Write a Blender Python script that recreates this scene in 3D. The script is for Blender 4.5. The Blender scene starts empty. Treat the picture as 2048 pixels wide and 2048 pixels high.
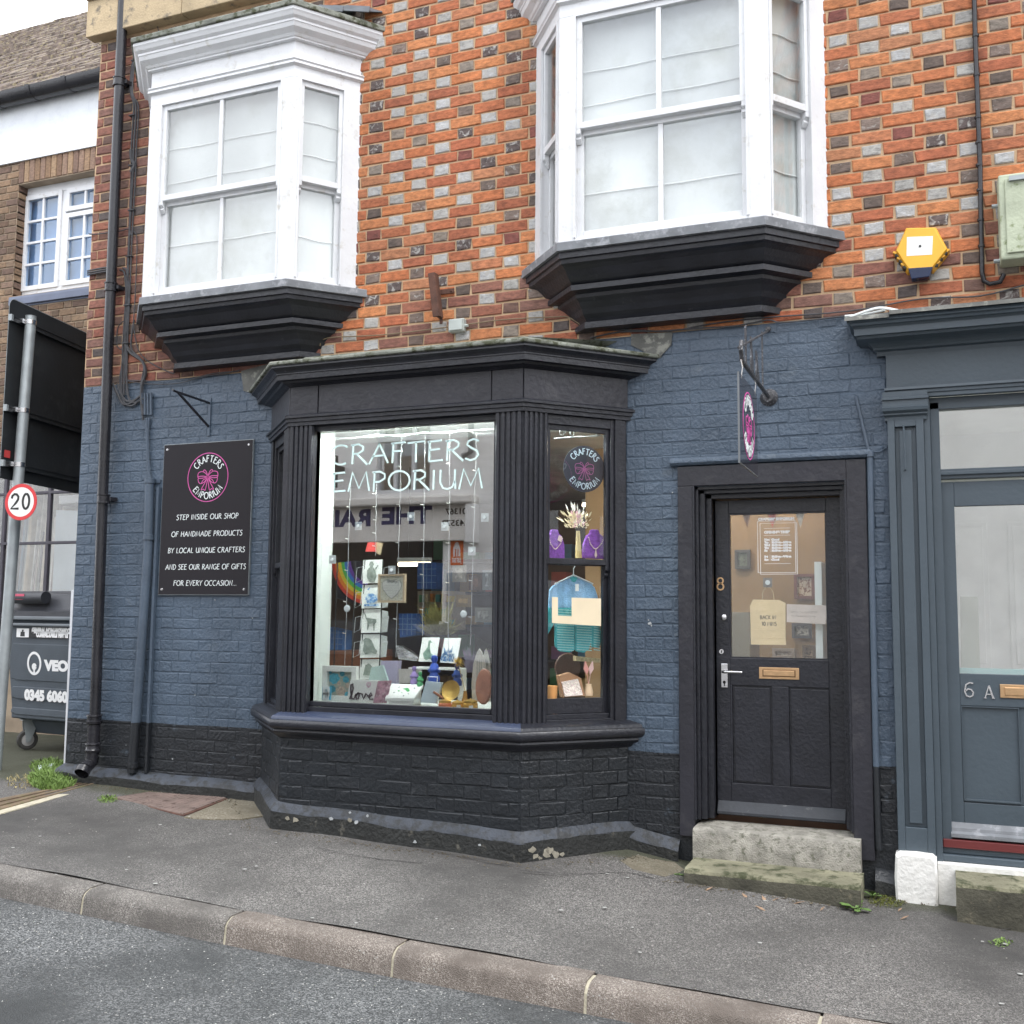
import bpy, bmesh, math, random
from mathutils import Vector, Matrix
random.seed(7)
R_ = math.radians
scn = bpy.context.scene
COL = scn.collection
# ------------------------------------------------------------------ camera
FPX, YAW, PIT, ROL = 2100.466, R_(22.04805641), R_(5.62326662), R_(0.54174947)
CP = Vector((0.0, -6.15, 1.6))
_F = Vector((-math.sin(YAW)*math.cos(PIT), math.cos(YAW)*math.cos(PIT), math.sin(PIT)))
_R0 = Vector((math.cos(YAW), math.sin(YAW), 0)); _U0 = _R0.cross(_F)
_R = math.cos(ROL)*_R0 + math.sin(ROL)*_U0
_U = -math.sin(ROL)*_R0 + math.cos(ROL)*_U0
cd = bpy.data.cameras.new('camera'); cam = bpy.data.objects.new('camera', cd); COL.objects.link(cam)
cam.matrix_world = Matrix(((_R.x, _U.x, -_F.x, CP.x), (_R.y, _U.y, -_F.y, CP.y), (_R.z, _U.z, -_F.z, CP.z), (0, 0, 0, 1)))
cd.sensor_width = 36; cd.lens = FPX/2048*36; cd.clip_start = .05; cd.clip_end = 500
scn.camera = cam
# ------------------------------------------------------------------ sky, sun, exposure
SUN_EL, SUN_AZ = R_(56), R_(128)      # soft sun behind thin cloud, from the right of the street
wd = bpy.data.worlds.new('World'); scn.world = wd; wd.use_nodes = True
nt = wd.node_tree; nt.nodes.clear()
wo = nt.nodes.new('ShaderNodeOutputWorld'); bg = nt.nodes.new('ShaderNodeBackground')
sky = nt.nodes.new('ShaderNodeTexSky'); sky.sky_type = 'NISHITA'; sky.sun_disc = False
sky.sun_elevation = SUN_EL; sky.sun_rotation = SUN_AZ
tc = nt.nodes.new('ShaderNodeTexCoord'); nz = nt.nodes.new('ShaderNodeTexNoise')
nz.inputs['Scale'].default_value = 2.2; nz.inputs['Detail'].default_value = 6
rp = nt.nodes.new('ShaderNodeValToRGB'); rp.color_ramp.elements[0].position = .30; rp.color_ramp.elements[1].position = .52
rp.color_ramp.elements[0].color = (.55, .55, .55, 1)
mx = nt.nodes.new('ShaderNodeMix'); mx.data_type = 'RGBA'
mx.inputs[7].default_value = (9.9, 10.15, 10.7, 1)
nt.links.new(tc.outputs['Generated'], nz.inputs['Vector']); nt.links.new(nz.outputs['Fac'], rp.inputs[0])
nt.links.new(rp.outputs[0], mx.inputs[0]); nt.links.new(sky.outputs[0], mx.inputs[6]); nt.links.new(mx.outputs[2], bg.inputs[0])
bg.inputs[1].default_value = .12
nt.links.new(bg.outputs[0], wo.inputs[0])
sl = bpy.data.lights.new('sun', 'SUN'); sl.energy = .9; sl.angle = R_(25); sl.color = (1, .98, .95)
so = bpy.data.objects.new('sun', sl); COL.objects.link(so)
_sd = Vector((math.sin(SUN_AZ)*math.cos(SUN_EL), math.cos(SUN_AZ)*math.cos(SUN_EL), math.sin(SUN_EL)))
so.rotation_euler = _sd.to_track_quat('Z', 'Y').to_euler(); so.location = (0, -20, 30)
scn.view_settings.view_transform = 'Standard'; scn.view_settings.look = 'None'
scn.view_settings.gamma = 1; scn.view_settings.use_curve_mapping = False
scn.view_settings.exposure = 1.2
scn.render.engine = 'CYCLES'
scn.cycles.max_bounces = 8; scn.cycles.transparent_max_bounces = 16
# ------------------------------------------------------------------ placing helpers
def ray(px, py): return _F + (px-1024)/FPX*_R - (py-1024)/FPX*_U
def wp(px, py, y=0.0):
    d = ray(px, py); return CP + d*((y-CP.y)/d.y)
def wx(px, py, x):
    d = ray(px, py); return CP + d*((x-CP.x)/d.x)
def wpl(px, py, o, n):
    d = ray(px, py); return CP + d*((Vector(o)-CP).dot(n)/d.dot(n))
def proj(P):
    v = Vector(P)-CP; d = v.dot(_F)
    return (1024+FPX*v.dot(_R)/d, 1024-FPX*v.dot(_U)/d, d)
def lerp(t, x):
    if x <= t[0][0]: return t[0][1] + (x-t[0][0])*(t[1][1]-t[0][1])/(t[1][0]-t[0][0])
    for (a, b), (c, d) in zip(t, t[1:]):
        if x <= c: return b+(d-b)*(x-a)/(c-a)
    return t[-1][1] + (x-t[-1][0])*(t[-1][1]-t[-2][1])/(t[-1][0]-t[-2][0])
WZ = [(-6.1, .36), (-4.2, .335), (-2.3, .285), (-1.72, .255), (-1.40, .195), (-.4, .15), (.5, .10), (4, -.03)]
KZ = [(-6.0, .285), (-4.6, .226), (-3.17, .16), (-2.27, .13), (-1.38, .105), (.5, .04), (4, -.08)]
KY = -1.9
def gz(x, y):
    if y >= 0: return max(lerp(WZ, max(x, -6.1)), 0 if x > -6.1 else .3)
    a = lerp(WZ, x if x > -6.1 else -6.1); b = lerp(KZ, x)
    t = min(1, -y/-KY); return a*(1-t)+b*t
def gp(px, py, dz=0.0):
    d = ray(px, py); t0, t1 = 2.0, 25.0
    for _ in range(40):
        t = (t0+t1)/2; P = CP+d*t
        if P.z > gz(P.x, P.y): t0 = t
        else: t1 = t
    P = CP+d*t0; P.z += dz; return P
# ------------------------------------------------------------------ materials
MATS = {}
def mat(name, col, rough=.6, var=.12, scale=6, bump=0., bscale=80, metal=0., col2=None, thr=None, coat=0., emit=0., spec=.5, split=None, alpha=None):
    """principled material: colour wandering by 3d noise, optional patches of col2, fine bump"""
    if name in MATS: return MATS[name]
    m = bpy.data.materials.new(name); m.use_nodes = True; MATS[name] = m
    n = m.node_tree; N = n.nodes; L = n.links; b = N['Principled BSDF']
    g = N.new('ShaderNodeNewGeometry')
    t = N.new('ShaderNodeTexNoise'); t.inputs['Scale'].default_value = scale; t.inputs['Detail'].default_value = 5
    L.new(g.outputs['Position'], t.inputs['Vector'])
    r = N.new('ShaderNodeMapRange'); r.inputs[1].default_value = .3; r.inputs[2].default_value = .7
    r.inputs[3].default_value = 1-var; r.inputs[4].default_value = 1+var
    L.new(t.outputs['Fac'], r.inputs[0])
    v = N.new('ShaderNodeVectorMath'); v.operation = 'SCALE'; v.inputs[0].default_value = col
    L.new(r.outputs[0], v.inputs['Scale']); out = v.outputs[0]
    if split:       # (z, colour below): a painted dado with a slightly wavering edge
        sx = N.new('ShaderNodeSeparateXYZ'); L.new(g.outputs['Position'], sx.inputs[0])
        a = N.new('ShaderNodeMath'); a.operation = 'MULTIPLY_ADD'; a.inputs[1].default_value = .03; L.new(t.outputs['Fac'], a.inputs[0]); L.new(sx.outputs[2], a.inputs[2])
        c = N.new('ShaderNodeMath'); c.operation = 'LESS_THAN'; c.inputs[1].default_value = split[0]; L.new(a.outputs[0], c.inputs[0])
        x = N.new('ShaderNodeMix'); x.data_type = 'RGBA'; L.new(c.outputs[0], x.inputs[0]); L.new(out, x.inputs[6]); x.inputs[7].default_value = (*split[1], 1); out = x.outputs[2]
    if col2:
        t2 = N.new('ShaderNodeTexNoise'); t2.inputs['Scale'].default_value = scale*2.3; t2.inputs['Detail'].default_value = 8; t2.inputs['Roughness'].default_value = .65
        L.new(g.outputs['Position'], t2.inputs['Vector'])
        r2 = N.new('ShaderNodeMapRange'); a, bb = thr or (.5, .6); r2.inputs[1].default_value = a; r2.inputs[2].default_value = bb
        L.new(t2.outputs['Fac'], r2.inputs[0])
        x = N.new('ShaderNodeMix'); x.data_type = 'RGBA'; L.new(r2.outputs[0], x.inputs[0]); L.new(out, x.inputs[6]); x.inputs[7].default_value = (*col2, 1); out = x.outputs[2]
    L.new(out, b.inputs['Base Color'])
    b.inputs['Roughness'].default_value = rough; b.inputs['Metallic'].default_value = metal
    b.inputs['Specular IOR Level'].default_value = spec; b.inputs['Coat Weight'].default_value = coat
    if emit: b.inputs['Emission Color'].default_value = (*col, 1); b.inputs['Emission Strength'].default_value = emit
    if alpha is not None: b.inputs['Alpha'].default_value = alpha
    if bump:
        t3 = N.new('ShaderNodeTexNoise'); t3.inputs['Scale'].default_value = bscale; t3.inputs['Detail'].default_value = 4
        L.new(g.outputs['Position'], t3.inputs['Vector'])
        bp = N.new('ShaderNodeBump'); bp.inputs['Strength'].default_value = min(1, bump); bp.inputs['Distance'].default_value = .004*max(1, bump)
        L.new(t3.outputs['Fac'], bp.inputs['Height']); L.new(bp.outputs[0], b.inputs['Normal'])
    return m
def glass(name='window_glass', ior=3.15, tint=(.97, .98, .98)):
    if name in MATS: return MATS[name]
    m = bpy.data.materials.new(name); m.use_nodes = True; MATS[name] = m
    n = m.node_tree; N = n.nodes; L = n.links; N.clear()
    o = N.new('ShaderNodeOutputMaterial'); mxs = N.new('ShaderNodeMixShader'); f = N.new('ShaderNodeFresnel'); f.inputs[0].default_value = ior
    t = N.new('ShaderNodeBsdfTransparent'); t.inputs[0].default_value = (*tint, 1)
    gl = N.new('ShaderNodeBsdfGlossy'); gl.inputs['Roughness'].default_value = .004
    ge = N.new('ShaderNodeNewGeometry'); mr = N.new('ShaderNodeMapRange'); mr.inputs[3].default_value = ior; mr.inputs[4].default_value = 1/ior   # same fresnel on both faces of a thin pane
    L.new(ge.outputs['Backfacing'], mr.inputs[0]); L.new(mr.outputs[0], f.inputs[0])
    L.new(f.outputs[0], mxs.inputs[0]); L.new(t.outputs[0], mxs.inputs[1]); L.new(gl.outputs[0], mxs.inputs[2]); L.new(mxs.outputs[0], o.inputs[0])
    return m
def brickmat(name, rough=.85):
    """colour comes from each brick's own 'bcol'; its alpha is how much pale glaze has flaked"""
    m = bpy.data.materials.new(name); m.use_nodes = True; n = m.node_tree; N = n.nodes; L = n.links; b = N['Principled BSDF']
    at = N.new('ShaderNodeAttribute'); at.attribute_name = 'bcol'
    g = N.new('ShaderNodeNewGeometry')
    mp = N.new('ShaderNodeMapping'); mp.inputs['Scale'].default_value = (1, 1, 2.2); L.new(g.outputs['Position'], mp.inputs[0])
    t = N.new('ShaderNodeTexNoise'); t.inputs['Scale'].default_value = 22; t.inputs['Detail'].default_value = 8; t.inputs['Roughness'].default_value = .7
    L.new(mp.outputs[0], t.inputs['Vector'])
    r = N.new('ShaderNodeMapRange'); r.inputs[1].default_value = .3; r.inputs[2].default_value = .7; r.inputs[3].default_value = .5; r.inputs[4].default_value = 1.4
    L.new(t.outputs['Fac'], r.inputs[0])
    v = N.new('ShaderNodeVectorMath'); v.operation = 'SCALE'; L.new(at.outputs['Color'], v.inputs[0]); L.new(r.outputs[0], v.inputs['Scale'])
    t2 = N.new('ShaderNodeTexNoise'); t2.inputs['Scale'].default_value = 30; t2.inputs['Detail'].default_value = 3; t2.inputs['Distortion'].default_value = .8
    L.new(g.outputs['Position'], t2.inputs['Vector'])
    a = N.new('ShaderNodeMath'); a.operation = 'MULTIPLY_ADD'; a.inputs[1].default_value = 1.0; L.new(t2.outputs['Fac'], a.inputs[0]); L.new(at.outputs['Alpha'], a.inputs[2])
    c = N.new('ShaderNodeMapRange'); c.inputs[1].default_value = .93; c.inputs[2].default_value = 1.10; L.new(a.outputs[0], c.inputs[0])
    x = N.new('ShaderNodeMix'); x.data_type = 'RGBA'; L.new(c.outputs[0], x.inputs[0]); L.new(v.outputs[0], x.inputs[6]); x.inputs[7].default_value = (.40, .385, .36, 1)
    # soot and damp wandering over the whole wall
    t4 = N.new('ShaderNodeTexNoise'); t4.inputs['Scale'].default_value = 1.3; t4.inputs['Detail'].default_value = 5; L.new(g.outputs['Position'], t4.inputs['Vector'])
    r4 = N.new('ShaderNodeMapRange'); r4.inputs[1].default_value = .3; r4.inputs[2].default_value = .7; r4.inputs[3].default_value = .74; r4.inputs[4].default_value = 1.10; L.new(t4.outputs['Fac'], r4.inputs[0])
    v4 = N.new('ShaderNodeVectorMath'); v4.operation = 'SCALE'; L.new(x.outputs[2], v4.inputs[0]); L.new(r4.outputs[0], v4.inputs['Scale'])
    L.new(v4.outputs[0], b.inputs['Base Color']); b.inputs['Roughness'].default_value = rough
    t3 = N.new('ShaderNodeTexNoise'); t3.inputs['Scale'].default_value = 90; t3.inputs['Detail'].default_value = 6; L.new(mp.outputs[0], t3.inputs['Vector'])
    bp = N.new('ShaderNodeBump'); bp.inputs['Strength'].default_value = .8; bp.inputs['Distance'].default_value = .005
    L.new(t3.outputs['Fac'], bp.inputs['Height']); L.new(bp.outputs[0], b.inputs['Normal'])
    return m
def ground_mat(name, base, speck, rough=.85, fine=230, wet=.0, moss=None, tint=None, big=1.1, stain=(.03, .03, .03)):
    m = bpy.data.materials.new(name); m.use_nodes = True; n = m.node_tree; N = n.nodes; L = n.links; b = N['Principled BSDF']
    g = N.new('ShaderNodeNewGeometry'); P = g.outputs['Position']
    def noise(s, d=3, ro=.6):
        t = N.new('ShaderNodeTexNoise'); t.inputs['Scale'].default_value = s; t.inputs['Detail'].default_value = d; t.inputs['Roughness'].default_value = ro; L.new(P, t.inputs['Vector']); return t.outputs['Fac']
    def rng(src, a, bb, c=0., d=1.):
        r = N.new('ShaderNodeMapRange'); 
        for i, q in enumerate((a, bb, c, d)): r.inputs[i+1].default_value = q
        L.new(src, r.inputs[0]); return r.outputs[0]
    def mix(f, A, B):
        x = N.new('ShaderNodeMix'); x.data_type = 'RGBA'; L.new(f, x.inputs[0])
        for i, q in ((6, A), (7, B)):
            if isinstance(q, tuple): x.inputs[i].default_value = (*q, 1)
            else: L.new(q, x.inputs[i])
        return x.outputs[2]
    vo = N.new('ShaderNodeTexVoronoi'); vo.inputs['Scale'].default_value = fine; L.new(P, vo.inputs['Vector'])
    sx = N.new('ShaderNodeSeparateColor'); L.new(vo.outputs['Color'], sx.inputs[0])
    c = mix(rng(sx.outputs[0], .35, 1.0), base, speck)
    vo2 = N.new('ShaderNodeTexVoronoi'); vo2.inputs['Scale'].default_value = fine*.42; L.new(P, vo2.inputs['Vector'])
    s2 = N.new('ShaderNodeSeparateColor'); L.new(vo2.outputs['Color'], s2.inputs[0])
    lt = N.new('ShaderNodeMath'); lt.operation = 'LESS_THAN'; lt.inputs[1].default_value = .38; L.new(vo2.outputs['Distance'], lt.inputs[0])
    gt = N.new('ShaderNodeMath'); gt.operation = 'MULTIPLY'; L.new(rng(s2.outputs[1], .965, .97), gt.inputs[0]); L.new(lt.outputs[0], gt.inputs[1])
    c = mix(gt.outputs[0], c, (.42, .41, .38))
    c2 = mix(rng(noise(big, 6, .62), .36, .66), c, tint or tuple(q*.86 for q in base))
    dk = rng(noise(big*.55+.3, 8, .7), .54, .72, 0, .42)
    c3 = mix(dk, c2, stain)
    if moss:     # (y edge, colour): damp greenish verge that fades away from the wall foot
        sp = N.new('ShaderNodeSeparateXYZ'); L.new(P, sp.inputs[0])
        a = N.new('ShaderNodeMath'); a.operation = 'MULTIPLY_ADD'; a.inputs[1].default_value = .55; L.new(noise(3.2, 6, .7), a.inputs[0]); L.new(sp.outputs[1], a.inputs[2])
        c3 = mix(rng(a.outputs[0], moss[0], moss[0]+.16, 0, .75), c3, moss[1])
    L.new(c3, b.inputs['Base Color'])
    L.new(rng(noise(2.0, 5), .35, .65, rough-wet, rough), b.inputs['Roughness'])
    bp = N.new('ShaderNodeBump'); bp.inputs['Strength'].default_value = .9; bp.inputs['Distance'].default_value = .004
    ad = N.new('ShaderNodeMath'); ad.operation = 'ADD'; L.new(vo.outputs['Distance'], ad.inputs[0]); L.new(noise(fine*.3, 4), ad.inputs[1])
    L.new(ad.outputs[0], bp.inputs['Height']); L.new(bp.outputs[0], b.inputs['Normal'])
    return m
# ------------------------------------------------------------------ mesh builder
class MB:
    def __init__(s): s.v = []; s.f = []; s.c = []; s.m = []; s.mats = []; s.cur = 0
    def mi(s, m):
        if m not in s.mats: s.mats.append(m)
        s.cur = s.mats.index(m); return s
    def add(s, vs, fs, col=None):
        k = len(s.v); s.v += [Vector(q) for q in vs]; s.f += [tuple(i+k for i in f) for f in fs]
        s.c += [col or (1, 1, 1, 0)]*len(vs); s.m += [s.cur]*len(fs); return s
    def box(s, x0, x1, y0, y1, z0, z1):
        x0, x1 = min(x0, x1), max(x0, x1); y0, y1 = min(y0, y1), max(y0, y1); z0, z1 = min(z0, z1), max(z0, z1)
        return s.add([(x0, y0, z0), (x1, y0, z0), (x1, y1, z0), (x0, y1, z0), (x0, y0, z1), (x1, y0, z1), (x1, y1, z1), (x0, y1, z1)],
              [(0, 3, 2, 1), (4, 5, 6, 7), (0, 1, 5, 4), (1, 2, 6, 5), (2, 3, 7, 6), (3, 0, 4, 7)])
    def obox(s, O, u, n, s0, s1, d0, d1, z0, z1, w=None):
        """box in a frame: along u, outward n, up"""
        O = Vector(O); u = Vector(u).normalized(); n = Vector(n).normalized(); w = Vector(w).normalized() if w else Vector((0, 0, 1))
        P = [O+u*a+n*b+w*c for c in (z0, z1) for a, b in ((s0, d0), (s1, d0), (s1, d1), (s0, d1))]
        return s.add(P, [(0, 1, 2, 3), (4, 7, 6, 5), (0, 4, 5, 1), (1, 5, 6, 2), (2, 6, 7, 3), (3, 7, 4, 0)])
    def quad(s, a, b, c, d): return s.add([a, b, c, d], [(0, 1, 2, 3)])
    def loft(s, rings, closed=False, cap=False):
        n = len(rings[0]); k = [p for r in rings for p in r]; fs = []
        for i in range(len(rings)-1):
            for j in range(n if closed else n-1):
                a = i*n+j; b = i*n+(j+1) % n; fs.append((a, b, b+n, a+n))
        if cap: fs += [tuple(range(n))[::-1], tuple((len(rings)-1)*n+j for j in range(n))]
        return s.add(k, fs)
    def tube(s, pts, r, n=8, cap=True, rs=None):
        pts = [Vector(p) for p in pts]; rings = []; prev = None
        for i, p in enumerate(pts):
            d = (pts[min(i+1, len(pts)-1)]-pts[max(i-1, 0)]).normalized()
            a = prev if prev else (Vector((0, 0, 1)) if abs(d.z) < .9 else Vector((1, 0, 0)))
            e1 = (a - d*a.dot(d)).normalized(); e2 = d.cross(e1); prev = e1
            rr = rs[i] if rs else r
            rings.append([p+(e1*math.cos(t)+e2*math.sin(t))*rr for t in [2*math.pi*j/n for j in range(n)]])
        return s.loft(rings, True, cap)
    def lathe(s, o, prof, n=16, ax=(0, 0, 1), ref=(1, 0, 0), cap=True, sx=1.0):
        o = Vector(o); ax = Vector(ax).normalized(); e1 = Vector(ref); e1 = (e1-ax*e1.dot(ax)).normalized(); e2 = ax.cross(e1)
        return s.loft([[o+ax*h+(e1*math.cos(t)*sx+e2*math.sin(t))*r for t in [2*math.pi*j/n for j in range(n)]] for r, h in prof], True, cap)
    def prism(s, poly, d):
        """flat polygon (3d points) pushed along d"""
        n = len(poly); poly = [Vector(p) for p in poly]; d = Vector(d)
        return s.add(poly+[p+d for p in poly], [tuple(range(n)), tuple(range(2*n-1, n-1, -1))]+[(i, i+n, (i+1) % n+n, (i+1) % n) for i in range(n)])
    def blob(s, o, r, seg=10, rn=6, sc=(1, 1, 1)):
        o = Vector(o); rings = []
        for i in range(rn+1):
            ph = math.pi*i/rn; rings.append([o+Vector((math.cos(2*math.pi*j/seg)*math.sin(ph)*sc[0], math.sin(2*math.pi*j/seg)*math.sin(ph)*sc[1], -math.cos(ph)*sc[2]))*r for j in range(seg)])
        return s.loft(rings, True)
    def ribbon(s, pts, w, mp, th=.0015, closed=False):
        """flat stroke of width w through 2d points, mapped by mp(a,b,depth)"""
        n = len(pts); L = []; Rr = []
        for i, p in enumerate(pts):
            a = pts[(i-1) % n] if (closed or i > 0) else p; b = pts[(i+1) % n] if (closed or i < n-1) else p
            dx, dy = b[0]-a[0], b[1]-a[1]; l = math.hypot(dx, dy) or 1; nx, ny = -dy/l*w/2, dx/l*w/2
            L.append((p[0]+nx, p[1]+ny)); Rr.append((p[0]-nx, p[1]-ny))
        if closed: L.append(L[0]); Rr.append(Rr[0])
        rings = [[mp(*a, 0), mp(*a, th), mp(*b, th), mp(*b, 0)] for a, b in zip(L, Rr)]
        return s.loft(rings, True, not closed)
    def build(s, name, material=None, parent=None, smooth=False, bevel=0, solid=0, keep=False):
        me = bpy.data.meshes.new(name)
        lo = Vector([min(v[i] for v in s.v) for i in range(3)]); hi = Vector([max(v[i] for v in s.v) for i in range(3)])
        c = Vector((0, 0, 0)) if keep else (lo+hi)/2
        me.from_pydata([v-c for v in s.v], [], s.f)
        if material: me.materials.append(material)
        else:
            for q in s.mats: me.materials.append(q)
            me.polygons.foreach_set('material_index', s.m)
        if any(q != (1, 1, 1, 0) for q in s.c[:1]+s.c[-1:]):
            ca = me.color_attributes.new('bcol', 'FLOAT_COLOR', 'POINT'); ca.data.foreach_set('color', [x for q in s.c for x in q])
        if smooth:
            me.polygons.foreach_set('use_smooth', [True]*len(me.polygons))
            if smooth != 2: me.set_sharp_from_angle(angle=R_(38))
        bm_ = bmesh.new(); bm_.from_mesh(me); bmesh.ops.recalc_face_normals(bm_, faces=bm_.faces); bm_.to_mesh(me); bm_.free()
        me.update(); me.validate()
        o = bpy.data.objects.new(name, me); COL.objects.link(o); o.location = c
        if parent: attach(o, parent)
        if bevel:
            md = o.modifiers.new('bevel', 'BEVEL'); md.width = bevel; md.segments = 2; md.limit_method = 'ANGLE'; md.angle_limit = R_(40)
        return o
def wloc(o):
    v = Vector(o.location) if o.get('_w') is None else Vector(o['_w'])
    return v
def attach(o, parent):
    o['_w'] = list(o.location)
    o.parent = parent; o.location = Vector(o['_w']) - Vector(parent.get('_w') or parent.location)
def tag(o, label, cat=None, group=None, kind=None):
    if label: o['label'] = label
    if cat: o['category'] = cat
    if group: o['group'] = group
    if kind: o['kind'] = kind
    return o
def thing(name, label, cat, loc, group=None):
    o = bpy.data.objects.new(name, None); COL.objects.link(o); o.location = loc; o.empty_display_size = .1
    return tag(o, label, cat, group)
def join_text(body, size, mp, m, name, parent=None, spacing=1.0, shear=0., align='LEFT', width=None, extr=.0015, bold=0.):
    """lettering from the built-in face as a mesh, mapped onto a plane by mp(a,b,depth)"""
    cu = bpy.data.curves.new('t', 'FONT'); cu.body = body; cu.size = size; cu.align_x = align; cu.space_character = spacing; cu.shear = shear
    cu.extrude = .5; cu.resolution_u = 4; cu.offset = bold
    ob = bpy.data.objects.new('t', cu); COL.objects.link(ob)
    dg = bpy.context.evaluated_depsgraph_get(); me = bpy.data.meshes.new_from_object(ob.evaluated_get(dg))
    bpy.data.objects.remove(ob)
    k = 1.0
    if width:
        xs = [v.co.x for v in me.vertices]; k = width/(max(xs)-min(xs)); x0 = min(xs)
        if align == 'LEFT':
            for v in me.vertices: v.co.x = (v.co.x-x0)*k
        else:
            for v in me.vertices: v.co.x *= k
    mb = MB(); mb.add([mp(v.co.x, v.co.y, (v.co.z+.5)*extr) for v in me.vertices], [tuple(p.vertices) for p in me.polygons])
    bpy.data.meshes.remove(me)
    return mb.build(name, m, parent)
def plane_map(O, u, w, n):
    O, u, w, n = Vector(O), Vector(u).normalized(), Vector(w).normalized(), Vector(n).normalized()
    return lambda a, b, d=0.: O+u*a+w*b+n*d
def front_map(x, y, z): return plane_map((x, y, z), (1, 0, 0), (0, 0, 1), (0, -1, 0))
def arc(cx, cy, r, a0, a1, n=10, ry=None): return [(cx+r*math.cos(R_(a0+(a1-a0)*i/n)), cy+(ry or r)*math.sin(R_(a0+(a1-a0)*i/n))) for i in range(n+1)]
# hand-lettered capitals, drawn as strokes in a box one unit high
GL = {
 'A': (.74, [[(0, -.03), (.40, 1)], [(.38, 1.0), (.74, 0)], [(.13, .36), (.62, .40)]]),
 'B': (.56, [[(.08, 1), (.06, 0)], [(0, .98), (.3, 1), (.46, .88), (.44, .68), (.28, .55), (.1, .52)], [(.28, .54), (.5, .44), (.52, .2), (.36, .03), (.04, 0)]]),
 'C': (.70, [arc(.42, .5, .42, 52, 300, 12, .5)]),
 'D': (.68, [[(.08, 1), (.06, 0)], [(0, .98), (.3, 1), (.56, .84), (.66, .5), (.54, .16), (.3, .02), (.03, 0)]]),
 'E': (.56, [[(.08, 1), (.06, 0)], [(0, .97), (.52, 1.02)], [(.07, .55), (.46, .60)], [(.05, 0), (.56, .04)]]),
 'F': (.54, [[(.08, 1), (.05, -.02)], [(0, .97), (.54, 1.02)], [(.07, .56), (.44, .60)]]),
 'G': (.74, [arc(.42, .5, .42, 52, 330, 12, .5), [(.5, .42), (.8, .42), (.79, .2)]]),
 'H': (.66, [[(.06, 1), (.05, 0)], [(.60, 1.02), (.61, 0)], [(.05, .52), (.62, .56)]]),
 'I': (.16, [[(.08, 1), (.07, 0)]]),
 'K': (.58, [[(.08, 1), (.06, 0)], [(.5, 1), (.08, .48), (.56, 0)]]),
 'L': (.50, [[(.08, 1), (.06, 0), (.5, .03)]]),
 'M': (.86, [[(0, -.02), (.16, 1), (.44, .14), (.72, 1.02), (.86, 0)]]),
 'N': (.70, [[(.05, 0), (.08, 1), (.62, .02), (.64, 1.03)]]),
 'O': (.84, [arc(.42, .5, .42, 90, 450, 16, .51)]),
 'P': (.54, [[(.09, 1), (.06, -.04)], [(0, .97), (.3, 1.01), (.5, .86), (.5, .64), (.3, .47), (.09, .46)]]),
 'Q': (.84, [arc(.42, .5, .42, 90, 450, 16, .51), [(.5, .2), (.84, -.08)]]),
 'R': (.62, [[(.09, 1), (.06, 0)], [(0, .97), (.3, 1.01), (.48, .88), (.47, .68), (.3, .54), (.09, .52)], [(.22, .53), (.66, -.04)]]),
 'S': (.50, [[(.48, .92), (.30, 1.02), (.1, .92), (.06, .74), (.22, .58), (.42, .44), (.48, .24), (.36, .04), (.18, -.02), (0, .08)]]),
 'T': (.62, [[(.30, 1), (.30, -.02)], [(-.02, .96), (.64, 1.02)]]),
 'U': (.66, [[(.06, 1), (.05, .35), (.16, .06), (.34, 0), (.52, .1), (.6, .36), (.62, 1)], [(.62, .4), (.64, 0)]]),
 'V': (.68, [[(0, 1), (.34, 0), (.68, 1.03)]]),
 'Y': (.62, [[(0, 1), (.3, .5), (.62, 1.02)], [(.3, .5), (.28, 0)]]),
 ' ': (.30, []), '.': (.16, [[(.04, .0), (.04, .07)]]),
 '1': (.30, [[(.05, .8), (.18, 1), (.18, 0)]]), '0': (.6, [arc(.3, .5, .27, 90, 450, 14, .5)]),
}
def stroke_text(mb, body, size, width, mp, sw, track=.12, sx=1.0, shear=0., align='C'):
    W = sum(GL[c][0]*sx+track for c in body)-track
    if width: sx2 = width/(W*size)
    else: sx2 = 1.0
    x = -W*size*sx2/2 if align == 'C' else 0.
    for c in body:
        w, st = GL[c]
        for pl in st: mb.ribbon([(x+(p[0]*sx+p[1]*shear)*size*sx2, p[1]*size) for p in pl], sw, mp)
        x += (w*sx+track)*size*sx2
def arc_text(mb, body, size, r, mid, mp, sw, up=True, track=.16):
    """letters on a circle: up = top arc read clockwise; else bottom arc read left to right"""
    tot = sum(GL[c][0]*.9+track for c in body)-track; rr = r if up else r+size
    a = tot*size/(r+size*.4)/2; ang = R_(mid)+(a if up else -a)
    for c in body:
        w, st = GL[c]; da = (w*.9+track)*size/(r+size*.4); mid_a = ang-(da/2 if up else -da/2)
        for pl in st:
            q = []
            for p in pl:
                lx = (p[0]-w/2)*.9*size
                if up: ly = r+p[1]*size; t = mid_a-math.pi/2; q.append((lx*math.cos(t)-ly*math.sin(t), lx*math.sin(t)+ly*math.cos(t)))
                else: ly = -rr+p[1]*size; t = mid_a+math.pi/2; q.append((lx*math.cos(t)-ly*math.sin(t), lx*math.sin(t)+ly*math.cos(t)))
            mb.ribbon(q, sw, mp)
        ang += -da if up else da
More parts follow.
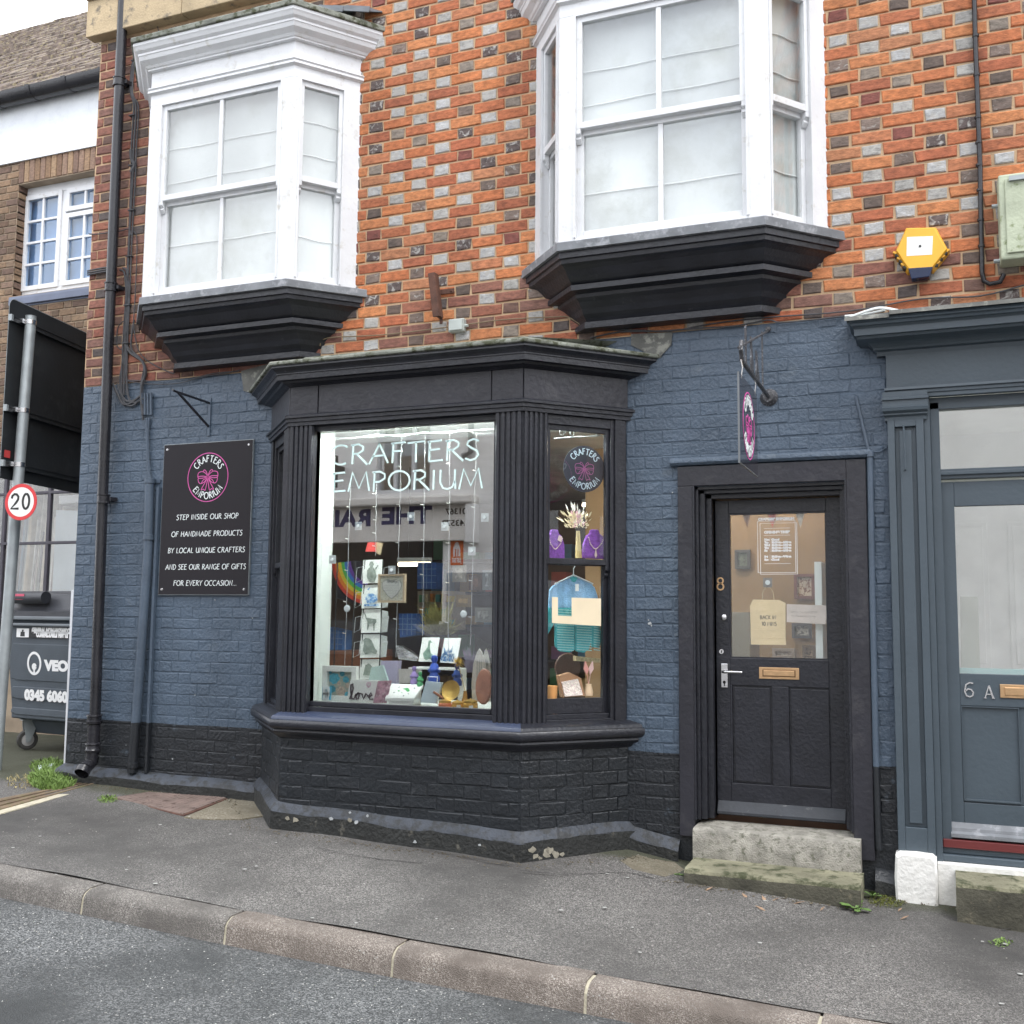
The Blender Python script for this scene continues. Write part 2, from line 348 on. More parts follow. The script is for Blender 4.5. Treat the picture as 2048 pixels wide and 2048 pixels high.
def bow(mb, s, mp, sw):
    def cv(pts, n=8):
        o = []
        P = [pts[0]]+pts+[pts[-1]]
        for i in range(1, len(P)-2):
            for k in range(n):
                t = k/n; a, b, c, d = P[i-1], P[i], P[i+1], P[i+2]
                o.append(tuple(.5*((2*b[j])+(-a[j]+c[j])*t+(2*a[j]-5*b[j]+4*c[j]-d[j])*t*t+(-a[j]+3*b[j]-3*c[j]+d[j])*t**3) for j in (0, 1)))
        return o+[pts[-1]]
    for sg in (-1, 1):
        for pl in ([(0, .1), (.25, .34), (.55, .48), (.9, .42), (1, .2), (.94, -.02), (.6, -.06), (.3, -.02), (0, .02)],
                   [(.5, .46), (.38, .62), (.2, .5), (.04, .2)], [(0, 0), (.4, .1), (.96, .1)],
                   [(.1, -.05), (.45, -.22), (.66, -.5), (.86, -.42), (.96, -.2), (.94, -.04)],
                   [(.05, -.08), (.3, -.5), (.62, -1.0), (.4, -.96), (.22, -1.06), (.08, -.5), (0, -.1)],
                   [(.04, 0), (.3, -.35), (.6, -.5)]):
            mb.ribbon([(sg*p[0]*s, p[1]*s) for p in cv(pl)], sw, mp)
    mb.ribbon(arc(0, .05*s, .1*s, 0, 360, 10), sw*1.6, mp)
# ------------------------------------------------------------------ materials of the place
m_brick = brickmat('facing_brick')
m_mortar = mat('lime_mortar', (.46, .32, .20), .95, .22, 5, .9, 120)
m_mortar_grey = mat('grey_mortar', (.33, .26, .19), .95, .22, 5, .9, 120)
NAVY = (.062, .089, .126); BLACK = (.0140, .0165, .0205)
m_navy = mat('navy_masonry_paint', NAVY, .45, .20, 2.5, 1.8, 48, col2=(.085, .11, .14), thr=(.60, .72), split=(.822, BLACK))
m_navy_joint = mat('navy_masonry_paint_in_joints', (.056, .082, .117), .5, .2, 4, 1.3, 60, split=(.822, BLACK))
m_blackmas = mat('black_masonry_paint', (.0145, .0175, .0215), .36, .2, 4, 1.4, 50, col2=(.05, .055, .06), thr=(.64, .74))
m_navyledge = mat('blue_painted_cement_ledge', (.036, .043, .056), .55, .3, 7, 1.4, 40, col2=(.018, .02, .022), thr=(.48, .58))
m_black = mat('black_gloss_joinery', (.0165, .0175, .0235), .33, .25, 7, .8, 45, col2=(.045, .045, .05), thr=(.63, .72))
m_black2 = mat('black_satin_board', (.021, .021, .028), .38, .2, 4, .8, 30, col2=(.045, .044, .05), thr=(.56, .7))
m_bluesill = mat('blue_gloss_sill_paint', (.035, .046, .082), .3, .15, 4, .7, 40)
m_white = mat('white_gloss_paint', (.66, .67, .685), .38, .05, 5, .5, 30, col2=(.46, .44, .39), thr=(.57, .76))
m_lead = mat('lead_flashing', (.17, .18, .195), .5, .25, 6, .6, 30, col2=(.30, .31, .33), thr=(.52, .66))
m_mossylead = mat('mossy_lead_roof', (.19, .20, .17), .8, .35, 7, 1.5, 50, col2=(.06, .065, .035), thr=(.50, .60))
m_slate = mat('roof_slate', (.10, .115, .13), .55, .3, 7, .8, 40)
m_stone = mat('buff_stone', (.42, .33, .21), .9, .22, 4, 1.3, 60, col2=(.16, .14, .11), thr=(.56, .68))
m_grey = mat('grey_blue_shopfront_paint', (.060, .080, .098), .42, .07, 3, .4, 40)
m_maroon = mat('maroon_paint', (.12, .022, .022), .4)
m_whitemas = mat('white_masonry_paint', (.74, .73, .70), .75, .08, 6, 1.8, 30, col2=(.35, .33, .29), thr=(.66, .74))
m_step = mat('granite_step', (.29, .275, .24), .85, .3, 14, 1.6, 110, col2=(.12, .12, .09), thr=(.52, .66))
m_step2 = mat('mossy_stone_step', (.21, .20, .135), .9, .3, 5, 1.6, 70, col2=(.055, .06, .03), thr=(.50, .62))
m_kerbg = ground_mat('kerb_granite', (.12, .11, .10), (.36, .335, .305), .8, 230, big=4.2, stain=(.05, .045, .04))
m_kerbp = ground_mat('kerb_pink_granite', (.15, .124, .105), (.42, .375, .33), .8, 230, big=4.2, stain=(.06, .05, .042))
m_joint = mat('pale_cement', (.46, .42, .32), .95, .15, 12, 1, 100)
m_cement = ground_mat('rough_cement', (.16, .14, .10), (.30, .27, .21), .95, 120, big=2.5, stain=(.05, .05, .03))
m_pave = ground_mat('pavement_asphalt', (.074, .070, .066), (.31, .295, .275), .88, 210, wet=.22, moss=(-.02, (.045, .05, .022)), big=.9, stain=(.035, .034, .033))
m_road = ground_mat('road_asphalt', (.043, .046, .047), (.28, .285, .285), .8, 170, wet=.2, big=.8)
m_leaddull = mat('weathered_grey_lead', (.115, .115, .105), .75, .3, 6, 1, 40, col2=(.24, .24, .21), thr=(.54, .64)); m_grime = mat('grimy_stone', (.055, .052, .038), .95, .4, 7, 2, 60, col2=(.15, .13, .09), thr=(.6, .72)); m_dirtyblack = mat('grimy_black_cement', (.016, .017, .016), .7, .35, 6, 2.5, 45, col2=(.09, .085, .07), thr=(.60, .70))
m_glass = glass(); m_glass_side = glass('side_window_glass', 1.6); m_glass_door = glass('door_glass', 1.85); m_glass_up = glass('upper_window_glass', 1.95, (.96, .97, .97))
m_pipe = mat('black_gloss_pipe', (.017, .017, .021), .25, .25, 6, .5, 60)
m_rust = mat('rusty_steel', (.10, .045, .03), .8, .3, 20, 1, 90)
m_galv = mat('galvanised_steel', (.33, .36, .37), .45, .12, 9, .3, 60, metal=.45)
m_steel = mat('polished_steel', (.65, .65, .66), .22, .05, 9, 0, metal=1)
m_brass = mat('brushed_brass', (.62, .40, .22), .38, .1, 30, .2, metal=.85)
m_bluepipe = mat('blue_painted_pipe', (.065, .09, .125), .45, .12, 5, .6, 50, split=(.822, BLACK))
m_cable = mat('weathered_cable', (.055, .055, .06), .6, .3, 20)
m_lettering = mat('white_lettering', (.85, .9, .9), .5, .02)
m_inkwhite = mat('white_vinyl', (.85, .85, .85), .5, .02)
m_pink = mat('pink_print', (.62, .10, .36), .5, .02)
m_signblack = mat('glossy_black_sign_face', (.012, .010, .014), .16, .05, 3, 0, spec=.35)
m_ink = mat('black_print', (.02, .02, .02), .5, .02)
m_blind = mat('white_roman_blind', (.62, .64, .63), .9, .22, 1.1, .3, 30, col2=(.40, .41, .36), thr=(.50, .78))
# ------------------------------------------------------------------ ground: pavement, kerb, road
def sheet(name, xs, ys, zf, m, kind='structure'):
    mb = MB(); mb.loft([[(x, y, zf(x, y)) for x in xs] for y in ys]); o = mb.build(name, m, smooth=2, keep=True)
    return tag(o, None, kind=kind)
def frange(a, b, s): 
    n = max(1, int(round((b-a)/s))); return [a+(b-a)*i/n for i in range(n+1)]
KW = .15
def bumpy(x, y): return gz(x, y) + .004*math.sin(x*3.1+y*2.3)+.003*math.sin(x*7.7-y*5.1)
pv = sheet('pavement', frange(-40, -8, 4)[:-1]+frange(-8, 2.5, .12)+frange(2.5, 20, 3)[1:], frange(KY+KW-.012, 2.6, .12)+[6, 12, 30], bumpy, m_pave)
def road_z(x, y): return lerp(KZ, x)-.112+.018*max(0, min(1, (KY-y)/3.5))*3.5*.6
rd = sheet('road', frange(-60, -8, 6)[:-1]+frange(-8, 4, .4)+frange(4, 60, 6)[1:], [-8.6]+frange(-8, KY+.02, .3), road_z, m_road)
kerb = thing('kerb', None, None, (0, KY, .1)); kerb['kind'] = 'structure'; kerb['label'] = 'granite kerb along the pavement edge'
kj = [-7.72, -6.8, -5.9, -5.0, wp(168, 1785, KY).x, wp(453, 1850, KY).x, wp(787, 1910, KY).x, wp(1172, 1970, KY).x, -.46, .46, 1.4, 2.3, 3.2]
kj = [-9.5, -8.6]+kj
kj = sorted(kj)
for i, (a, b) in enumerate(zip(kj, kj[1:])):
    mb = MB(); g = .007; rings = []
    jz = random.uniform(-.005, .005)
    for t in frange(0, 1, .25):
        x = a+g+(b-a-2*g)*t; z = lerp(KZ, x)+.003+jz; w = random.uniform(-.002, .002)
        pr = [(KY+KW, -.05), (KY+KW, 0), (KY+.055, 0), (KY+.03, -.004), (KY+.008, -.016), (KY-.006+w, -.034), (KY-.02+w, -.16)]
        rings.append([(x, y, z+dz) for y, dz in pr])
    mb.loft(rings, False); mb.add(rings[0], [tuple(range(7))]); mb.add(rings[-1], [tuple(range(6, -1, -1))])
    o = mb.build('kerb_stone', m_kerbp if a > -3.3 else m_kerbg, kerb, smooth=True)
    mb = MB(); x = b; z = lerp(KZ, x); y0, y1 = KY-.016, KY+KW-.03
    mb.loft([[(x+dx, y, z+dz) for y, dz in ((y1, -.001), (KY+.045, -.001), (KY+.012, -.017), (KY-.002, -.036), (KY-.015, -.13))] for dx in (-.0075, .0075)])
    mb.build('mortar_joint', m_joint, kerb)
# tar seam behind the kerb, cracks, grit
rnd = random.Random(90); mb = MB(); rg = []
for x in frange(-8, 2.2, .05):
    z = gz(x, KY+KW)+.009; w = .003+.016*max(0, math.sin(x*2.3)+.6*math.sin(x*5.1+1))+rnd.uniform(0, .006)
    rg.append([(x, KY+KW-.014, z-.001), (x, KY+KW+w*.5, z-.0), (x, KY+KW+w, z-.001)])

def crack(pts, w, seed):
    r = random.Random(seed); Q = []; mb = MB(); P = [gp(*p, .0095) for p in pts]
    for a, b in zip(P, P[1:]):
        n = max(2, int((b-a).length/.03))
        for i in range(n): q = a.lerp(b, i/n); Q.append(q+Vector((r.gauss(0, .004), r.gauss(0, .004), 0)))
    mb.loft([[q+Vector((0, -w*r.uniform(.3, 1), 0)), q+Vector((0, w*r.uniform(.3, 1), 0))] for q in Q]); tag(mb.build('crack', mat('crack_dark', (.02, .02, .02), .9), keep=True), None, kind='structure')
crack([(262, 1628), (200, 1652), (140, 1668), (95, 1680)], .004, 1); crack([(640, 1700), (760, 1722), (860, 1730)], .004, 2); crack([(1040, 1745), (1120, 1752), (1260, 1748), (1320, 1762)], .005, 3); crack([(1960, 1840), (2010, 1862), (2047, 1858)], .006, 4); crack([(640, 1655), (900, 1712), (1040, 1735)], .003, 6)
def grit(name, n, fn, m, smin, smax, seed):
    r = random.Random(seed); mb = MB()
    for i in range(n):
        x, y, z = fn(r); s = r.uniform(smin, smax); a = r.uniform(0, 6.28)
        P = [Vector((x+math.cos(a+k*1.6)*s*r.uniform(.5, 1.2), y+math.sin(a+k*1.6)*s*r.uniform(.5, 1.2), z)) for k in range(4)]; t = Vector((x, y, z+s*r.uniform(.3, .8))); mb.add(P+[t], [(0, 1, 4), (1, 2, 4), (2, 3, 4), (3, 0, 4)])
    o = mb.build(name, m, keep=True); tag(o, None, kind='stuff'); o['label'] = {'pavement_grit': 'small loose grit scattered over the pavement', 'road_chippings': 'pale stone chippings showing in the road surface', 'wall_foot_debris': 'dark grit and debris gathered along the wall foot'}[name]; o['category'] = 'grit'
def f1(r): x = r.uniform(-6.5, 1.2); y = KY+KW+.03+abs(r.gauss(0, .7)); y = min(y, -.12); return x, y, gz(x, y)+.006
def f2(r): x = r.uniform(-6.5, 1); y = KY-.03-abs(r.gauss(0, .55)); return x, y, road_z(x, y)+.001
def f3(r):
    x = r.uniform(-6.1, .4); y = -.10-abs(r.gauss(0, .05))
    if -4.45 < x < -1.6: y -= min(.5, x+4.45, -1.6-x)
    if -1.42 < x < -.36: y = -.40-abs(r.gauss(0, .03))
    return x, y, gz(x, y)+.006
grit('pavement_grit', 900, f1, mat('pale_grit', (.30, .28, .25), .9, .4, 60), .0015, .005, 5)
grit('road_chippings', 1500, f2, mat('pale_chippings', (.40, .40, .38), .9, .4, 60), .002, .0055, 6)
grit('wall_foot_debris', 900, f3, mat('dark_debris', (.09, .075, .05), .95, .6, 60), .003, .009, 7)
# kerb and pavement on the far side of the street
mb = MB(); mb.box(-60, 60, -8.75, -8.6, -.3, .19); tag(mb.build('far_kerb', m_kerbg, keep=True), None, kind='structure')
mb = MB(); mb.quad((-60, -10.6, .2), (60, -10.6, .2), (60, -8.75, .186), (-60, -8.75, .186)); tag(mb.build('far_pavement', m_pave, keep=True), None, kind='structure')
mb = MB(); mb.quad((-90, -90, -.6), (90, -90, -.6), (90, 90, -.6), (-90, 90, -.6)); tag(mb.build('ground', m_cement, keep=True), None, kind='structure')
# ------------------------------------------------------------------ brickwork
ORANGE = [(.52, .155, .055), (.47, .13, .05), (.42, .11, .05), (.55, .19, .075), (.36, .085, .045), (.50, .17, .07), (.37, .10, .05), (.45, .12, .045), (.30, .075, .045), (.44, .15, .08), (.40, .16, .09)]
REDS = [(.27, .115, .08), (.24, .095, .068), (.19, .085, .065), (.31, .13, .085), (.17, .08, .065), (.22, .12, .095), (.30, .11, .065)]
HEADS = [((.34, .33, .31), .42), ((.46, .46, .46), .50), ((.12, .09, .075), .2), ((.20, .15, .125), .36), ((.10, .075, .07), .42), ((.38, .37, .35), .52), ((.21, .07, .055), .12), ((.16, .12, .10), .30), ((.56, .56, .56), .5), ((.5, .5, .5), .47), ((.24, .2, .165), .1)]
HEADR = [((.12, .085, .07), 0), ((.16, .09, .07), 0), ((.20, .10, .07), 0), ((.26, .09, .06), 0), ((.10, .08, .075), .05)]
BROWN = [(.20, .125, .075), (.24, .155, .095), (.165, .10, .065), (.215, .14, .10), (.27, .18, .11), (.15, .095, .07)]
BCACHE = {}
def brick_verts(w, h, d, c, jit, rnd):
    o = [(-w/2, -h/2), (w/2, -h/2), (w/2, h/2), (-w/2, h/2)]
    o = [(a+rnd.uniform(-jit, jit), b+rnd.uniform(-jit, jit)) for a, b in o]
    i = [(a-math.copysign(c, a), b-math.copysign(c, b)) for a, b in o]
    dd = [d+rnd.uniform(-jit, jit)*.6 for _ in range(4)]
    return [(a, 0, b) for a, b in o]+[(a, -d*.55, b) for a, b in [(p[0]*.995, p[1]*.98) for p in o]]+[(a, -q, b) for (a, b), q in zip(i, dd)]
BF = [(0, 1, 5, 4), (1, 2, 6, 5), (2, 3, 7, 6), (3, 0, 4, 7), (4, 5, 9, 8), (5, 6, 10, 9), (6, 7, 11, 10), (7, 4, 8, 11), (8, 9, 10, 11)]
def soften(P, k=.30):
    m = [sum(c[i] for c in P)/len(P) for i in range(3)]
    return [tuple((c[i]*(1-k)+m[i]*k) for i in range(3)) for c in P]
def dull(P, k=.05):
    P = [(c[0]*1.03, c[1]*1.14, c[2]*.95) for c in P]
    return [tuple(q*(1-k)+(c[0]*.35+c[1]*.5+c[2]*.15)*1.25*k for q in c) for c in P]
ORANGE = dull(soften(ORANGE)); REDS = soften(REDS); HEADS = [(tuple(min(q, .43) for q in c), a) for c, a in HEADS]
class Bricks:
    def __init__(s, name, m, depth, cham, jit, pal, heads, nvar=9):
        s.name, s.m, s.depth, s.cham, s.jit, s.pal, s.heads, s.nvar = name, m, depth, cham, jit, pal, heads, nvar
        s.items = []
    def field(s, parent, O, u, s0, s1, z0, z1, pitch=.0774, per=.343, ph=0., zph=0., hw=.102, joint=.0115, skip=(), keepf=None, run=False, pal=None, heads=None, pick=None):
        O = Vector(O); u = Vector(u).normalized(); r0 = int(math.floor((z0-zph)/pitch))
        for r in range(r0, int((z1-zph)/pitch)+2):
            za, zb = zph+r*pitch+joint/2, zph+(r+1)*pitch-joint/2
            za, zb = max(za, z0), min(zb, z1)
            if zb-za < .015: continue
            off = ph+(per/2 if r % 2 else 0)
            k = int((s0-off)/per)-2
            while True:
                c = off+k*per; k += 1
                if c-per > s1: break
                if run: cells = [(c-per/2+joint/2, c+per/2-joint/2, 0)]
                else: cells = [(c-hw/2, c+hw/2, 1), (c+hw/2+joint, c+per-hw/2-joint, 0)]
                for a, b, t in cells:
                    fa, fb = a, b; a, b = max(a, s0), min(b, s1)
                    if b-a < .02: continue
                    mid, mz = (a+b)/2, (za+zb)/2
                    if any(q[0] < a and b < q[1] and q[2] < za and zb < q[3] for q in skip): continue
                    if any(q[0]-.01 < mid < q[1]+.01 and q[2] < mz < q[3] for q in skip if len(q) > 4): continue
                    P = O+u*mid; P.z = mz
                    s.items.append((parent, P, math.atan2(u.y, u.x), b-a, zb-za, t, abs(a-fa)+abs(b-fb) > 1e-6 or zb-za < pitch-joint-1e-4, pick(mid, mz) if pick else None))
    def finish(s, limit=300):
        sc = []
        for it in s.items:
            px, py, d = proj(it[1])
            vis = d > 0 and -15 < px < 2063 and -15 < py < 2063
            c = abs(math.cos(it[2]+YAW)) if vis else 0
            sc.append(((it[3]*it[4]/d/d*max(.15, abs(c))) if vis else 0, random.random()))
        order = sorted(range(len(s.items)), key=lambda i: -sc[i][0])
        solo = set(i for i in order[:limit] if sc[i][0] > 0)
        stuff = {}
        for i, (par, P, rz, w, h, t, cut, pk) in enumerate(s.items):
            rnd = random.Random(i*7919+13)
            pal, heads = (s.pal, s.heads) if not pk else pk
            v = rnd.randrange(s.nvar)
            if t: col, al = heads[rnd.randrange(len(heads))]; col = (*col, al)
            else: col = (*pal[rnd.randrange(len(pal))], 0)
            if i in solo:
                key = (s.name, s.m.name, t, v, col, round(w, 4), round(h, 4))
                me = BCACHE.get(key)
                if me is None or cut:
                    me = bpy.data.meshes.new(s.name); me.from_pydata(brick_verts(w, h, s.depth, s.cham, s.jit, random.Random(v*31+t)), [], BF)
                    me.materials.append(s.m)
                    ca = me.color_attributes.new('bcol', 'FLOAT_COLOR', 'POINT'); ca.data.foreach_set('color', list(col)*12)
                    if not cut: BCACHE[key] = me
                o = bpy.data.objects.new(s.name, me); COL.objects.link(o); o.location = P; o.rotation_euler.z = rz; attach(o, par)
            else:
                mb = stuff.setdefault(par.name, (MB(), par))[0]
                cs, sn = math.cos(rz), math.sin(rz)
                mb.add([P+Vector((a*cs-b*sn, a*sn+b*cs, c)) for a, b, c in brick_verts(w, h, s.depth, s.cham, s.jit, rnd)], BF, col)
        for mb, par in stuff.values():
            o = mb.build(s.name, s.m, par, keep=True); o['kind'] = 'stuff'
# ------------------------------------------------------------------ the terraced building
bld = thing('terraced_building', 'orange brick and navy painted shop building with white bays above a black shop window', 'building', (-3, 0, .2))
ZT = 6.15
# masonry behind the bricks, butted pieces round the two ground-floor openings
mb = MB()
mb.box(-6.065, 4.2, .0, .22, 3.32, 7.2)
uw = mb.build('upper_wall', m_mortar, bld)
mb = MB()
for a in ((-6.065, -4.30, .0, 3.32), (-4.30, -1.75, 3.02, 3.32), (-4.30, -1.75, .0, .86), (-1.75, -1.328, .0, 3.32), (-1.328, -.46, 2.37, 3.32), (-.46, -.22, .0, 3.32), (-.22, 4.2, 2.9, 3.32)):
    mb.box(a[0], a[1], 0, .22, a[2], a[3])
lw = mb.build('painted_wall', m_navy_joint, bld)
mb = MB(); mb.box(-6.065, -5.85, .22, 7, 0, 6.15); mb.build('side_wall', m_navy_joint, bld)
# string course of buff stone and coping above
for a, b in ((-6.13, -5.2), (-5.194, -4.3), (-4.294, -3.4), (-3.394, -2.5), (-2.494, -1.6)):
    mb = MB(); mb.box(a, b, -.10, -.002, 6.12, 6.42); mb.box(a, b, -.13, -.002, 6.42, 6.50); mb.build('stone_block', m_stone, bld, bevel=.006)
mb = MB(); mb.box(-6.16, -1.6, -.16, .3, 6.503, 6.62); mb.build('coping', m_white, bld, bevel=.01)
bay_skip = [(-5.02, -4.1, 3.9, 5.75), (-1.9, -1.0, 3.9, 5.75)]
ob = Bricks('brick', m_brick, .008, .006, .0042, ORANGE, HEADS)
pier = lambda x, z: (REDS, HEADR) if x < -5.0 or (x < -4.2 and z < 3.8) else ((REDS+ORANGE, HEADR+HEADS) if z < 3.75 else None)
ob.field(uw, (0, 0, 0), (1, 0, 0), -6.06, 3.2, 3.325, 6.118, ph=-.281, zph=5.054-.0387-.0774*20, skip=bay_skip, pick=pier)
ob.finish(300)
pb = Bricks('painted_brick', m_navy, .0031, .0062, .0036, [(1, 1, 1)], [((1, 1, 1), 0)])
sk = [(-4.31, -1.74, 0, 3.05, 1), (-1.42, -.35, 0, 2.5, 1), (-.23, 5, 0, 3.4, 1)]
pb.field(lw, (0, 0, 0), (1, 0, 0), -6.06, -4.31, .43, 3.315, ph=-.2, zph=.01, joint=.0065, skip=sk)
pb.field(lw, (0, 0, 0), (1, 0, 0), -4.305, -1.745, 3.05, 3.315, ph=-.2, zph=.01, joint=.0065)
pb.field(lw, (0, 0, 0), (1, 0, 0), -1.74, -1.42, .35, 2.49, ph=-.2, zph=.01, joint=.0065)
pb.field(lw, (0, 0, 0), (1, 0, 0), -1.74, -.235, 2.49, 3.315, ph=-.2, zph=.01, joint=.0065)
pb.field(lw, (0, 0, 0), (1, 0, 0), -.352, -.235, .35, 2.49, ph=-.2, zph=.01, joint=.0065)
# ------------------------------------------------------------------ helpers for bays
def bay_path(cx, hw, p, s, z): return [(cx-hw-s, 0.004, z), (cx-hw, -p, z), (cx+hw, -p, z), (cx+hw+s, 0.004, z)]
def ring_sweep(mb, cx, prof):
    """prof: (hw, p, s, z) from top to bottom"""
    return mb.loft([bay_path(cx, *q) for q in prof])
def off(hw, p, s, d):
    """grow a canted outline by d all round"""
    L = math.hypot(s, p); t = math.atan2(p, s); return hw+d*math.tan(t/2), p+d, s+d/math.sin(t)-d*math.tan(t/2) if False else (hw+s+d/math.sin(t))-(hw+d*math.tan(t/2))
def sashframe(mb, O, u, n, a, b, z0, z1, st, rail_t, rail_b, d0, d1, bar=None):
    mb.obox(O, u, n, a, a+st, d0, d1, z0, z1); mb.obox(O, u, n, b-st, b, d0, d1, z0, z1)
    mb.obox(O, u, n, a+st, b-st, d0, d1, z1-rail_t, z1); mb.obox(O, u, n, a+st, b-st, d0, d1, z0, z0+rail_b)
    if bar: mb.obox(O, u, n, (a+b)/2-bar/2, (a+b)/2+bar/2, d0+.004, d1-.006, z0+rail_b, z1-rail_t)
def horn(mb, O, u, n, s, w, d0, d1, z):
    O = Vector(O); u = Vector(u); n = Vector(n)
    pr = [(0, 0), (.0, -.03), (.5, -.045), (.35, -.06), (.9, -.085), (1, -.085), (1, 0)]
    P = [O+u*(s)+n*(d0+(d1-d0)*(1-a))+Vector((0, 0, z+b)) for a, b in pr]
    mb.prism(P, u*w)
def upper_bay(cx, lit):
    HW, P, S = .613, .385, .30
    t = math.atan2(P, S); L = math.hypot(P, S)
    fr = MB()
    base = thing  # noqa
    # solid corner posts, casing rails
    cl = Vector((cx-HW, -P, 0)); cr = Vector((cx+HW, -P, 0)); n0 = Vector((0, -1, 0)); u0 = Vector((1, 0, 0))
    ur = Vector((S, P, 0)).normalized(); nr = Vector((P, -S, 0)).normalized()
    ul = Vector((S, -P, 0)).normalized(); nl = Vector((-P, -S, 0)).normalized(); wl = Vector((cx-HW-S, 0, 0))
    # posts: front face strips + canted strips share a mitre
    def strip(O, u, n, a, b, z0, z1, dep=.1): fr.obox(O, u, n, a, b, -dep, 0, z0, z1)
    Z0, ZA, ZB = 3.822, 5.245, 5.34
    of = .098                      # front casing width
    def post(corner, uf, nf, wf, uc, nc, wc):
        P0 = corner; a = P0+uf*wf; b = a-nf*.1; c = P0-(nf+nc).normalized()*.105; d = P0+uc*wc; e = d-nc*.1
        fr.prism([P0, a, b, c, e, d] if True else [], (0, 0, ZA-Z0)) 
    for corner, uf, uc, nc in ((cr, -u0, ur, nr), (cl, u0, -ul, nl)):
        poly = [corner, corner+uf*of, corner+uf*of-n0*.1, corner-(n0+nc).normalized()*.11, corner+uc*.045-nc*.1, corner+uc*.045]
        fr.prism([p+Vector((0, 0, Z0)) for p in poly], (0, 0, ZA-Z0))
    strip(cr, ur, nr, .365, L-.002, Z0, ZA, .1); strip(wl, ul, nl, .002, L-.365, Z0, ZA, .1)
    # rails and band over, continuous round the bay
    ring_sweep(fr, cx, [(*off(HW, P, S, .001), ZB), (*off(HW, P, S, .001), ZA), (*off(HW, P, S, -.10), ZA)])
    ring_sweep(fr, cx, [(*off(HW, P, S, -.10), Z0+.03), (*off(HW, P, S, -.005), Z0+.022), (*off(HW, P, S, -.002), Z0)])
    f = fr.build('bay_window', m_white, bld, bevel=.003)
    # sashes
    def sashes(O, u, n, a, b, bar, kind):
        for (z0, z1, dd, rt, rb) in ((4.525, 5.243, -.012, .045, .04), (3.845, 4.53, -.052, .035, .055)):
            mb = MB(); sashframe(mb, O, u, n, a, b, z0, z1, .042 if bar else .034, rt, rb, dd-.036, dd, .03 if bar else None)
            if dd > -.03:
                horn(mb, O, u, n, a, .034, dd-.036, dd, z0); horn(mb, O, u, n, b-.034, .034, dd-.036, dd, z0)
            sh = mb.build('sash', m_white, f, bevel=.0025)
            w = .042 if bar else .034; mid = (a+b)/2
            for (p, q) in (((a+w, mid-.015), (mid+.015, b-w)) if bar else ((a+w, b-w),)):
                g = MB(); g.obox(O, u, n, p-.004, q+.004, dd-.022, dd-.018, z0+rb-.004, z1-rt+.004)
                g.build('pane', m_glass_up, f)
        # staff bead round the opening
        mb = MB()
        for (p, q) in ((a-.006, a+.008), (b-.008, b+.006)): mb.obox(O, u, n, p, q, -.01, .006, 3.845, 5.243)
        mb.obox(O, u, n, a+.008, b-.008, -.01, .006, 5.235, 5.249)
        mb.build('bead', m_white, f)
    sashes(cl, u0, n0, of, 2*HW-of, True, 0)
    sashes(cr, ur, nr, .045, .365, False, 1)
    sashes(wl, ul, nl, L-.365, L-.045, False, 2)
    # roman blinds with uneven folds
    def blind(O, u, n, a, b, zb, dep, folds, seed):
        rnd = random.Random(seed); mb = MB(); O = Vector(O); u = Vector(u).normalized(); n = Vector(n).normalized()
        zs = [5.25]+folds+[zb]; rings = []
        for i, z in enumerate(zs):
            for k, (dz, dd) in enumerate(((0, 0), (-.012, .010), (-.016, -.001)) if 0 < i < len(zs)-1 else ((0, 0),)):
                rings.append([O+u*(a+(b-a)*j/10)-n*(dep-dd-.004*math.sin(j*1.3+i))+Vector((0, 0, z+dz+.0022*math.sin(j*.9+i*2.1)+rnd.uniform(-.0006, .0006)+(.004*math.sin(i*3.7)-.000)*(j-5)/5)) for j in range(11)])
        mb.loft(rings); mb.build('blind', m_blind, f, smooth=True)
    fo = [4.93, 4.72, 4.15] if lit else [4.95, 4.70, 4.22]
    blind(cl, u0, n0, .06, 2*HW-.06, 3.86 if not lit else 3.9, .11, fo, 3)
    blind(cr, ur, nr, .0, .40, 3.88, .10, [5.0, 4.76, 4.17], 5)
    if not lit: blind(wl, ul, nl, L-.4, L, 3.88, .10, [5.0, 4.76, 4.17], 5)
    # lining seen through the side light
    mb = MB(); mb.box(cx-HW-.26, cx+HW+.26, -.03, -.006, 3.84, 5.33); mb.build('lining', mat('dim_plaster', (.30, .25, .21), .9), f)
    # frieze, moulding, cornice
    mb = MB(); o = lambda d: off(HW, P, S, d)
    ring_sweep(mb, cx, [(*o(.001), 5.50), (*o(.001), 5.378), (*o(.02), 5.374), (*o(.03), 5.362), (*o(.02), 5.352), (*o(.024), 5.345), (*o(.024), 5.334), (*o(.012), 5.33), (*o(.002), 5.322)])
    mb.build('frieze', m_white, f)
    mb = MB()
    ring_sweep(mb, cx, [(*o(.135), 5.665), (*o(.135), 5.645), (*o(.128), 5.635), (*o(.118), 5.615), (*o(.10), 5.60), (*o(.10), 5.585), (*o(.095), 5.582), (*o(.085), 5.555), (*o(.05), 5.53), (*o(.04), 5.515), (*o(.03), 5.51), (*o(.03), 5.50), (*o(.002), 5.498)])
    mb.build('cornice', m_white, f)
    mb = MB(); q = o(.15)
    ring_sweep(mb, cx, [(q[0]-.1, .05, q[2]*.5, 5.93), (*o(.02), 5.76), (*o(.148), 5.705), (*o(.152), 5.70), (*o(.15), 5.668), (*o(.12), 5.664)])
    mb.build('lead_roof', m_mossylead, f, bevel=.004)
    # a few slates over the right hip
    rnd = random.Random(4)
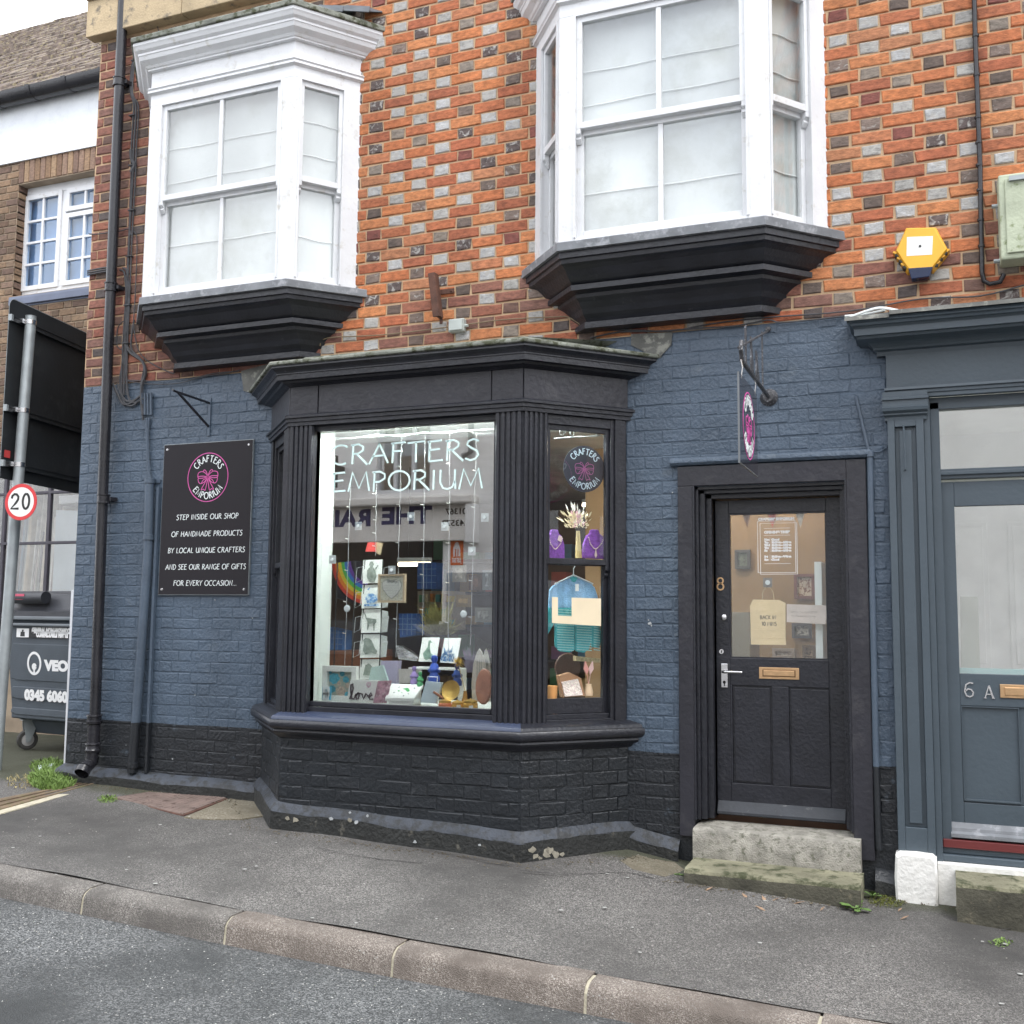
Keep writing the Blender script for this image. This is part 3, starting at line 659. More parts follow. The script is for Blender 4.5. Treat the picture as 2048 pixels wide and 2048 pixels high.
    for i in range(3):
        for j in range(3):
            b0 = Vector((cx+.55+.17*j+.03*i, -.36+.13*i+.07*j, 5.74+.065*i-.0*j))
            mb = MB(); mb.obox(b0, (.9, .45, 0), (.4, -.8, 0), 0, .17, 0, .012, 0, .15, w=(-.25, .5, .55)); mb.build('slate', m_slate, f)
    # lead sill and the stepped corbel under the bay
    p0, s0, h0 = .41, .393, .6125
    def cp(p, z, d=0): return (h0-.25*(p0-p), p, max(.01, p*.96), z)
    mb = MB(); ring_sweep(mb, cx, [(h0-.1, .2, .3, 3.835), (h0-.01, .395, .38, 3.826), cp(p0, 3.82), cp(p0+.003, 3.815), cp(p0+.002, 3.768), cp(p0-.02, 3.766)])
    mb.build('lead_sill', m_lead, f)
    mb = MB(); pr = [(.388, 3.768), (.388, 3.728), (.372, 3.724), (.368, 3.700), (.345, 3.690), (.318, 3.672), (.292, 3.640), (.270, 3.618), (.252, 3.606),
          (.238, 3.600), (.262, 3.598), (.262, 3.566), (.236, 3.562), (.205, 3.556), (.20, 3.535), (.172, 3.515), (.142, 3.482), (.125, 3.452), (.10, 3.430), (.085, 3.41), (.108, 3.406), (.108, 3.368), (.02, 3.362)]
    ring_sweep(mb, cx, [cp(*q) for q in pr]); mb.build('corbel', m_black, f)
    return f
ub1 = upper_bay(-4.577, False)
ub2 = upper_bay(-1.438, True)
# ------------------------------------------------------------------ the shop bay
CX, HW, BP, BS = -3.0265, .8065, .51, .496
bo = lambda d: off(HW, BP, BS, d)
BL = math.hypot(BS, BP)
c_l, c_r = Vector((CX-HW, -BP, 0)), Vector((CX+HW, -BP, 0)); w_l = Vector((CX-HW-BS, 0, 0))
u0, n0 = Vector((1, 0, 0)), Vector((0, -1, 0))
u_r, n_r = Vector((BS, BP, 0)).normalized(), Vector((BP, -BS, 0)).normalized()
u_l, n_l = Vector((BS, -BP, 0)).normalized(), Vector((-BP, -BS, 0)).normalized()
mb = MB()       # plinth core; bricks stand on its faces
ring_sweep(mb, CX, [(*bo(-.12), .83), (*bo(-.002), .83), (*bo(-.002), .0)])
pl = mb.build('shop_bay', m_blackmas, bld)
bay = pl
bb = Bricks('painted_brick', m_blackmas, .0035, .0062, .0038, [(1, 1, 1)], [((1, 1, 1), 0)])
e = -.002
f_l, f_r = c_l+Vector((0, .002, 0)), c_r+Vector((0, .002, 0))
bb.field(pl, f_l, u0, .004, 2*HW-.004, .30, .828, ph=.12, joint=.0065)
bb.field(pl, f_r, u_r, .004, BL-.01, .25, .828, ph=.0, joint=.0065)
bb.field(pl, w_l+Vector((0, .002, 0)), u_l, .01, BL-.004, .30, .828, ph=.0, joint=.0065)
bb.items and None
pb.items += bb.items
m_keep = pb.m
for i, it in enumerate(bb.items): pass
bb.finish(110); pb.items = [it for it in pb.items if it[0] is not pl]; pb.finish(190)
# cement ledge round the foot of the bay and along the wall
def ledge(name, path_in, path_out, h, m):
    mb = MB(); rings = []
    for a, b in zip(path_in, path_out):
        g = gz(b[0], b[1]); w = .006*math.sin(a[0]*9)
        rings.append([(b[0], b[1], g-.08), (b[0]+.0, b[1], g+h-.03+w), (b[0]*.8+a[0]*.2, b[1]*.8+a[1]*.2, g+h-.008+w), (a[0], a[1], g+h+.03+w*.5)])
    mb.loft([r[1:] for r in rings]); o = mb.build(name, m, bld, smooth=True)
    mb = MB(); rnd = random.Random(len(rings)); mb.loft([[(q[0].__float__(), q[1]-rnd.uniform(0, .012), q[2]) if False else (q[0]+rnd.uniform(-.003, .003), q[1]+rnd.uniform(-.004, .004), q[2]+rnd.uniform(-.006, .006)*(k == 2)) for k, q in enumerate(((r[0][0]*1.0, r[0][1]-.012, r[0][2]), ((r[0][0]+r[1][0])/2, (r[0][1]+r[1][1])/2-.008, (r[0][2]+r[1][2])/2), (r[1][0], r[1][1]-.001, r[1][2]+.004)))] for r in rings]); mb.build('ledge_face', m_dirtyblack, o, smooth=True)
    return o
def seg(a, b, n): return [(a[0]+(b[0]-a[0])*i/n, a[1]+(b[1]-a[1])*i/n) for i in range(n+1)]
def canted(d):
    h, p, s = bo(d); return seg((CX-h-s, 0), (CX-h, -p), 8)[:-1]+seg((CX-h, -p), (CX+h, -p), 18)[:-1]+seg((CX+h, -p), (CX+h+s, 0), 8)
ledge('cement_ledge', canted(-.001), canted(.044), .125, m_navyledge)
ledge('cement_ledge', seg((-6.065, -.004), (-4.31, -.004), 16), seg((-6.10, -.075), (-4.29, -.075), 16), .085, m_navyledge)
ledge('cement_ledge', seg((-1.72, -.004), (-1.42, -.004), 4), seg((-1.74, -.055), (-1.42, -.055), 4), .095, m_navyledge)
ledge('cement_ledge', seg((-.352, -.004), (-.24, -.004), 3), seg((-.352, -.07), (-.24, -.07), 3), .09, m_blackmas)
# sill
mb = MB(); ring_sweep(mb, CX, [(*bo(.066), .945), (*bo(.072), .938), (*bo(.074), .915), (*bo(.068), .898), (*bo(.056), .890), (*bo(.044), .886), (*bo(.048), .874), (*bo(.042), .862), (*bo(.025), .852), (*bo(.012), .832), (*bo(.0), .829)])
sill = mb.build('sill', m_black, bay, smooth=True)
for idx, m in ((1, m_bluesill), (0, m_black), (2, m_black)):
    mb = MB(); rings = []
    for d, z in ((-.06, 1.0), (.012, .985), (.052, .970), (.062, .962), (.066, .947)):
        P = bay_path(CX, *bo(d), z); rings.append([P[idx], P[idx+1]])
    mb.loft(rings); mb.build('sill_top', m, bay, smooth=True)
# pilasters with reeding
def pilaster(O, u, n, a, b, z0, z1, ribs):
    mb = MB(); mb.obox(O, u, n, a, b, -.075, -.006, z0, z1); w = (b-a)/ribs
    for i in range(ribs):
        s0 = a+w*i+w*.10; s1 = a+w*(i+1)-w*.10
        P = [Vector(O)+u*s+n*d+Vector((0, 0, z0)) for s, d in ((s0, -.01), (s0+w*.08, .002), (s0+w*.2, .006), (s1-w*.2, .006), (s1-w*.08, .002), (s1, -.01))]
        mb.prism(P, (0, 0, z1-z0))
    return mb.build('pilaster', m_black, bay, bevel=.0015)
ZS, ZH = .975, 2.792
pilaster(c_l, u0, n0, .005, .178, ZS, ZH, 5); pilaster(c_r, -u0, n0, .005, .178, ZS, ZH, 5)
pilaster(c_r, u_r, n_r, .004, .165, ZS, ZH, 5); pilaster(c_l, -u_l, n_l, .004, .165, ZS, ZH, 5)
# front window frame: two steps in, bottom rail
mb = MB(); GY = -.44; gx0, gx1, gz0, gz1 = -3.655, -2.425, 1.056, 2.757
x0, x1 = c_l.x+.178, c_r.x-.178
mb.box(x0-.004, x1+.004, -.475, -.42, gz1, ZH); mb.box(x0-.004, x1+.004, -.478, -.42, ZS-.01, gz0-.032)
mb.box(x0, gx0-.0, -.462, -.42, gz0-.03, gz1); mb.box(gx1, x1, -.462, -.42, gz0-.03, gz1)
mb.box(gx0, gx1, -.466, -.42, gz0-.03, gz0)
wf = mb.build('window_frame', m_black, bay, bevel=.003)
g = MB(); g.box(gx0-.004, gx1+.004, GY, GY+.005, gz0-.004, gz1+.004); g.build('pane', m_glass, bay)
# side sashes on the cants
def cant_s(px, py): return (wpl(px, py, c_r, n_r)-c_r).dot(u_r)
sA, sB = cant_s(1104, 1000), cant_s(1216, 1000)
print('cant s', sA, sB, cant_s(1243, 1000), BL, [round(wpl(1150, q, c_r, n_r).z, 3) for q in (857, 865, 1117, 1130, 1397, 1420, 1437)])
def side_window(O, u, n, a, b, lo, hi):
    """casing lo..hi, glass a..b along the cant"""
    mb = MB()
    mb.obox(O, u, n, lo, a-.022, -.085, -.012, ZS, ZH); mb.obox(O, u, n, b+.024, hi, -.085, -.012, ZS, ZH)
    mb.obox(O, u, n, b+.05, hi-.02, -.012, .002, ZS, ZH)
    mb.obox(O, u, n, a-.022, b+.024, -.085, -.014, 2.735, ZH); mb.obox(O, u, n, a-.022, b+.024, -.085, -.008, ZS-.01, 1.0); mb.obox(O, u, n, a-.022, b+.024, -.09, -.03, 1.0, 1.029)
    fr = mb.build('window_frame', m_black, bay, bevel=.002)
    for z0, z1, d, rt, rb, w in ((1.905, 2.745, -.03, .04, .034, .0), (1.03, 1.935, -.055, .035, .088, .016)):
        mb = MB(); sashframe(mb, O, u, n, a-.022, b+.024, z0, z1, .023+w*.3, rt, rb, d-.03, d); mb.build('sash', m_black, bay, bevel=.002)
        g = MB(); g.obox(O, u, n, a-.004, b+.004, d-.018, d-.014, z0+rb-.003, z1-rt+.003); g.build('pane', m_glass_side, bay)
    mb = MB(); horn(mb, O, u, n, b+.001, .022, -.06, -.03, 1.905); mb.build('sash_horn', m_black, bay)
side_window(c_r, u_r, n_r, sA, sB, .165, BL-.006)
side_window(w_l, u_l, n_l, BL-sB, BL-sA, .006, BL-.165) if False else side_window(c_l, -u_l, n_l, sA, sB, .165, BL-.006)
# architrave, frieze, cornice, roof
mb = MB(); ring_sweep(mb, CX, [(*bo(.0), 2.868), (*bo(.022), 2.866), (*bo(.034), 2.856), (*bo(.034), 2.842), (*bo(.022), 2.838), (*bo(.022), 2.818), (*bo(.012), 2.815), (*bo(.012), 2.793), (*bo(-.09), 2.79)])
mb.build('architrave', m_black, bay)
mb = MB(); ring_sweep(mb, CX, [(*bo(-.09), 3.07), (*bo(-.006), 3.07), (*bo(-.006), 2.862)]); fz = mb.build('frieze', m_black2, bay)
for O, u, n, a, b in ((c_l, u0, n0, .004, .208), (c_l, u0, n0, .218, 2*HW-.205), (c_l, u0, n0, 2*HW-.195, 2*HW-.002), (c_r, u_r, n_r, .004, BL-.01), (w_l, u_l, n_l, .01, BL-.004)):
    mb = MB(); mb.obox(O, u, n, a, b, -.006, .004, 2.868, 3.062); mb.build('board', m_black2, fz, bevel=.0015)
mb = MB(); ring_sweep(mb, CX, [(*bo(.132), 3.166), (*bo(.134), 3.150), (*bo(.122), 3.142), (*bo(.108), 3.132), (*bo(.10), 3.120), (*bo(.10), 3.112), (*bo(.094), 3.110), (*bo(.094), 3.078), (*bo(.06), 3.076), (*bo(.05), 3.064), (*bo(.03), 3.058), (*bo(.015), 3.05), (*bo(.0), 3.046)])
mb.build('cornice', m_black, bay)
mb = MB(); q = bo(.148)
ring_sweep(mb, CX, [(HW-.05, .01, BS+.02, 3.335), (HW-.05, .03, BS, 3.30), (*bo(-.10), 3.268), (*bo(-.085), 3.262), (*bo(-.085), 3.232), (*bo(.10), 3.198), (*bo(.146), 3.190), (*bo(.152), 3.184), (*bo(.150), 3.168), (*bo(.12), 3.164)])
mb.build('lead_roof', m_mossylead, bay, bevel=.004)
# lettering painted on the big pane
def skew_line(O, du, dw):
    O, du, dw = Vector(O), Vector(du), Vector(dw)
    return lambda a, b, d=0.: O+du*a+dw*b+Vector((0, -1, 0))*d
for body, (xa, ya), (xb, yb), top in (('CRAFTERS', (661, 930), (958, 919), (958, 876)), ('EMPORIUM', (664, 983.5), (964, 976.5), (964, 935))):
    A, B = wp(xa, ya, GY-.001), wp(xb, yb, GY-.001); T = wp(*top, GY-.001)
    mb = MB(); u = (B-A); w = u.length; mid = (A+B)/2; h = T.z-B.z
    mp = skew_line(mid, u/w, (0, 0, 1)); stroke_text(mb, body, h*.95, w, mp, .0115)
    mb.build('lettering', mat('window_lettering_paint', (.70, .88, .86), .6, .02), bay)
# dado-coloured inner lining and floor of the display
m_in_white = mat('white_display_lining', (.75, .80, .76), .6, .04)
# ------------------------------------------------------------------ room behind the shop window
m_tan = mat('tan_plaster', (.30, .19, .095), .85, .12, 3)
m_floor = mat('wooden_floor', (.16, .085, .05), .5, .3, 5)
m_dark = mat('dark_joinery', (.05, .04, .035), .6, .2)
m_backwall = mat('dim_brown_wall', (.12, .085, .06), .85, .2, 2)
room = thing('shop_interior', 'tan walled shop room seen through the big window and door', 'room', (-3, 3, .45)); 
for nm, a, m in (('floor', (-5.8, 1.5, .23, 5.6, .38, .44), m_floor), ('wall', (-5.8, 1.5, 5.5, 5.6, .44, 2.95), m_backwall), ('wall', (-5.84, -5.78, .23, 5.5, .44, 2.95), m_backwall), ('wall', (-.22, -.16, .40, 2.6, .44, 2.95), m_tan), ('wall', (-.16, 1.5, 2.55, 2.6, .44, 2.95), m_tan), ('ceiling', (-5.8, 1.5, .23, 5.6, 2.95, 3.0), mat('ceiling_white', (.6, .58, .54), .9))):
    mb = MB(); mb.box(*a); mb.build(nm, m, room, keep=True)
room['kind'] = 'structure'
mb = MB(); mb.box(-2.62, -1.55, 1.9, 1.98, .44, 2.95); mb.build('partition', m_tan, room)
mb = MB()    # bay ceiling
mb.prism([Vector(p) for p in bay_path(CX, *bo(-.07), 2.80)], (0, 0, .03)); mb.build('bay_soffit', m_in_white, bay)
mb = MB(); mb.prism([(-3.64, -.415, .99), (-2.43, -.415, .99), (-2.43+.40, .0, .99), (-1.95, .45, .99), (-4.0, .45, .99), (-3.66-.25, -.2, .99)], (0, 0, .03))
disp = mb.build('display_shelf', m_in_white, bay)
mb = MB(); mb.prism([(-3.672, -.415, 1.02), (-3.70, -.17, 1.02), (-3.72, -.17, 1.02), (-3.69, -.42, 1.02)], (0, 0, 1.78)); mb.build('reveal_panel', m_in_white, bay)
mb = MB(); mb.box(-1.80, -1.755, -.03, .22, .99, 2.79); mb.build('reveal_panel', m_in_white, bay)
mb = MB(); mb.box(-4.30, -1.75, .0, .20, 2.79, 3.01); mb.build('lintel', m_in_white, bay)
mb = MB(); mb.box(-4.1, -1.8, .20, .24, .44, .99); mb.build('display_back', m_dark, bay)
# ------------------------------------------------------------------ door 8
frame = MB(); FY = -.028
frame.box(-1.418, -1.33, FY, .0, .345, 2.372); frame.box(-.458, -.352, FY, .0, .30, 2.49); frame.box(-1.418, -.4581, FY-.001, .0, 2.372, 2.49)
de = frame.build('doorcase', m_black2, bld, bevel=.004)
mb = MB()
for x0, x1, y0, y1 in ((-1.33, -1.318, -.028, .06), (-1.318, -1.30, .0, .10), (-1.30, -1.268, .03, .12), (-1.268, -1.236, .07, .20)):
    mb.box(x0, x1, y0, y1, .44, 2.372)
for x0, x1, y0, y1 in ((-.470, -.458, -.028, .06), (-.484, -.470, .03, .10), (-.502, -.484, .06, .20)):
    mb.box(x0, x1, y0, y1, .44, 2.372)
mb.box(-1.318, -.47, .0, .06, 2.352, 2.372); mb.box(-1.30, -.484, .03, .12, 2.33, 2.352); mb.box(-1.268, -.502, .07, .2, 2.303, 2.33)
mb.box(-1.328, -.458, .06, .22, 2.36, 2.372)
mb.box(-1.33, -1.236, .12, .22, .44, 2.37); mb.box(-.502, -.458, .12, .22, .44, 2.37)
mb.build('door_jamb', m_black, de, bevel=.002)
mb = MB(); rings = []
for x in frange(-1.46, -.325, .1):
    rings.append([(x, -.002, 2.548), (x, -.04, 2.540), (x, -.048, 2.528), (x, -.048, 2.512), (x, -.036, 2.498), (x, -.002, 2.494)])
mb.loft(rings, True, True); mb.build('drip_moulding', m_navy, de, smooth=True)
DY = .15; LX0, LX1, LZ0, LZ1 = -1.232, -.506, .452, 2.30
gx = (-1.151, -.588, 1.362, 2.219)
mb = MB()
mb.box(LX0, gx[0], DY, DY+.045, LZ0, LZ1); mb.box(gx[1], LX1, DY, DY+.045, LZ0, LZ1); mb.box(gx[0], gx[1], DY, DY+.045, gx[3], LZ1)
mb.box(gx[0], gx[1], DY, DY+.045, 1.203, gx[2]); mb.box(gx[0], gx[1], DY, DY+.045, LZ0, .638)
mb.box(-.911, -.814, DY, DY+.045, .638, 1.203); mb.box(gx[0]-.001, -1.139, DY+.0, DY+.045, .638, 1.203); mb.box(-.58, gx[1]+.001, DY+.0, DY+.045, .638, 1.203)
door = mb.build('door', m_black, bld, bevel=.003)
for a, b in ((-1.139, -.911), (-.814, -.58)):
    mb = MB(); mb.box(a, b, DY+.012, DY+.03, .638, 1.203); mb.box(a+.012, b-.012, DY+.003, DY+.012, .65, 1.191); mb.build('panel', m_black, door, bevel=.002)
mb = MB()
for q in ((gx[0], gx[0]+.008, gx[2], gx[3]), (gx[1]-.008, gx[1], gx[2], gx[3]), (gx[0]+.008, gx[1]-.008, gx[2], gx[2]+.008), (gx[0]+.008, gx[1]-.008, gx[3]-.008, gx[3])):
    mb.box(q[0], q[1], DY+.004, DY+.03, q[2], q[3])
mb.build('glazing_bead', m_black, door)
g = MB(); g.box(gx[0], gx[1], DY+.018, DY+.023, gx[2], gx[3]); g.build('pane', m_glass_door, door)
mb = MB(); mb.prism([(LX0+.005, DY-.001, .565-.03), (LX0+.005, DY-.012, .522), (LX0+.005, DY-.04, .478), (LX0+.005, DY-.04, .462), (LX0+.005, DY-.001, .462)], (LX1-LX0-.01, 0, 0)); mb.build('weather_bar', mat('worn_dark_bar', (.03, .034, .042), .6, .2, 8, .5, 40, col2=(.12, .12, .12), thr=(.6, .7)), door, bevel=.002)
# door furniture
mb = MB(); mb.box(*[wp(1518, 1334, DY-.004).x, wp(1598, 1334, DY-.004).x], DY-.006, DY-.0, wp(1518, 1357, DY).z, wp(1518, 1334, DY).z)
lb = mb.build('letterbox', m_brass, door, bevel=.0015)
c = lb.location + Vector(door.get('_w')); mb = MB(); mb.box(c.x-.094, c.x+.094, DY-.0075, DY-.006, c.z-.020, c.z+.020); mb.build('flap_surround', mat('dark_brass', (.20, .12, .06), .5, metal=.6), lb)
mb = MB(); mb.box(c.x-.088, c.x+.088, DY-.0125, DY-.0075, c.z-.015, c.z+.016); mb.build('flap', m_brass, lb, bevel=.002)
hp = wp(1449, 1350, DY)
mb = MB(); mb.box(hp.x-.020, hp.x+.020, DY-.008, DY, wp(1449, 1375, DY).z, wp(1449, 1327, DY).z); hd = mb.build('handle_plate', m_steel, door, bevel=.003)
hz = wp(1449, 1343, DY).z
mb = MB(); mb.tube([(hp.x, DY-.005, hz), (hp.x, DY-.045, hz), (hp.x+.012, DY-.052, hz), (hp.x+.10, DY-.05, hz+.001), (hp.x+.108, DY-.046, hz)], .0075, 10, rs=[.010, .009, .009, .007, .0075]); mb.build('lever', m_steel, hd, smooth=True)
mb = MB(); mb.lathe((hp.x, DY-.008, hz-.062), [(.0, -.003), (.008, -.003), (.009, 0)], 12, (0, -1, 0)); mb.box(hp.x-.003, hp.x+.003, DY-.012, DY-.008, hz-.085, hz-.062); mb.build('keyhole', m_ink, hd)
q = wp(1448, 1235, DY); mb = MB(); mb.lathe((q.x, DY, q.z), [(.0, .016), (.012, .016), (.0175, .012), (.0175, 0)], 18, (0, -1, 0)); mb.build('cylinder_lock', m_steel, door, smooth=True)
q = wp(1443, 1303, DY); mb = MB(); mb.lathe((q.x, DY, q.z), [(.0, .003), (.014, .003), (.015, 0)], 18, (0, -1, 0)); k = mb.build('escutcheon', m_steel, door)
mb = MB(); mb.lathe((q.x, DY-.0035, q.z+.003), [(0, 0), (.004, 0), (.004, -.003)], 10, (0, -1, 0)); mb.box(q.x-.002, q.x+.002, DY-.0045, DY-.003, q.z-.009, q.z+.003); mb.build('keyhole', m_ink, k)
q = wp(1441, 1168, DY); mb = MB(); w = .0085
mp = front_map(q.x, DY-.001, q.z); mb.ribbon(arc(0, .017, .0165, 90, 450, 14, .0165), w, mp, .004); mb.ribbon(arc(0, -.019, .019, 90, 450, 14), w, mp, .004)
o = mb.build('house_number', m_brass, door); o.location.z += .003
# ------------------------------------------------------------------ steps
def slab(name, x0, x1, yf, yb, z0, z1, m, label, jit=.004, m2=None):
    rnd = random.Random(int(x0*100)); mb = MB(); rings = []
    for x in frange(x0, x1, .11):
        j = rnd.uniform(-jit, jit); k = rnd.uniform(-jit, jit)
        rings.append([(x, yb, z0), (x, yb, z1+.006), (x, (yf*.5+yb*.5), z1+.003+k*.4), (x, yf+.028, z1+k*.3), (x, yf+.008+j, z1-.006), (x, yf+j, z1-.022), (x, yf+k, z0)])
    mb.loft(rings, True, True); o = mb.build(name, m, None, smooth=True)
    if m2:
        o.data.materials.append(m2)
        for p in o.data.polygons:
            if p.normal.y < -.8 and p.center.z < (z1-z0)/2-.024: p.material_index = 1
    return tag(o, label, 'step')
slab('door_step', -1.322, -.42, -.12, .152, .24, .412, m_step, 'upper speckled granite step right under the black shop door')
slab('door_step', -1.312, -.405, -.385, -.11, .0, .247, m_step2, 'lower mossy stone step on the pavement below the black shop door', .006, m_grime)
# ------------------------------------------------------------------ grey shopfront next door (6A)
gs = thing('shopfront', 'slate grey shopfront with door 6A and stepped cornice at the right edge', 'shopfront', (.6, 0, .2))
XE = 3.0
def P(name, boxes, m=m_grey, parent=gs, bevel=.003, root=None):
    mb = MB()
    for b in boxes: mb.box(*b)
    return mb.build(name, m, parent, bevel=bevel)
P('fascia', [(-.232, XE, -.05, .0, 2.868, 3.085)])
mb = MB(); pr = [(.0, 3.235), (.265, 3.232), (.27, 3.21), (.255, 3.205), (.25, 3.192), (.235, 3.188), (.225, 3.178), (.225, 3.143), (.205, 3.14), (.20, 3.128), (.12, 3.122), (.10, 3.112), (.085, 3.10), (.08, 3.088), (.055, 3.082), (.05, 3.06)]
# cornice with a returned left end
mb.loft([[(-.245-d*.62, .0, z), (-.245-d*.62, -d, z), (XE, -d, z)] for d, z in pr]); mb.build('cornice', m_grey, gs)
mb = MB(); mb.loft([[(-.43, .0, 3.30), (-.43, -.05, 3.262), (-.43, -.275, 3.240), (-.43, -.283, 3.215)], [(-.2, .0, 3.30), (-.2, -.05, 3.268), (-.2, -.275, 3.24), (-.2, -.283, 3.215)], [(-.199, .0, 3.33), (-.199, -.04, 3.30), (-.199, -.285, 3.252), (-.199, -.292, 3.228)], [(XE, .0, 3.36), (XE, -.04, 3.32), (XE, -.285, 3.256), (XE, -.292, 3.23)]])
mb.build('lead_flashing', m_leaddull, gs)
mb = MB(); mb.loft([[(-.242, .0, z), (-.242, -d, z), (XE, -d, z)] for d, z in ((.05, 2.874), (.075, 2.872), (.078, 2.858), (.066, 2.853), (.066, 2.838), (.058, 2.834), (.058, 2.815), (.03, 2.812))]); mb.build('architrave', m_grey, gs)
# capital and pilaster
mb = MB()
mb.loft([[(-.244-d*.1, .0, z), (-.244-d*.3, -.055-d, z), (-.030+d*.3, -.055-d, z), (-.030+d*.1, .0, z)] for d, z in ((.0, 2.846), (.03, 2.845), (.03, 2.815), (.045, 2.81), (.045, 2.80), (.034, 2.797), (.034, 2.762), (.042, 2.757), (.038, 2.74), (.018, 2.728), (.02, 2.72), (.002, 2.71), (.0, 2.69))])
mb.build('capital', m_grey, gs)
P('pilaster', [(-.232, -.195, -.055, 0, .365, 2.705), (-.085, -.045, -.055, 0, .33, 2.705), (-.195, -.085, -.055, 0, 2.655, 2.705), (-.195, -.085, -.055, 0, .365, .50), (-.195, -.085, -.03, 0, .50, 2.655), (-.172, -.108, -.045, -.03, .52, 2.635)])
mb = MB()
hk = [wp(*q, -.075) for q in ((1806, 846), (1808, 862), (1808, 884), (1810, 908), (1810, 938))]
mb.tube([q+Vector((0, .03 if i in (0,) else 0, 0)) for i, q in enumerate(hk)], .005, 6); mb.tube([hk[3]+Vector((0, .04, 0)), hk[3]], .006, 6); mb.tube([hk[4]+Vector((0, .04, 0)), hk[4]], .006, 6); mb.build('hook', m_grey, gs)
P('frame', [(-.045, -.012, -.035, .03, .33, 2.815), (-.012, .035, .0, .06, .40, 2.79), (-.012, XE, .0, .06, 2.75, 2.815), (.0, XE, .02, .08, 2.365, 2.42), (.0, XE, .005, .05, 2.385, 2.405)])
P('frame', [(-.012, .012, .06, .10, .44, 2.75)])
for b in ((.0, XE, .04, .045, 2.418, 2.752), ):
    g = MB(); g.box(*b); g.build('pane', m_glass, gs)
GD = .04
dr = P('door', [(.022, .098, GD, GD+.04, .45, 2.35), (.098, .86, GD, GD+.04, 2.215, 2.35), (.098, .86, GD, GD+.04, 1.142, 1.312), (.098, .86, GD, GD+.04, .45, .635), (.62, .86, GD, GD+.04, .635, 1.142), (.86, .93, GD, GD+.04, .45, 2.35)], parent=gs)
dx0 = wp(1924, 1412, GD).x; dx1 = wp(2043, 1614, GD).x; dz0, dz1 = wp(1930, 1601, GD).z, wp(1924, 1412, GD).z
dr2 = P('panel', [(.098, .62, GD+.012, GD+.03, .635, 1.142), (dx0-.005, dx0, GD-.002, GD+.012, dz0, dz1), (dx1, dx1+.005, GD-.002, GD+.012, dz0, dz1), (dx0, dx1, GD-.002, GD+.012, dz1-.005, dz1), (dx0, dx1, GD-.004, GD+.012, dz0, dz0+.009)], parent=dr, bevel=.001)
g = MB(); g.box(.098, .86, GD+.015, GD+.02, 1.312, 2.215); g.build('pane', m_glass, dr)
mb = MB(); mb.prism([(.03, GD-.001, .53), (.03, GD-.03, .505), (.03, GD-.034, .488), (.03, GD-.05, .478), (.03, GD-.05, .458), (.03, GD-.001, .458)], (.88, 0, 0)); mb.build('weather_bar', m_lead, dr, bevel=.001)
P('threshold', [(-.01, XE, -.02, .09, .405, .447)], m_maroon); P('sill_board', [(-.02, XE, -.005, .1, .372, .404), (-.05, XE, -.03, .1, .335, .371)], m_grey, bevel=.006)
mb = MB(); mp = front_map(wp(1938, 1384, GD).x, GD-.001, wp(1938, 1394, GD).z)
s = wp(1938, 1365, GD).z-wp(1938, 1394, GD).z
mb.ribbon([(.022, s*.95), (.005, s*1.0), (-.014, s*.85), (-.021, s*.4), (-.012, s*.08), (.004, s*.02), (.018, s*.12), (.021, s*.33), (.012, s*.52), (-.004, s*.56), (-.018, s*.42)], .0075, mp, .005)
mb.build('house_number', m_steel, dr)
mb = MB(); mp = front_map(wp(1978, 1384, GD).x, GD-.001, wp(1978, 1396, GD).z); s *= .85
mb.ribbon([(-.020, 0), (.0, s)], .006, mp, .005); mb.ribbon([(.0, s), (.020, 0)], .009, mp, .0052); mb.ribbon([(-.012, s*.3), (.012, s*.3)], .005, mp, .0048); mb.ribbon([(-.026, 0), (-.012, 0)], .004, mp, .0047); mb.ribbon([(.012, 0), (.028, 0)], .004, mp, .0047); mb.build('house_letter', m_steel, dr)
lz0, lz1 = wp(2020, 1396, GD).z, wp(2020, 1369, GD).z; lx = wp(2000, 1380, GD).x
mb = MB(); mb.box(lx, lx+.25, GD-.008, GD, lz0, lz1); l6 = mb.build('letterbox', m_brass, dr, bevel=.002)
mb = MB(); mb.box(lx+.022, lx+.228, GD-.014, GD-.008, lz0+.014, lz1-.014); mb.build('flap', m_brass, l6, bevel=.004)
# what shows through the grey door: pale lobby, panelled inner door
lob = thing('entrance_lobby', 'pale lobby with a white panelled inner door behind the glass of door 6A', 'lobby', (.5, 1, .4))
m_pale = mat('pale_lobby_paint', (.82, .84, .80), .8, .04)
mb = MB(); mb.box(-.14, -.10, .10, 1.6, .4, 2.9); mb.box(-.14, 3, 1.60, 1.64, .4, 2.9); mb.box(-.14, 3, .1, 1.6, 2.86, 2.9); mb.box(-.14, 3, .1, 1.6, .36, .40); mb.build('lining', m_pale, lob)
mb = MB(); mb.box(-.06, .8, 1.555, 1.598, .4, 2.42); idr = mb.build('inner_door', mat('white_door', (.84, .85, .82), .6), lob)
for a, b in ((.02, .32), (.44, .72)):
    for z0, z1 in ((.6, 1.15), (1.28, 2.25)):
        mb = MB(); mb.box(a, b, 1.54, 1.554, z0, z1); mb.box(a+.03, b-.03, 1.53, 1.54, z0+.03, z1-.03); mb.build('panel', mat('white_door', (1, 1, 1)), idr, bevel=.004)
lob['kind'] = 'structure'
mb = MB(); mb.prism([Vector(wp(1920, 1193, .16)), Vector(wp(1956, 1193, .16)), Vector(wp(1960, 1338, .16)), Vector(wp(1922, 1338, .16))], (0, .02, 0)); tag(mb.build('parcel_box', mat('pale_green_card', (.36, .38, .30), .8)), 'pale olive board leaning behind the glass of door 6A', 'board')
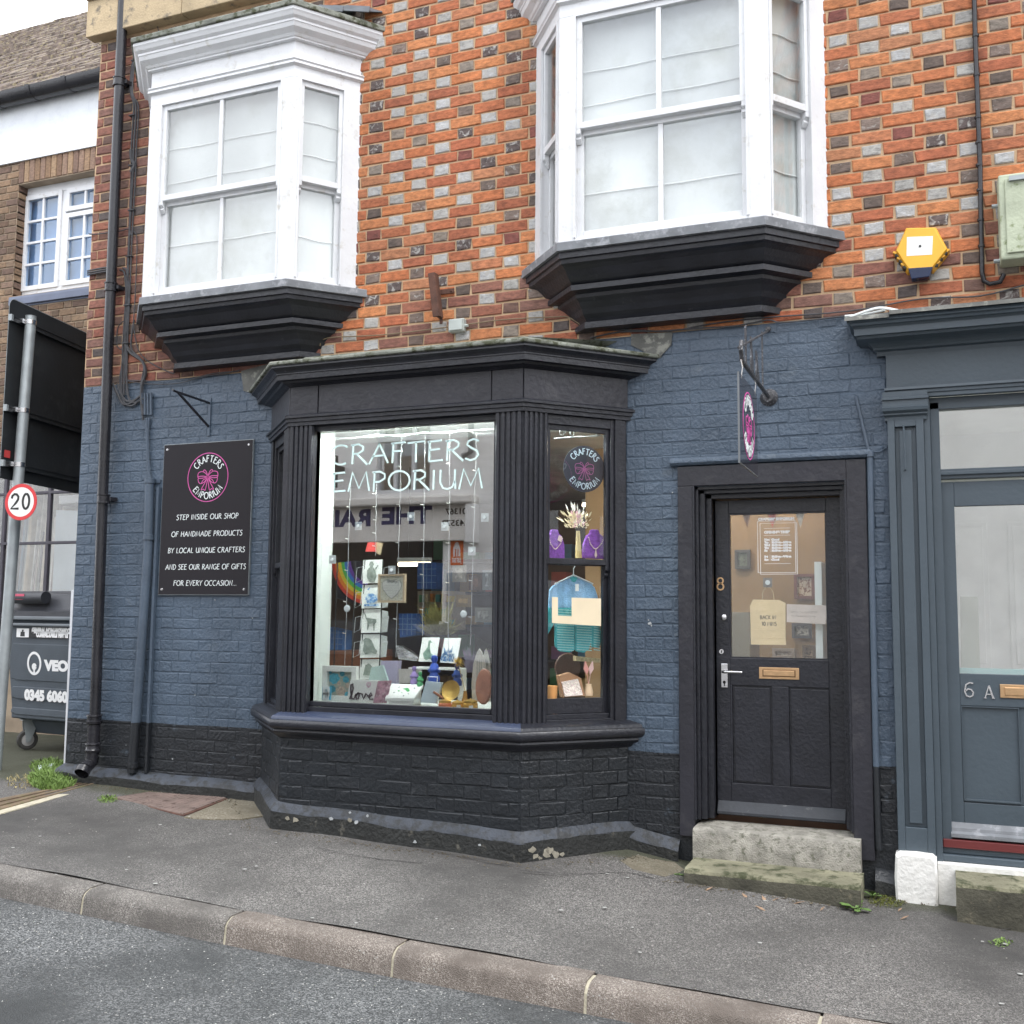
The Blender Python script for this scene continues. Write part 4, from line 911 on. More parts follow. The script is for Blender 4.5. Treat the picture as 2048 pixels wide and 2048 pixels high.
mb = MB(); mb.box(.10, 1.2, .09, .12, 1.31, 1.34); tag(mb.build('glass_shelf', mat('pale_aqua_trim', (.30, .62, .60), .4)), 'pale aqua strip along the bottom of the glass of door 6A', 'trim')
# white stones and step at 6A
mb = MB(); rnd = random.Random(3); rings = []
for y, gsz in ((-.13, .012), (-.118, .0), (.0, .0)):
    A = [(-.247, .12), (-.252, .25), (-.245, .362), (-.225, .376), (-.14, .379), (-.06, .374), (-.043, .358), (-.040, .25), (-.042, .12)]
    rings.append([(x*(1)+(gsz if x < -.14 else -gsz), y+rnd.uniform(-.004, .004), z-(gsz if z > .3 else 0)) for x, z in A])
mb.loft(rings, True, True); b1 = mb.build('plinth_block', m_whitemas, gs, smooth=True)
P('plinth', [(-.04, XE, -.085, .0, .0, .334)], m_whitemas)
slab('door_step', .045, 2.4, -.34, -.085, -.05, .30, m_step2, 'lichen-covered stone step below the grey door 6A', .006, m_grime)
# ------------------------------------------------------------------ neighbour on the left, set back
NY = 2.1
nb = thing('neighbouring_house', 'brown brick house with mossy tiled roof and white small-paned window left of the shop', 'building', (-9, NY, .3))
mb = MB(); wx0, wx1 = wp(37, 385, NY).x, -6.2; wz0, wz1 = wp(32, 592, NY).z, wp(28, 371, NY).z
gz0_, gz1_ = 1.0, 3.12; 
nw = MB()
for q in ((-16, wx0, 3.25, 6.6), (wx0, -6.07, wz1, 6.6), (wx0, -6.07, 3.25, wz0)): nw.box(q[0], q[1], NY+.002, NY+.3, q[2], q[3])
nw.box(-16, -12, NY+.002, NY+.3, .3, 3.25); nw.box(-12, -6.07, NY+.002, NY+.3, .3, gz0_)
nwall = nw.build('wall', m_mortar_grey, nb)
nbk = Bricks('brick', m_brick, .008, .005, .002, BROWN, [((.17, .11, .07), 0), ((.13, .085, .055), 0), ((.22, .15, .10), 0)])
ph = wx0+.0
lint = .30
nbk.field(nwall, (0, NY, 0), (1, 0, 0), wx0-3.2, wx0-.003, 3.3, 6.52, ph=wx0-.06, zph=wz1-.0774*20)
nbk.field(nwall, (0, NY, 0), (1, 0, 0), wx0+.003, -6.08, 3.3, wz0-.13, ph=wx0-.06, zph=wz1-.0774*20)
nbk.finish(290)
# soldier course over the window
x = wx0
while x < -6.1:
    w = .0665+random.uniform(-.004, .004); mb = MB(); col = BROWN[random.randrange(6)]; col = (*[min(1, q*1.15) for q in col], 0)
    h = lint+.0; V = brick_verts(w, h-.012, .011, .005, .002, random)
    mb.add([Vector((x+w/2, NY, wz1+h/2))+Vector(v) for v in V], BF, col); mb.build('soldier_brick', m_brick, nwall); x += w+.009
mb = MB(); mb.box(wx0, -6.07, NY, NY+.14, wz1-.004, wz1+.012); mb.box(wx0-.01, wx0, NY, NY+.14, wz0-.1, wz1); mb.build('reveal', m_mortar_grey, nb)
rv = Bricks('reveal_brick', m_brick, .006, .004, .002, BROWN, [((.15, .1, .07), 0)])
rv.field(nwall, (wx0-.004, NY, 0), (0, 1, 0), .0, .135, wz0-.1, wz1, ph=.0, zph=wz1-.0774*20, run=True, per=.24); rv.finish(40)
# casement window
WY = NY+.12
fb = lambda px, py: wp(px, py, WY)
wf = MB(); a = wx0+.01
def xs(px, py): return wp(px, py, WY).x
X0 = xs(36, 480); 
wf.box(X0, -6.1, WY, WY+.07, wz0-.0, wz0+.09); wf.box(X0, -6.1, WY, WY+.07, wz1-.10, wz1); wf.box(X0, X0+.09, WY, WY+.07, wz0, wz1)
cm = xs(124, 420); wf.box(cm, cm+.06, WY, WY+.07, wz0+.09, wz1-.1)
win = wf.build('window', m_white, nb, bevel=.006)
ta = wp(136, 424, WY).z
def casement(xa, xb, za, zb, nx, nz):
    mb = MB(); t = .052; y0, y1 = WY-.018, WY+.04
    mb.box(xa, xa+t, y0, y1, za, zb); mb.box(xb-t, xb, y0, y1, za, zb); mb.box(xa+t, xb-t, y0, y1, za, za+t); mb.box(xa+t, xb-t, y0, y1, zb-t, zb)
    X, Z = frange(xa+t, xb-t, (xb-xa-2*t)/nx), frange(za+t, zb-t, (zb-za-2*t)/nz)
    for q in X[1:-1]: mb.box(q-.014, q+.014, y0+.008, y1-.01, za+t, zb-t)
    for q in Z[1:-1]: mb.box(xa+t, xb-t, y0+.010, y1-.012, q-.013, q+.013)
    mb.build('casement', m_white, win, bevel=.003)
    for i in range(nx):
        for j in range(nz):
            g = MB(); g.box(X[i], X[i+1], WY+.012, WY+.016, Z[j], Z[j+1]); g.build('pane', m_nglass, win)
m_nglass = glass('blue_reflecting_glass', 1.75, (.82, .91, 1.0))  # blue tint stands in for sky reflected in these panes
casement(X0+.085, cm+.005, wz0+.085, wz1-.095, 2, 4)
casement(cm+.065, cm+.065+(cm-X0-.09), wz0+.085, ta-.02, 2, 3)
casement(cm+.065, cm+.065+(cm-X0-.09), ta+.0, wz1-.095, 2, 1)
mb = MB(); mb.box(X0, -6.1, WY+.075, WY+.09, wz0, wz1); mb.build('curtain', mat('blue_blind', (.27, .33, .41), .9, .35, 1.5), nb)  # blue of this sheet imitates the sky reflection in the panes
mb = MB(); mb.prism([(wx0-.01, NY+.12, wz0-.003), (wx0-.01, NY-.035, wz0-.02), (wx0-.01, NY-.04, wz0-.045), (wx0-.01, NY-.04, wz0-.11), (wx0-.01, NY-.01, wz0-.115), (wx0-.01, NY-.01, wz0-.13), (wx0-.01, NY+.12, wz0-.13)], (3.4, 0, 0)); mb.build('window_sill', mat('slate_blue_sill_paint', (.11, .13, .19), .5), nb)
# eaves board, gutter, roof
ez0, ez1 = wp(0, 330, NY-.03).z, wp(0, 232, NY-.1).z
mb = MB(); mb.box(-16, -6.1, NY-.03, NY, ez0, ez1+.3); mb.build('fascia_board', mat('cool_white_render', (.70, .73, .76), .6, .04, col2=(.60, .63, .68), thr=(.5, .8)), nb)
gy = NY-.13; gzz = wp(0, 195, gy).z
mb = MB(); rg = []
for x in (-16, -6.1): rg.append([(x, gy-.105*math.cos(t), gzz-.12*math.sin(t)) for t in [math.pi*i/10 for i in range(11)]]+[(x, gy+.095*math.cos(math.pi*i/10), gzz-.108*math.sin(math.pi*i/10)+.002) for i in range(11)])
mb.loft(rg, True); mb.build('gutter', m_pipe, nb, smooth=True)
x = wp(68, 200, gy).x; dxx = wp(140, 180, gy).x-x
for k in range(-3, 3):
    mb = MB(); xx = x+dxx*k; mb.loft([[(q, gy-.113*math.cos(t), gzz-.128*math.sin(t)+.004) for t in [math.pi*i/10 for i in range(11)]] for q in (xx-.03, xx+.03)]); mb.build('gutter_bracket', m_pipe, nb, smooth=True)
ry, rz = gy-.02, gzz+.03; rt = (wp(0, 84, NY+2.6).z-rz)/2.65
mb = MB(); rnd = random.Random(8); tl, tw = .115, .165
m_tile = mat('mossy_clay_tiles', (.12, .092, .076), .9, .55, 9, 1.2, 50, col2=(.24, .20, .12), thr=(.52, .62))
for r in range(26):
    y = ry+r*tl*.9; z = rz+(y-ry)*rt
    xx = -13+(r % 2)*tw/2
    while xx < -6.05:
        j = rnd.uniform(-.012, .012); h = rnd.uniform(.022, .055); w = tw-.008
        mb.add([(xx, y+j, z), (xx+w, y+j, z), (xx+w, y+j, z+h), (xx, y+j, z+h+rnd.uniform(-.008, .008)), (xx, y+tl*1.5, z+tl*1.5*rt+.006), (xx+w, y+tl*1.5, z+tl*1.5*rt+.006)], [(0, 1, 2, 3), (3, 2, 5, 4), (0, 3, 4), (1, 5, 2)]); xx += tw
o = mb.build('roof_tile', m_tile, nb, keep=True); o['kind'] = 'stuff'
mb = MB(); ye = ry+26*tl*.9; mb.quad((-16, ry, rz-.02), (-6, ry, rz-.02), (-6, ye, rz-.02+(ye-ry)*rt), (-16, ye, rz-.02+(ye-ry)*rt)); mb.build('roof', m_tile, nb)
# ground floor shop window of the neighbour: dark bars, boards stored behind
GY2 = NY+.05
nf = MB()
zt = wp(100, 985, NY).z; zm = wp(100, 1086, NY).z; zb = wp(100, 1190, NY).z-.1
nf.box(-12, -6.1, NY-.02, NY+.05, 3.1, 3.28)
for z in (zt, zm): nf.box(-12, -6.1, NY, NY+.04, z-.012, z+.018)
nf.box(-12, -6.1, NY-.02, NY+.06, gz0_, gz0_+.08)
xm = wp(95, 1050, NY).x
for k in (-4, -3, -2, -1, 0, 1): nf.box(xm+k*.62-.02, xm+k*.62+.022, NY+.001, NY+.045, gz0_, 3.1)
nf.build('shop_window', mat('dark_plum_joinery', (.06, .055, .07), .5), nb, bevel=.004)
g = MB(); g.box(-12, -6.1, NY+.02, NY+.024, gz0_, 3.1); g.build('pane', m_glass, nb)
mb = MB(); mb.box(-12, -6.1, NY+1.6, NY+1.64, .3, 3.3); mb.box(-12, -6.1, NY+.3, NY+1.6, .86, .9); mb.box(-12, -6.1, NY+.3, NY+1.6, 3.25, 3.3); mb.build('back_wall', m_dark, nb)
rnd = random.Random(12); x = wp(38, 1100, NY+.25).x
PAL = [(.07, .15, .22), (.10, .09, .10), (.36, .38, .34), (.62, .52, .38), (.66, .60, .50), (.50, .40, .26), (.72, .70, .64), (.28, .22, .18), (.2, .08, .09), (.55, .5, .42)]
i = 0
while x < wp(118, 1100, NY+.25).x:
    w = rnd.uniform(.012, .05); t = rnd.uniform(-.05, .05); h = rnd.uniform(2.3, 3.1)
    mb = MB(); mb.prism([(x, NY+.22, gz0_+.02), (x+w*.8, NY+.22, gz0_+.02), (x+w*.8+t, NY+.3, h), (x+t, NY+.3, h+.02)], (0, .25, 0))
    tag(mb.build('stored_board', mat('board_%d' % (i % 10), PAL[i % 10], .6, .2, 12)), '%s upright board, %s from the left behind the bars of the left shop window' % (['dark blue', 'charcoal', 'sage grey', 'tan', 'cream', 'brown', 'white', 'dark brown', 'maroon', 'buff'][i % 10], (['first', 'second', 'third', 'fourth', 'fifth', 'sixth', 'seventh', 'eighth', 'ninth', 'tenth', 'eleventh', 'twelfth', 'thirteenth', 'fourteenth', 'fifteenth', 'sixteenth', 'seventeenth', 'eighteenth', 'nineteenth', 'twentieth']+['twenty-%s' % q for q in ('first', 'second', 'third', 'fourth', 'fifth', 'sixth', 'seventh', 'eighth', 'ninth')])[i]), 'board', 'boards stacked upright in the left shop window'); x += w; i += 1
mb = MB(); q0, q1, q2, q3 = [wp(*q, NY+.2) for q in ((112, 1020), (175, 1022), (168, 1190), (104, 1186))]
mb.prism([q0, q1, q2, q3], (0, .03, 0)); tag(mb.build('white_sheet', mat('pale_blue_sheet', (.66, .74, .78), .6, .08, 2)), 'pale blue-white sheet standing in the shop window left of the navy corner', 'sheet')
mb = MB(); q = [wp(*p, NY+.25) for p in ((118, 992), (172, 988), (172, 1003), (118, 1008))]; mb.prism(q, (0, .04, 0)); tag(mb.build('roll', mat('bright_white_roll', (.8, .8, .8), .5)), 'white roll lying above the pale sheet in the left shop window', 'roll')
# distant bit of street left of the post
mb = MB(); mb.box(-30, -12.2, 5.0, 5.2, .0, 6.5); tag(mb.build('far_shop', mat('far_shop_wall', (.36, .34, .31), .8, .3, 1.5)), 'dim shop wall far down the side passage beyond the post', 'building')
# ------------------------------------------------------------------ big road sign seen from behind, and its post
rs = thing('road_sign', 'back of a large black road sign clamped on a grey post', 'road sign', (-6.9, .2, .36))
A, B = Vector((-6.945, .05, 0)), Vector((-7.20, 1.23, 0)); us = (B-A).normalized(); ns = Vector((us.y, -us.x, 0));
if ns.y > 0: ns = -ns
ns = Vector((us.y, -us.x, 0)).normalized()
if (CP-A).dot(ns) < 0: ns = -ns
def spz(px, py): return wpl(px, py, A, ns).z
za, zb_ = spz(60, 968), spz(40, 604)
sA_ = (wpl(8, 800, A, ns)-A).dot(us)
Lq = 2.2; rad = .07; pm = plane_map(A, us, (0, 0, 1), ns)
out = [(sA_+rad-rad*math.cos(t), zb_-rad+rad*math.sin(t)) for t in [math.pi/2*i/5 for i in range(6)]]+[(Lq, zb_), (Lq, za), (sA_, za)]
m_signback = mat('dark_sign_back', (.018, .021, .024), .5, .3, 2, .3, 30, col2=(.04, .045, .045), thr=(.55, .75))
mb = MB(); mb.prism([pm(a, b, 0) for a, b in out], ns*-.004); mb.build('sign_panel', m_signback, rs)
mb = MB(); mb.ribbon([(sA_, za)]+out[:7], .006, pm, .002); mb.build('edge_trim', m_galv, rs)
zr = [spz(30, 640), spz(30, 822), spz(30, 932)]
for z in zr:
    mb = MB(); mb.obox(A, us, ns, sA_+.01, Lq-.02, 0, .022, z-.022, z+.022); mb.obox(A, us, ns, sA_+.01, Lq-.02, .022, .028, z-.026, z-.012); mb.obox(A, us, ns, sA_+.01, Lq-.02, .022, .028, z+.012, z+.026); mb.build('channel', m_signback, rs)
    mb = MB(); mb.obox(A, us, ns, sA_-.004, sA_+.02, -.002, .03, z-.026, z+.026); mb.build('end_cap', m_galv, rs)
pt, pb_ = wpl(62, 634, A+ns*.08, ns), wpl(10, 1300, A+ns*.08, ns)
d = (pt-pb_); pbm = pb_ - d*((pb_.z-.30)/d.z)
mb = MB(); mb.tube([pbm, pt], .043, 20); mb.build('post', m_galv, rs, smooth=True)
mb = MB(); mb.tube([pt, pt+Vector((0, 0, .006))], .045, 20); mb.build('post_cap', m_galv, rs)
for z in zr:
    c = pbm+d*((z-pbm.z)/d.z); mb = MB(); mb.tube([c-Vector((0, 0, .018)), c+Vector((0, 0, .018))], .047, 20); mb.obox(c, us, ns, -.075, -.035, -.06, -.02, -.018, .018); mb.obox(c, us, ns, .035, .06, -.06, -.02, -.012, .012)
    mb.tube([c-us*.06-ns*.01, c-us*.06-ns*.06], .006, 6); mb.build('clamp', m_steel, rs, smooth=True)
mb = MB(); q = wpl(14, 908, A, ns); mb.obox(q, us, ns, -.035, .035, .001, .004, -.03, .03); mb.build('red_sticker', mat('red_sticker', (.55, .06, .06), .5), rs)
# 20 limit roundel turned a little away
rc = wpl(42, 1004, A+ns*.24, ns)
toC = (CP-rc); toC.z = 0; toC.normalize(); th = R_(-38); rn = Vector((toC.x*math.cos(th)-toC.y*math.sin(th), toC.x*math.sin(th)+toC.y*math.cos(th), 0)); ru = Vector((-rn.y, rn.x, 0))
if ru.dot(_R) < 0: ru = -ru
lim = thing('speed_limit_sign', 'round white 20 speed limit sign with a red ring on the grey post', 'speed sign', rc)
rr = (rc-CP).dot(_F)*36.6/FPX
mb = MB(); mb.lathe(rc, [(0, -.004), (rr, -.004), (rr, 0)], 40, rn); mb.build('disc', m_galv, lim, smooth=True)
lm = plane_map(rc, ru, (0, 0, 1), rn)
mb = MB(); mb.lathe(rc, [(0, .0012), (rr*.83, .0012), (rr*.83, 0)], 40, rn); mb.build('white_face', mat('reflective_white', (.80, .80, .78), .5, .02), lim)
mb = MB(); mb.ribbon(arc(0, 0, rr*.905, 0, 360, 40), rr*.19, lm, .0015); mb.build('red_ring', mat('reflective_red', (.62, .045, .05), .5, .02), lim)
k = rr
mb = MB(); sw = k*.13
mb.ribbon([(-.58*k, .2*k), (-.55*k, .34*k), (-.42*k, .44*k), (-.28*k, .42*k), (-.17*k, .30*k), (-.18*k, .14*k), (-.30*k, -.04*k), (-.60*k, -.36*k), (-.12*k, -.36*k)], sw, lm, .003)
mb.ribbon(arc(.32*k, .035*k, .20*k, 90, 450, 20, .41*k), sw, lm, .003); mb.build('numeral', m_ink, lim)
for dz in (rr*.75, -rr*.62):
    mb = MB(); q = rc+Vector((0, 0, dz)); mb.obox(q, ru, rn, -.14, .03, -.05, -.035, -.012, .012); mb.build('bracket', m_galv, lim)
# ------------------------------------------------------------------ wheeled waste bin
bn = thing('waste_bin', 'dark grey four-wheeled commercial waste bin behind the navy building corner', 'bin', (-7.1, 1.4, .33))
m_bin = mat('dark_grey_polymer', (.070, .086, .105), .5, .12, 5, .5, 90); m_bin2 = mat('dark_bin_lid', (.040, .043, .052), .45, .15, 5, .5, 90)
bO = wp(12, 1300, 1.0); bO.z = 0; bu = Vector((1, -.10, 0)).normalized(); bnn = Vector((-.10, -1, 0)).normalized()
BWd, BDp = 1.30, 1.0
def bz(px, py): return wpl(px, py, bO, bnn).z
z_rim, z_lidf, z_bot, z_wh = bz(20, 1246), bz(20, 1222), bz(14, 1436), .37
mb = MB()
def brect(g, z, gy=None): gy = g if gy is None else gy; return [bO+bu*g-bnn*gy+Vector((0, 0, z)), bO+bu*(BWd-g)-bnn*gy+Vector((0, 0, z)), bO+bu*(BWd-g)-bnn*(BDp-gy)+Vector((0, 0, z)), bO+bu*g-bnn*(BDp-gy)+Vector((0, 0, z))]
za_ = bz(20, 1229)
mb.loft([brect(-.02, za_), brect(-.02, za_-.05), brect(.0, za_-.055), brect(.01, za_-.13), brect(.03, z_bot+.36), brect(.05, z_bot+.1), brect(.05, z_bot), brect(.14, z_bot-.02), brect(.16, z_bot-.14, .2)], True, True)
body = mb.build('body', m_bin, bn, bevel=.012)
bm = plane_map(bO, bu, (0, 0, 1), bnn)
# pressed panels and ribs on the front
def bslope(z): t = (za_-.13-z)/(za_-.13-(z_bot+.1)); return -.01-.04*max(0, min(1, t))
for (zt_, zb2) in ((bz(60, 1288), bz(60, 1362)), (bz(60, 1375), bz(60, 1400)), (bz(60, 1418), bz(60, 1432))):
    mb = MB(); dd = bslope((zt_+zb2)/2)
    pts = [(.06, zt_-.02), (.08, zt_), (BWd-.08, zt_), (BWd-.06, zt_-.02), (BWd-.06, zb2+.02), (BWd-.08, zb2), (.12, zb2), (.10, zb2-.02 if False else zb2+.01), (.06, zb2+.012)]
    mb.prism([bm(a, b, bslope(b)+.012) for a, b in pts], bnn*-.03); mb.build('pressed_panel', m_bin, body, bevel=.005)
mb = MB(); zl = bz(70, 1232); mb.obox(bO, bu, bnn, .0, BWd, .0, .05, za_-.045, za_-.012); mb.obox(bO, bu, bnn, .0, BWd, .0, .04, za_-.10, za_-.075); mb.build('rim_rail', mat('light_grey_rail', (.16, .18, .20), .4), body, bevel=.008)
# lid: curved front lip, recess
zt2 = bz(60, 1186)
mb = MB(); rings = []
for s in (-.03, .0, BWd, BWd+.03):
    e = .02 if s in (-.03, BWd+.03) else 0
    rings.append([bO+bu*s-bnn*a+Vector((0, 0, b-e)) for a, b in ((-.045, z_lidf-.05), (-.045, z_lidf), (-.01, z_lidf+.01), (.02, z_lidf+.04), (.06, zt2-.01), (.14, zt2+.02), (.5, zt2+.03), (BDp, zt2-.04), (BDp, z_lidf-.05))])
mb.loft(rings, True, True); lid = mb.build('lid', m_bin2, bn, smooth=True)
mb = MB(); mb.tube([bm(.06, zt2-.04, .02), bm(.52, zt2-.04, .02)], .055, 14); mb.build('lid_handle', m_bin2, lid, smooth=True)
mb = MB()
for q in range(2): mb.obox(bm(.10+.02*q, zt2-.02-.03*q, .072-.005*q), bu, bnn, 0, .20-.04*q, 0, .004, -.010, .010)
mb.build('red_label', mat('red_label', (.65, .09, .16), .5), lid)
# lettering
t0 = bm(0, 0, 0)
def bt(px, py): q = wpl(px, py, bO+bnn*.012, bnn); return (q-bO).dot(bu), q.z
a, z = bt(57, 1259); mb = MB(); z1 = bt(57, 1257)[1]; zz0 = bt(60, 1275)[1]
mb.prism([bm(a, zz0, .0), bm(a+.9, zz0, .0), bm(a+.9, z1, .0), bm(a, z1, .0)], bnn*.004); plate = mb.build('label_plate', mat('black_label', (.015, .015, .017), .5), body)
a2 = bt(32, 1260)[0]; mb = MB(); mb.prism([bm(a2, zz0, .001), bm(a-.004, zz0, .001), bm(a-.004, z1, .001), bm(a2, z1, .001)], bnn*.004); mb.build('pictogram_plate', m_inkwhite, body)
mb = MB(); cxx, czz = (a2+a)/2, (zz0+z1)/2; mb.prism([bm(cxx-.03, zz0+.008, .0055), bm(cxx+.03, zz0+.008, .0055), bm(cxx+.026, czz+.01, .0055), bm(cxx+.008, z1-.03, .0055), bm(cxx+.012, z1-.012, .0055), bm(cxx-.012, z1-.012, .0055), bm(cxx-.008, z1-.03, .0055), bm(cxx-.026, czz+.01, .0055)], bnn*.001); mb.build('pictogram', m_ink, body)
hgt = (z1-zz0)
lm2 = lambda a0, b0, d0: (lambda x, y, d=0.: bm(a0+x, b0+y, (d0 if d0 > 0 else bslope(b0+y)+.0135)+d))
wA, wB = bt(62, 1262)[0], bt(141, 1268)[0]
join_text('GENERAL NON-HAZARDOUS', .06, lm2(wA, zz0+hgt*.55, .0045), m_inkwhite, 'label_text', body, width=(wB-wA)*1.07, bold=.006)
join_text('COMPACTABLE WASTE', .06, lm2(bt(71, 1270)[0], zz0+hgt*.12, .0045), m_inkwhite, 'label_text', body, width=bt(135, 1270)[0]-bt(71, 1270)[0], bold=.006)
ra = bt(63.5, 1327); rad = bt(78, 1327)[0]-bt(63.5, 1327)[0]
dL = bslope(ra[1])+.013
mb = MB(); mb.ribbon(arc(ra[0], ra[1], rad*.86, 0, 360, 26, rad*.98), rad*.24, lambda a, b, d=0.: bm(a, b, bslope(b)+.0135+d)); mb.ribbon(arc(ra[0], ra[1]-rad*.30, rad*.16, 0, 360, 12), rad*.33, lambda a, b, d=0.: bm(a, b, bslope(b)+.0135+d), .002); mb.ribbon([(ra[0], ra[1]-rad*.3), (ra[0], ra[1]-rad*.95)], rad*.2, lambda a, b, d=0.: bm(a, b, bslope(b)+.0135+d), .0025); mb.build('logo', m_inkwhite, body)
va, vb = bt(82, 1340), bt(141, 1345)
join_text('VEOLIA', .12, lm2(va[0], va[1], -1), m_inkwhite, 'lettering', body, width=(vb[0]-va[0])*1.42, bold=.008)
pa, pb2 = bt(40, 1399), bt(127, 1403); dN = bslope(pa[1])+.013
join_text('0345 6060', .12, lm2(pa[0], pa[1], -1), m_inkwhite, 'phone_number', body, width=pb2[0]-pa[0], bold=.008)
# castors
def castor(a, dep):
    c = bO+bu*a-bnn*dep; zg = gz(c.x, c.y) if c.y > 0 else .35; R = .088
    mb = MB(); mb.lathe(c+Vector((0, 0, zg+R)), [(R*.62, -.024), (R*.9, -.024), (R, -.016), (R, .016), (R*.9, .024), (R*.62, .024)], 24, Vector((.9, -.5, 0)), cap=False, ref=(0, 0, 1)); t = mb.build('castor', mat('worn_rubber', (.05, .048, .045), .8, .3, 20), bn, smooth=True)
    mb = MB(); mb.lathe(c+Vector((0, 0, zg+R)), [(0, -.02), (.022, -.024), (R*.62, -.018), (R*.62, .018), (.022, .024), (0, .02)], 20, Vector((.9, -.5, 0)), ref=(0, 0, 1)); mb.build('wheel_hub', mat('pale_hub', (.42, .41, .40), .6), t, smooth=True)
    mb = MB(); ax = Vector((.9, -.5, 0)).normalized(); fw = Vector((.5, .9, 0)).normalized()
    for sg in (-1, 1): mb.prism([c+ax*sg*.032+fw*x+Vector((0, 0, zg+z)) for x, z in ((-.018, R-.02), (.018, R-.02), (.075, z_bot-zg-.05), (.075, z_bot-zg-.02), (-.04, z_bot-zg-.02), (-.04, z_bot-zg-.06))], ax*sg*.004)
    mb.obox(c+Vector((0, 0, z_bot-.025)), ax, fw, -.05, .05, -.06, .08, 0, .012); mb.build('fork', m_galv, t)
k = (wp(42, 1450, 1.05)-bO).dot(bu)
castor(max(.1, k), .14); castor(BWd-.18, .14); castor(max(.1, k), BDp-.16); castor(BWd-.18, BDp-.16)
# white strip at the corner
mb = MB(); q = [wp(*p, .03) for p in ((145.5, 1212), (140, 1212), (127.5, 1514), (131.5, 1514))]
mb.prism([Vector((-6.13, .05, .45)), Vector((-6.085, .05, .45)), Vector((-6.085, .05, 1.74)), Vector((-6.14, .05, 1.76))], (0, .30, 0)); tag(mb.build('white_board', mat('weathered_white_board', (.62, .63, .66), .6, .1)), 'weathered white board standing on edge against the navy building corner', 'board')
# ------------------------------------------------------------------ downpipes and cables
dp = thing('downpipe', 'tall black cast-iron downpipe at the left corner of the shop', 'downpipe', (-5.75, -.06, .4))
def pp(px, py, y=-.075): return wp(px, py, y)
top, mid, lo = pp(246, -20), pp(217, 690), pp(193, 1275)
mb = MB(); mb.tube([pp(248, -60), pp(246.5, 0), mid, pp(205, 1000), pp(190, 1435)], .039, 18); mb.build('pipe', m_pipe, dp, smooth=True)
for px, py, w in ((239, 165, .05), (222, 575, .05), (207, 998, .049)):
    q = pp(px, py); mb = MB(); mb.lathe(q, [(.04, -.035), (w, -.034), (w, -.026), (w-.005, -.022), (w-.005, .022), (w, .026), (w, .034), (.04, .035)], 18); mb.box(q.x-.02, q.x+.075, -.03, -.012, q.z-.016, q.z+.016); mb.box(q.x+.05, q.x+.07, -.075, -.02, q.z-.014, q.z+.014); mb.build('collar', m_pipe, dp, smooth=True)
a, b = pp(189, 1432), pp(186, 1505)
mb = MB(); mb.lathe((a.x, a.y, b.z), [(.043, .0), (.054, .005), (.056, .02), (.05, .028), (.05, .055), (.056, .06), (.054, .07), (.045, .074), (.045, a.z-b.z-.06), (.055, a.z-b.z-.052), (.057, a.z-b.z-.035), (.050, a.z-b.z-.03), (.05, a.z-b.z-.005), (.057, a.z-b.z), (.055, a.z-b.z+.012), (.04, a.z-b.z+.014)], 18); mb.build('socket', m_pipe, dp, smooth=True)
e0 = Vector((a.x, a.y, b.z)); e1 = wp(163, 1547, -.20)
mb = MB(); mb.tube([e0+Vector((0, 0, .01)), e0+Vector((-.0, -.01, -.07)), e0+(e1-e0)*.55+Vector((0, 0, -.02)), e1], .046, 16, cap=False); mb.tube([e1+(e0-e1)*.25, e1], .052, 16, cap=False); mb.build('shoe', m_pipe, dp, smooth=True)
mb = MB(); d = (e1-e0).normalized(); mb.lathe(e1+(e0-e1)*.3, [(0, 0), (.046, 0)], 16, d); mb.build('shoe_bore', m_ink, dp)
cb = thing('cable_bundle', 'tangled dark cables running down the red brick beside the black downpipe', 'cables', (-5.5, -.03, 3))
def run(pts, r, m=m_cable, y=-.022, name='cable', parent=cb, n=6):
    P = [wp(p[0], p[1], p[2] if len(p) > 2 else y) for p in pts]; Q = []
    for i in range(len(P)-1):
        a, b, c, d = P[max(i-1, 0)], P[i], P[i+1], P[min(i+2, len(P)-1)]
        for k in range(4):
            t = k/4; Q.append(.5*((2*b)+(c-a)*t+(2*a-5*b+4*c-d)*t*t+(3*b-a-3*c+d)*t**3))
    Q.append(P[-1]); mb = MB(); mb.tube(Q, r, n); return mb.build(name, m, parent, smooth=True)
base = [(594, 4), (500, 30), (420, 48), (340, 64), (285, 76), (268, 120), (262, 165), (264, 190), (272, 215), (268, 290), (266, 350), (262, 420), (258, 500), (254, 600), (250, 690), (248, 790)]
run(base, .008); run([(x+3, y+3) for x, y in base[:8]]+[(x+5, y) for x, y in base[8:]], .006); run([(x-3+2*math.sin(i), y-2) for i, (x, y) in enumerate(base[4:])], .007)
run([(308, 0), (312, 40), (318, 64)], .004); run([(362, 0), (362, 30)], .004)
run([(262, 300), (264, 320), (270, 330), (262, 345)], .016)
run([(246, 536), (254, 545), (258, 600), (252, 690), (256, 790), (270, 805), (290, 795)], .008); run([(240, 540), (250, 552), (254, 640), (250, 700), (240, 760), (246, 800), (262, 812), (280, 800)], .008)
run([(262, 470), (258, 458), (240, 462), (196, 468), (178, 468)], .005); run([(262, 462), (272, 468), (274, 500), (270, 600), (268, 656), (284, 712), (340, 745), (350, 742), (356, 733)], .004)
run([(250, 640), (236, 655), (234, 690), (244, 700)], .004); run([(252, 690), (262, 706), (284, 722), (291, 745), (284, 770), (283, 800), (286, 830)], .012)
run([(268, 640), (262, 695), (280, 716), (288, 735), (282, 775), (286, 840)], .007)
run([(226, 768), (236, 790), (246, 808), (262, 806), (278, 794)], .010); run([(234, 768), (250, 800), (270, 800), (282, 790)], .009)
run([(256, 762), (300, 768), (360, 766), (420, 748), (478, 742)], .004, m_cable); run([(250, 760), (300, 762), (360, 758), (440, 748), (480, 740)], .004)
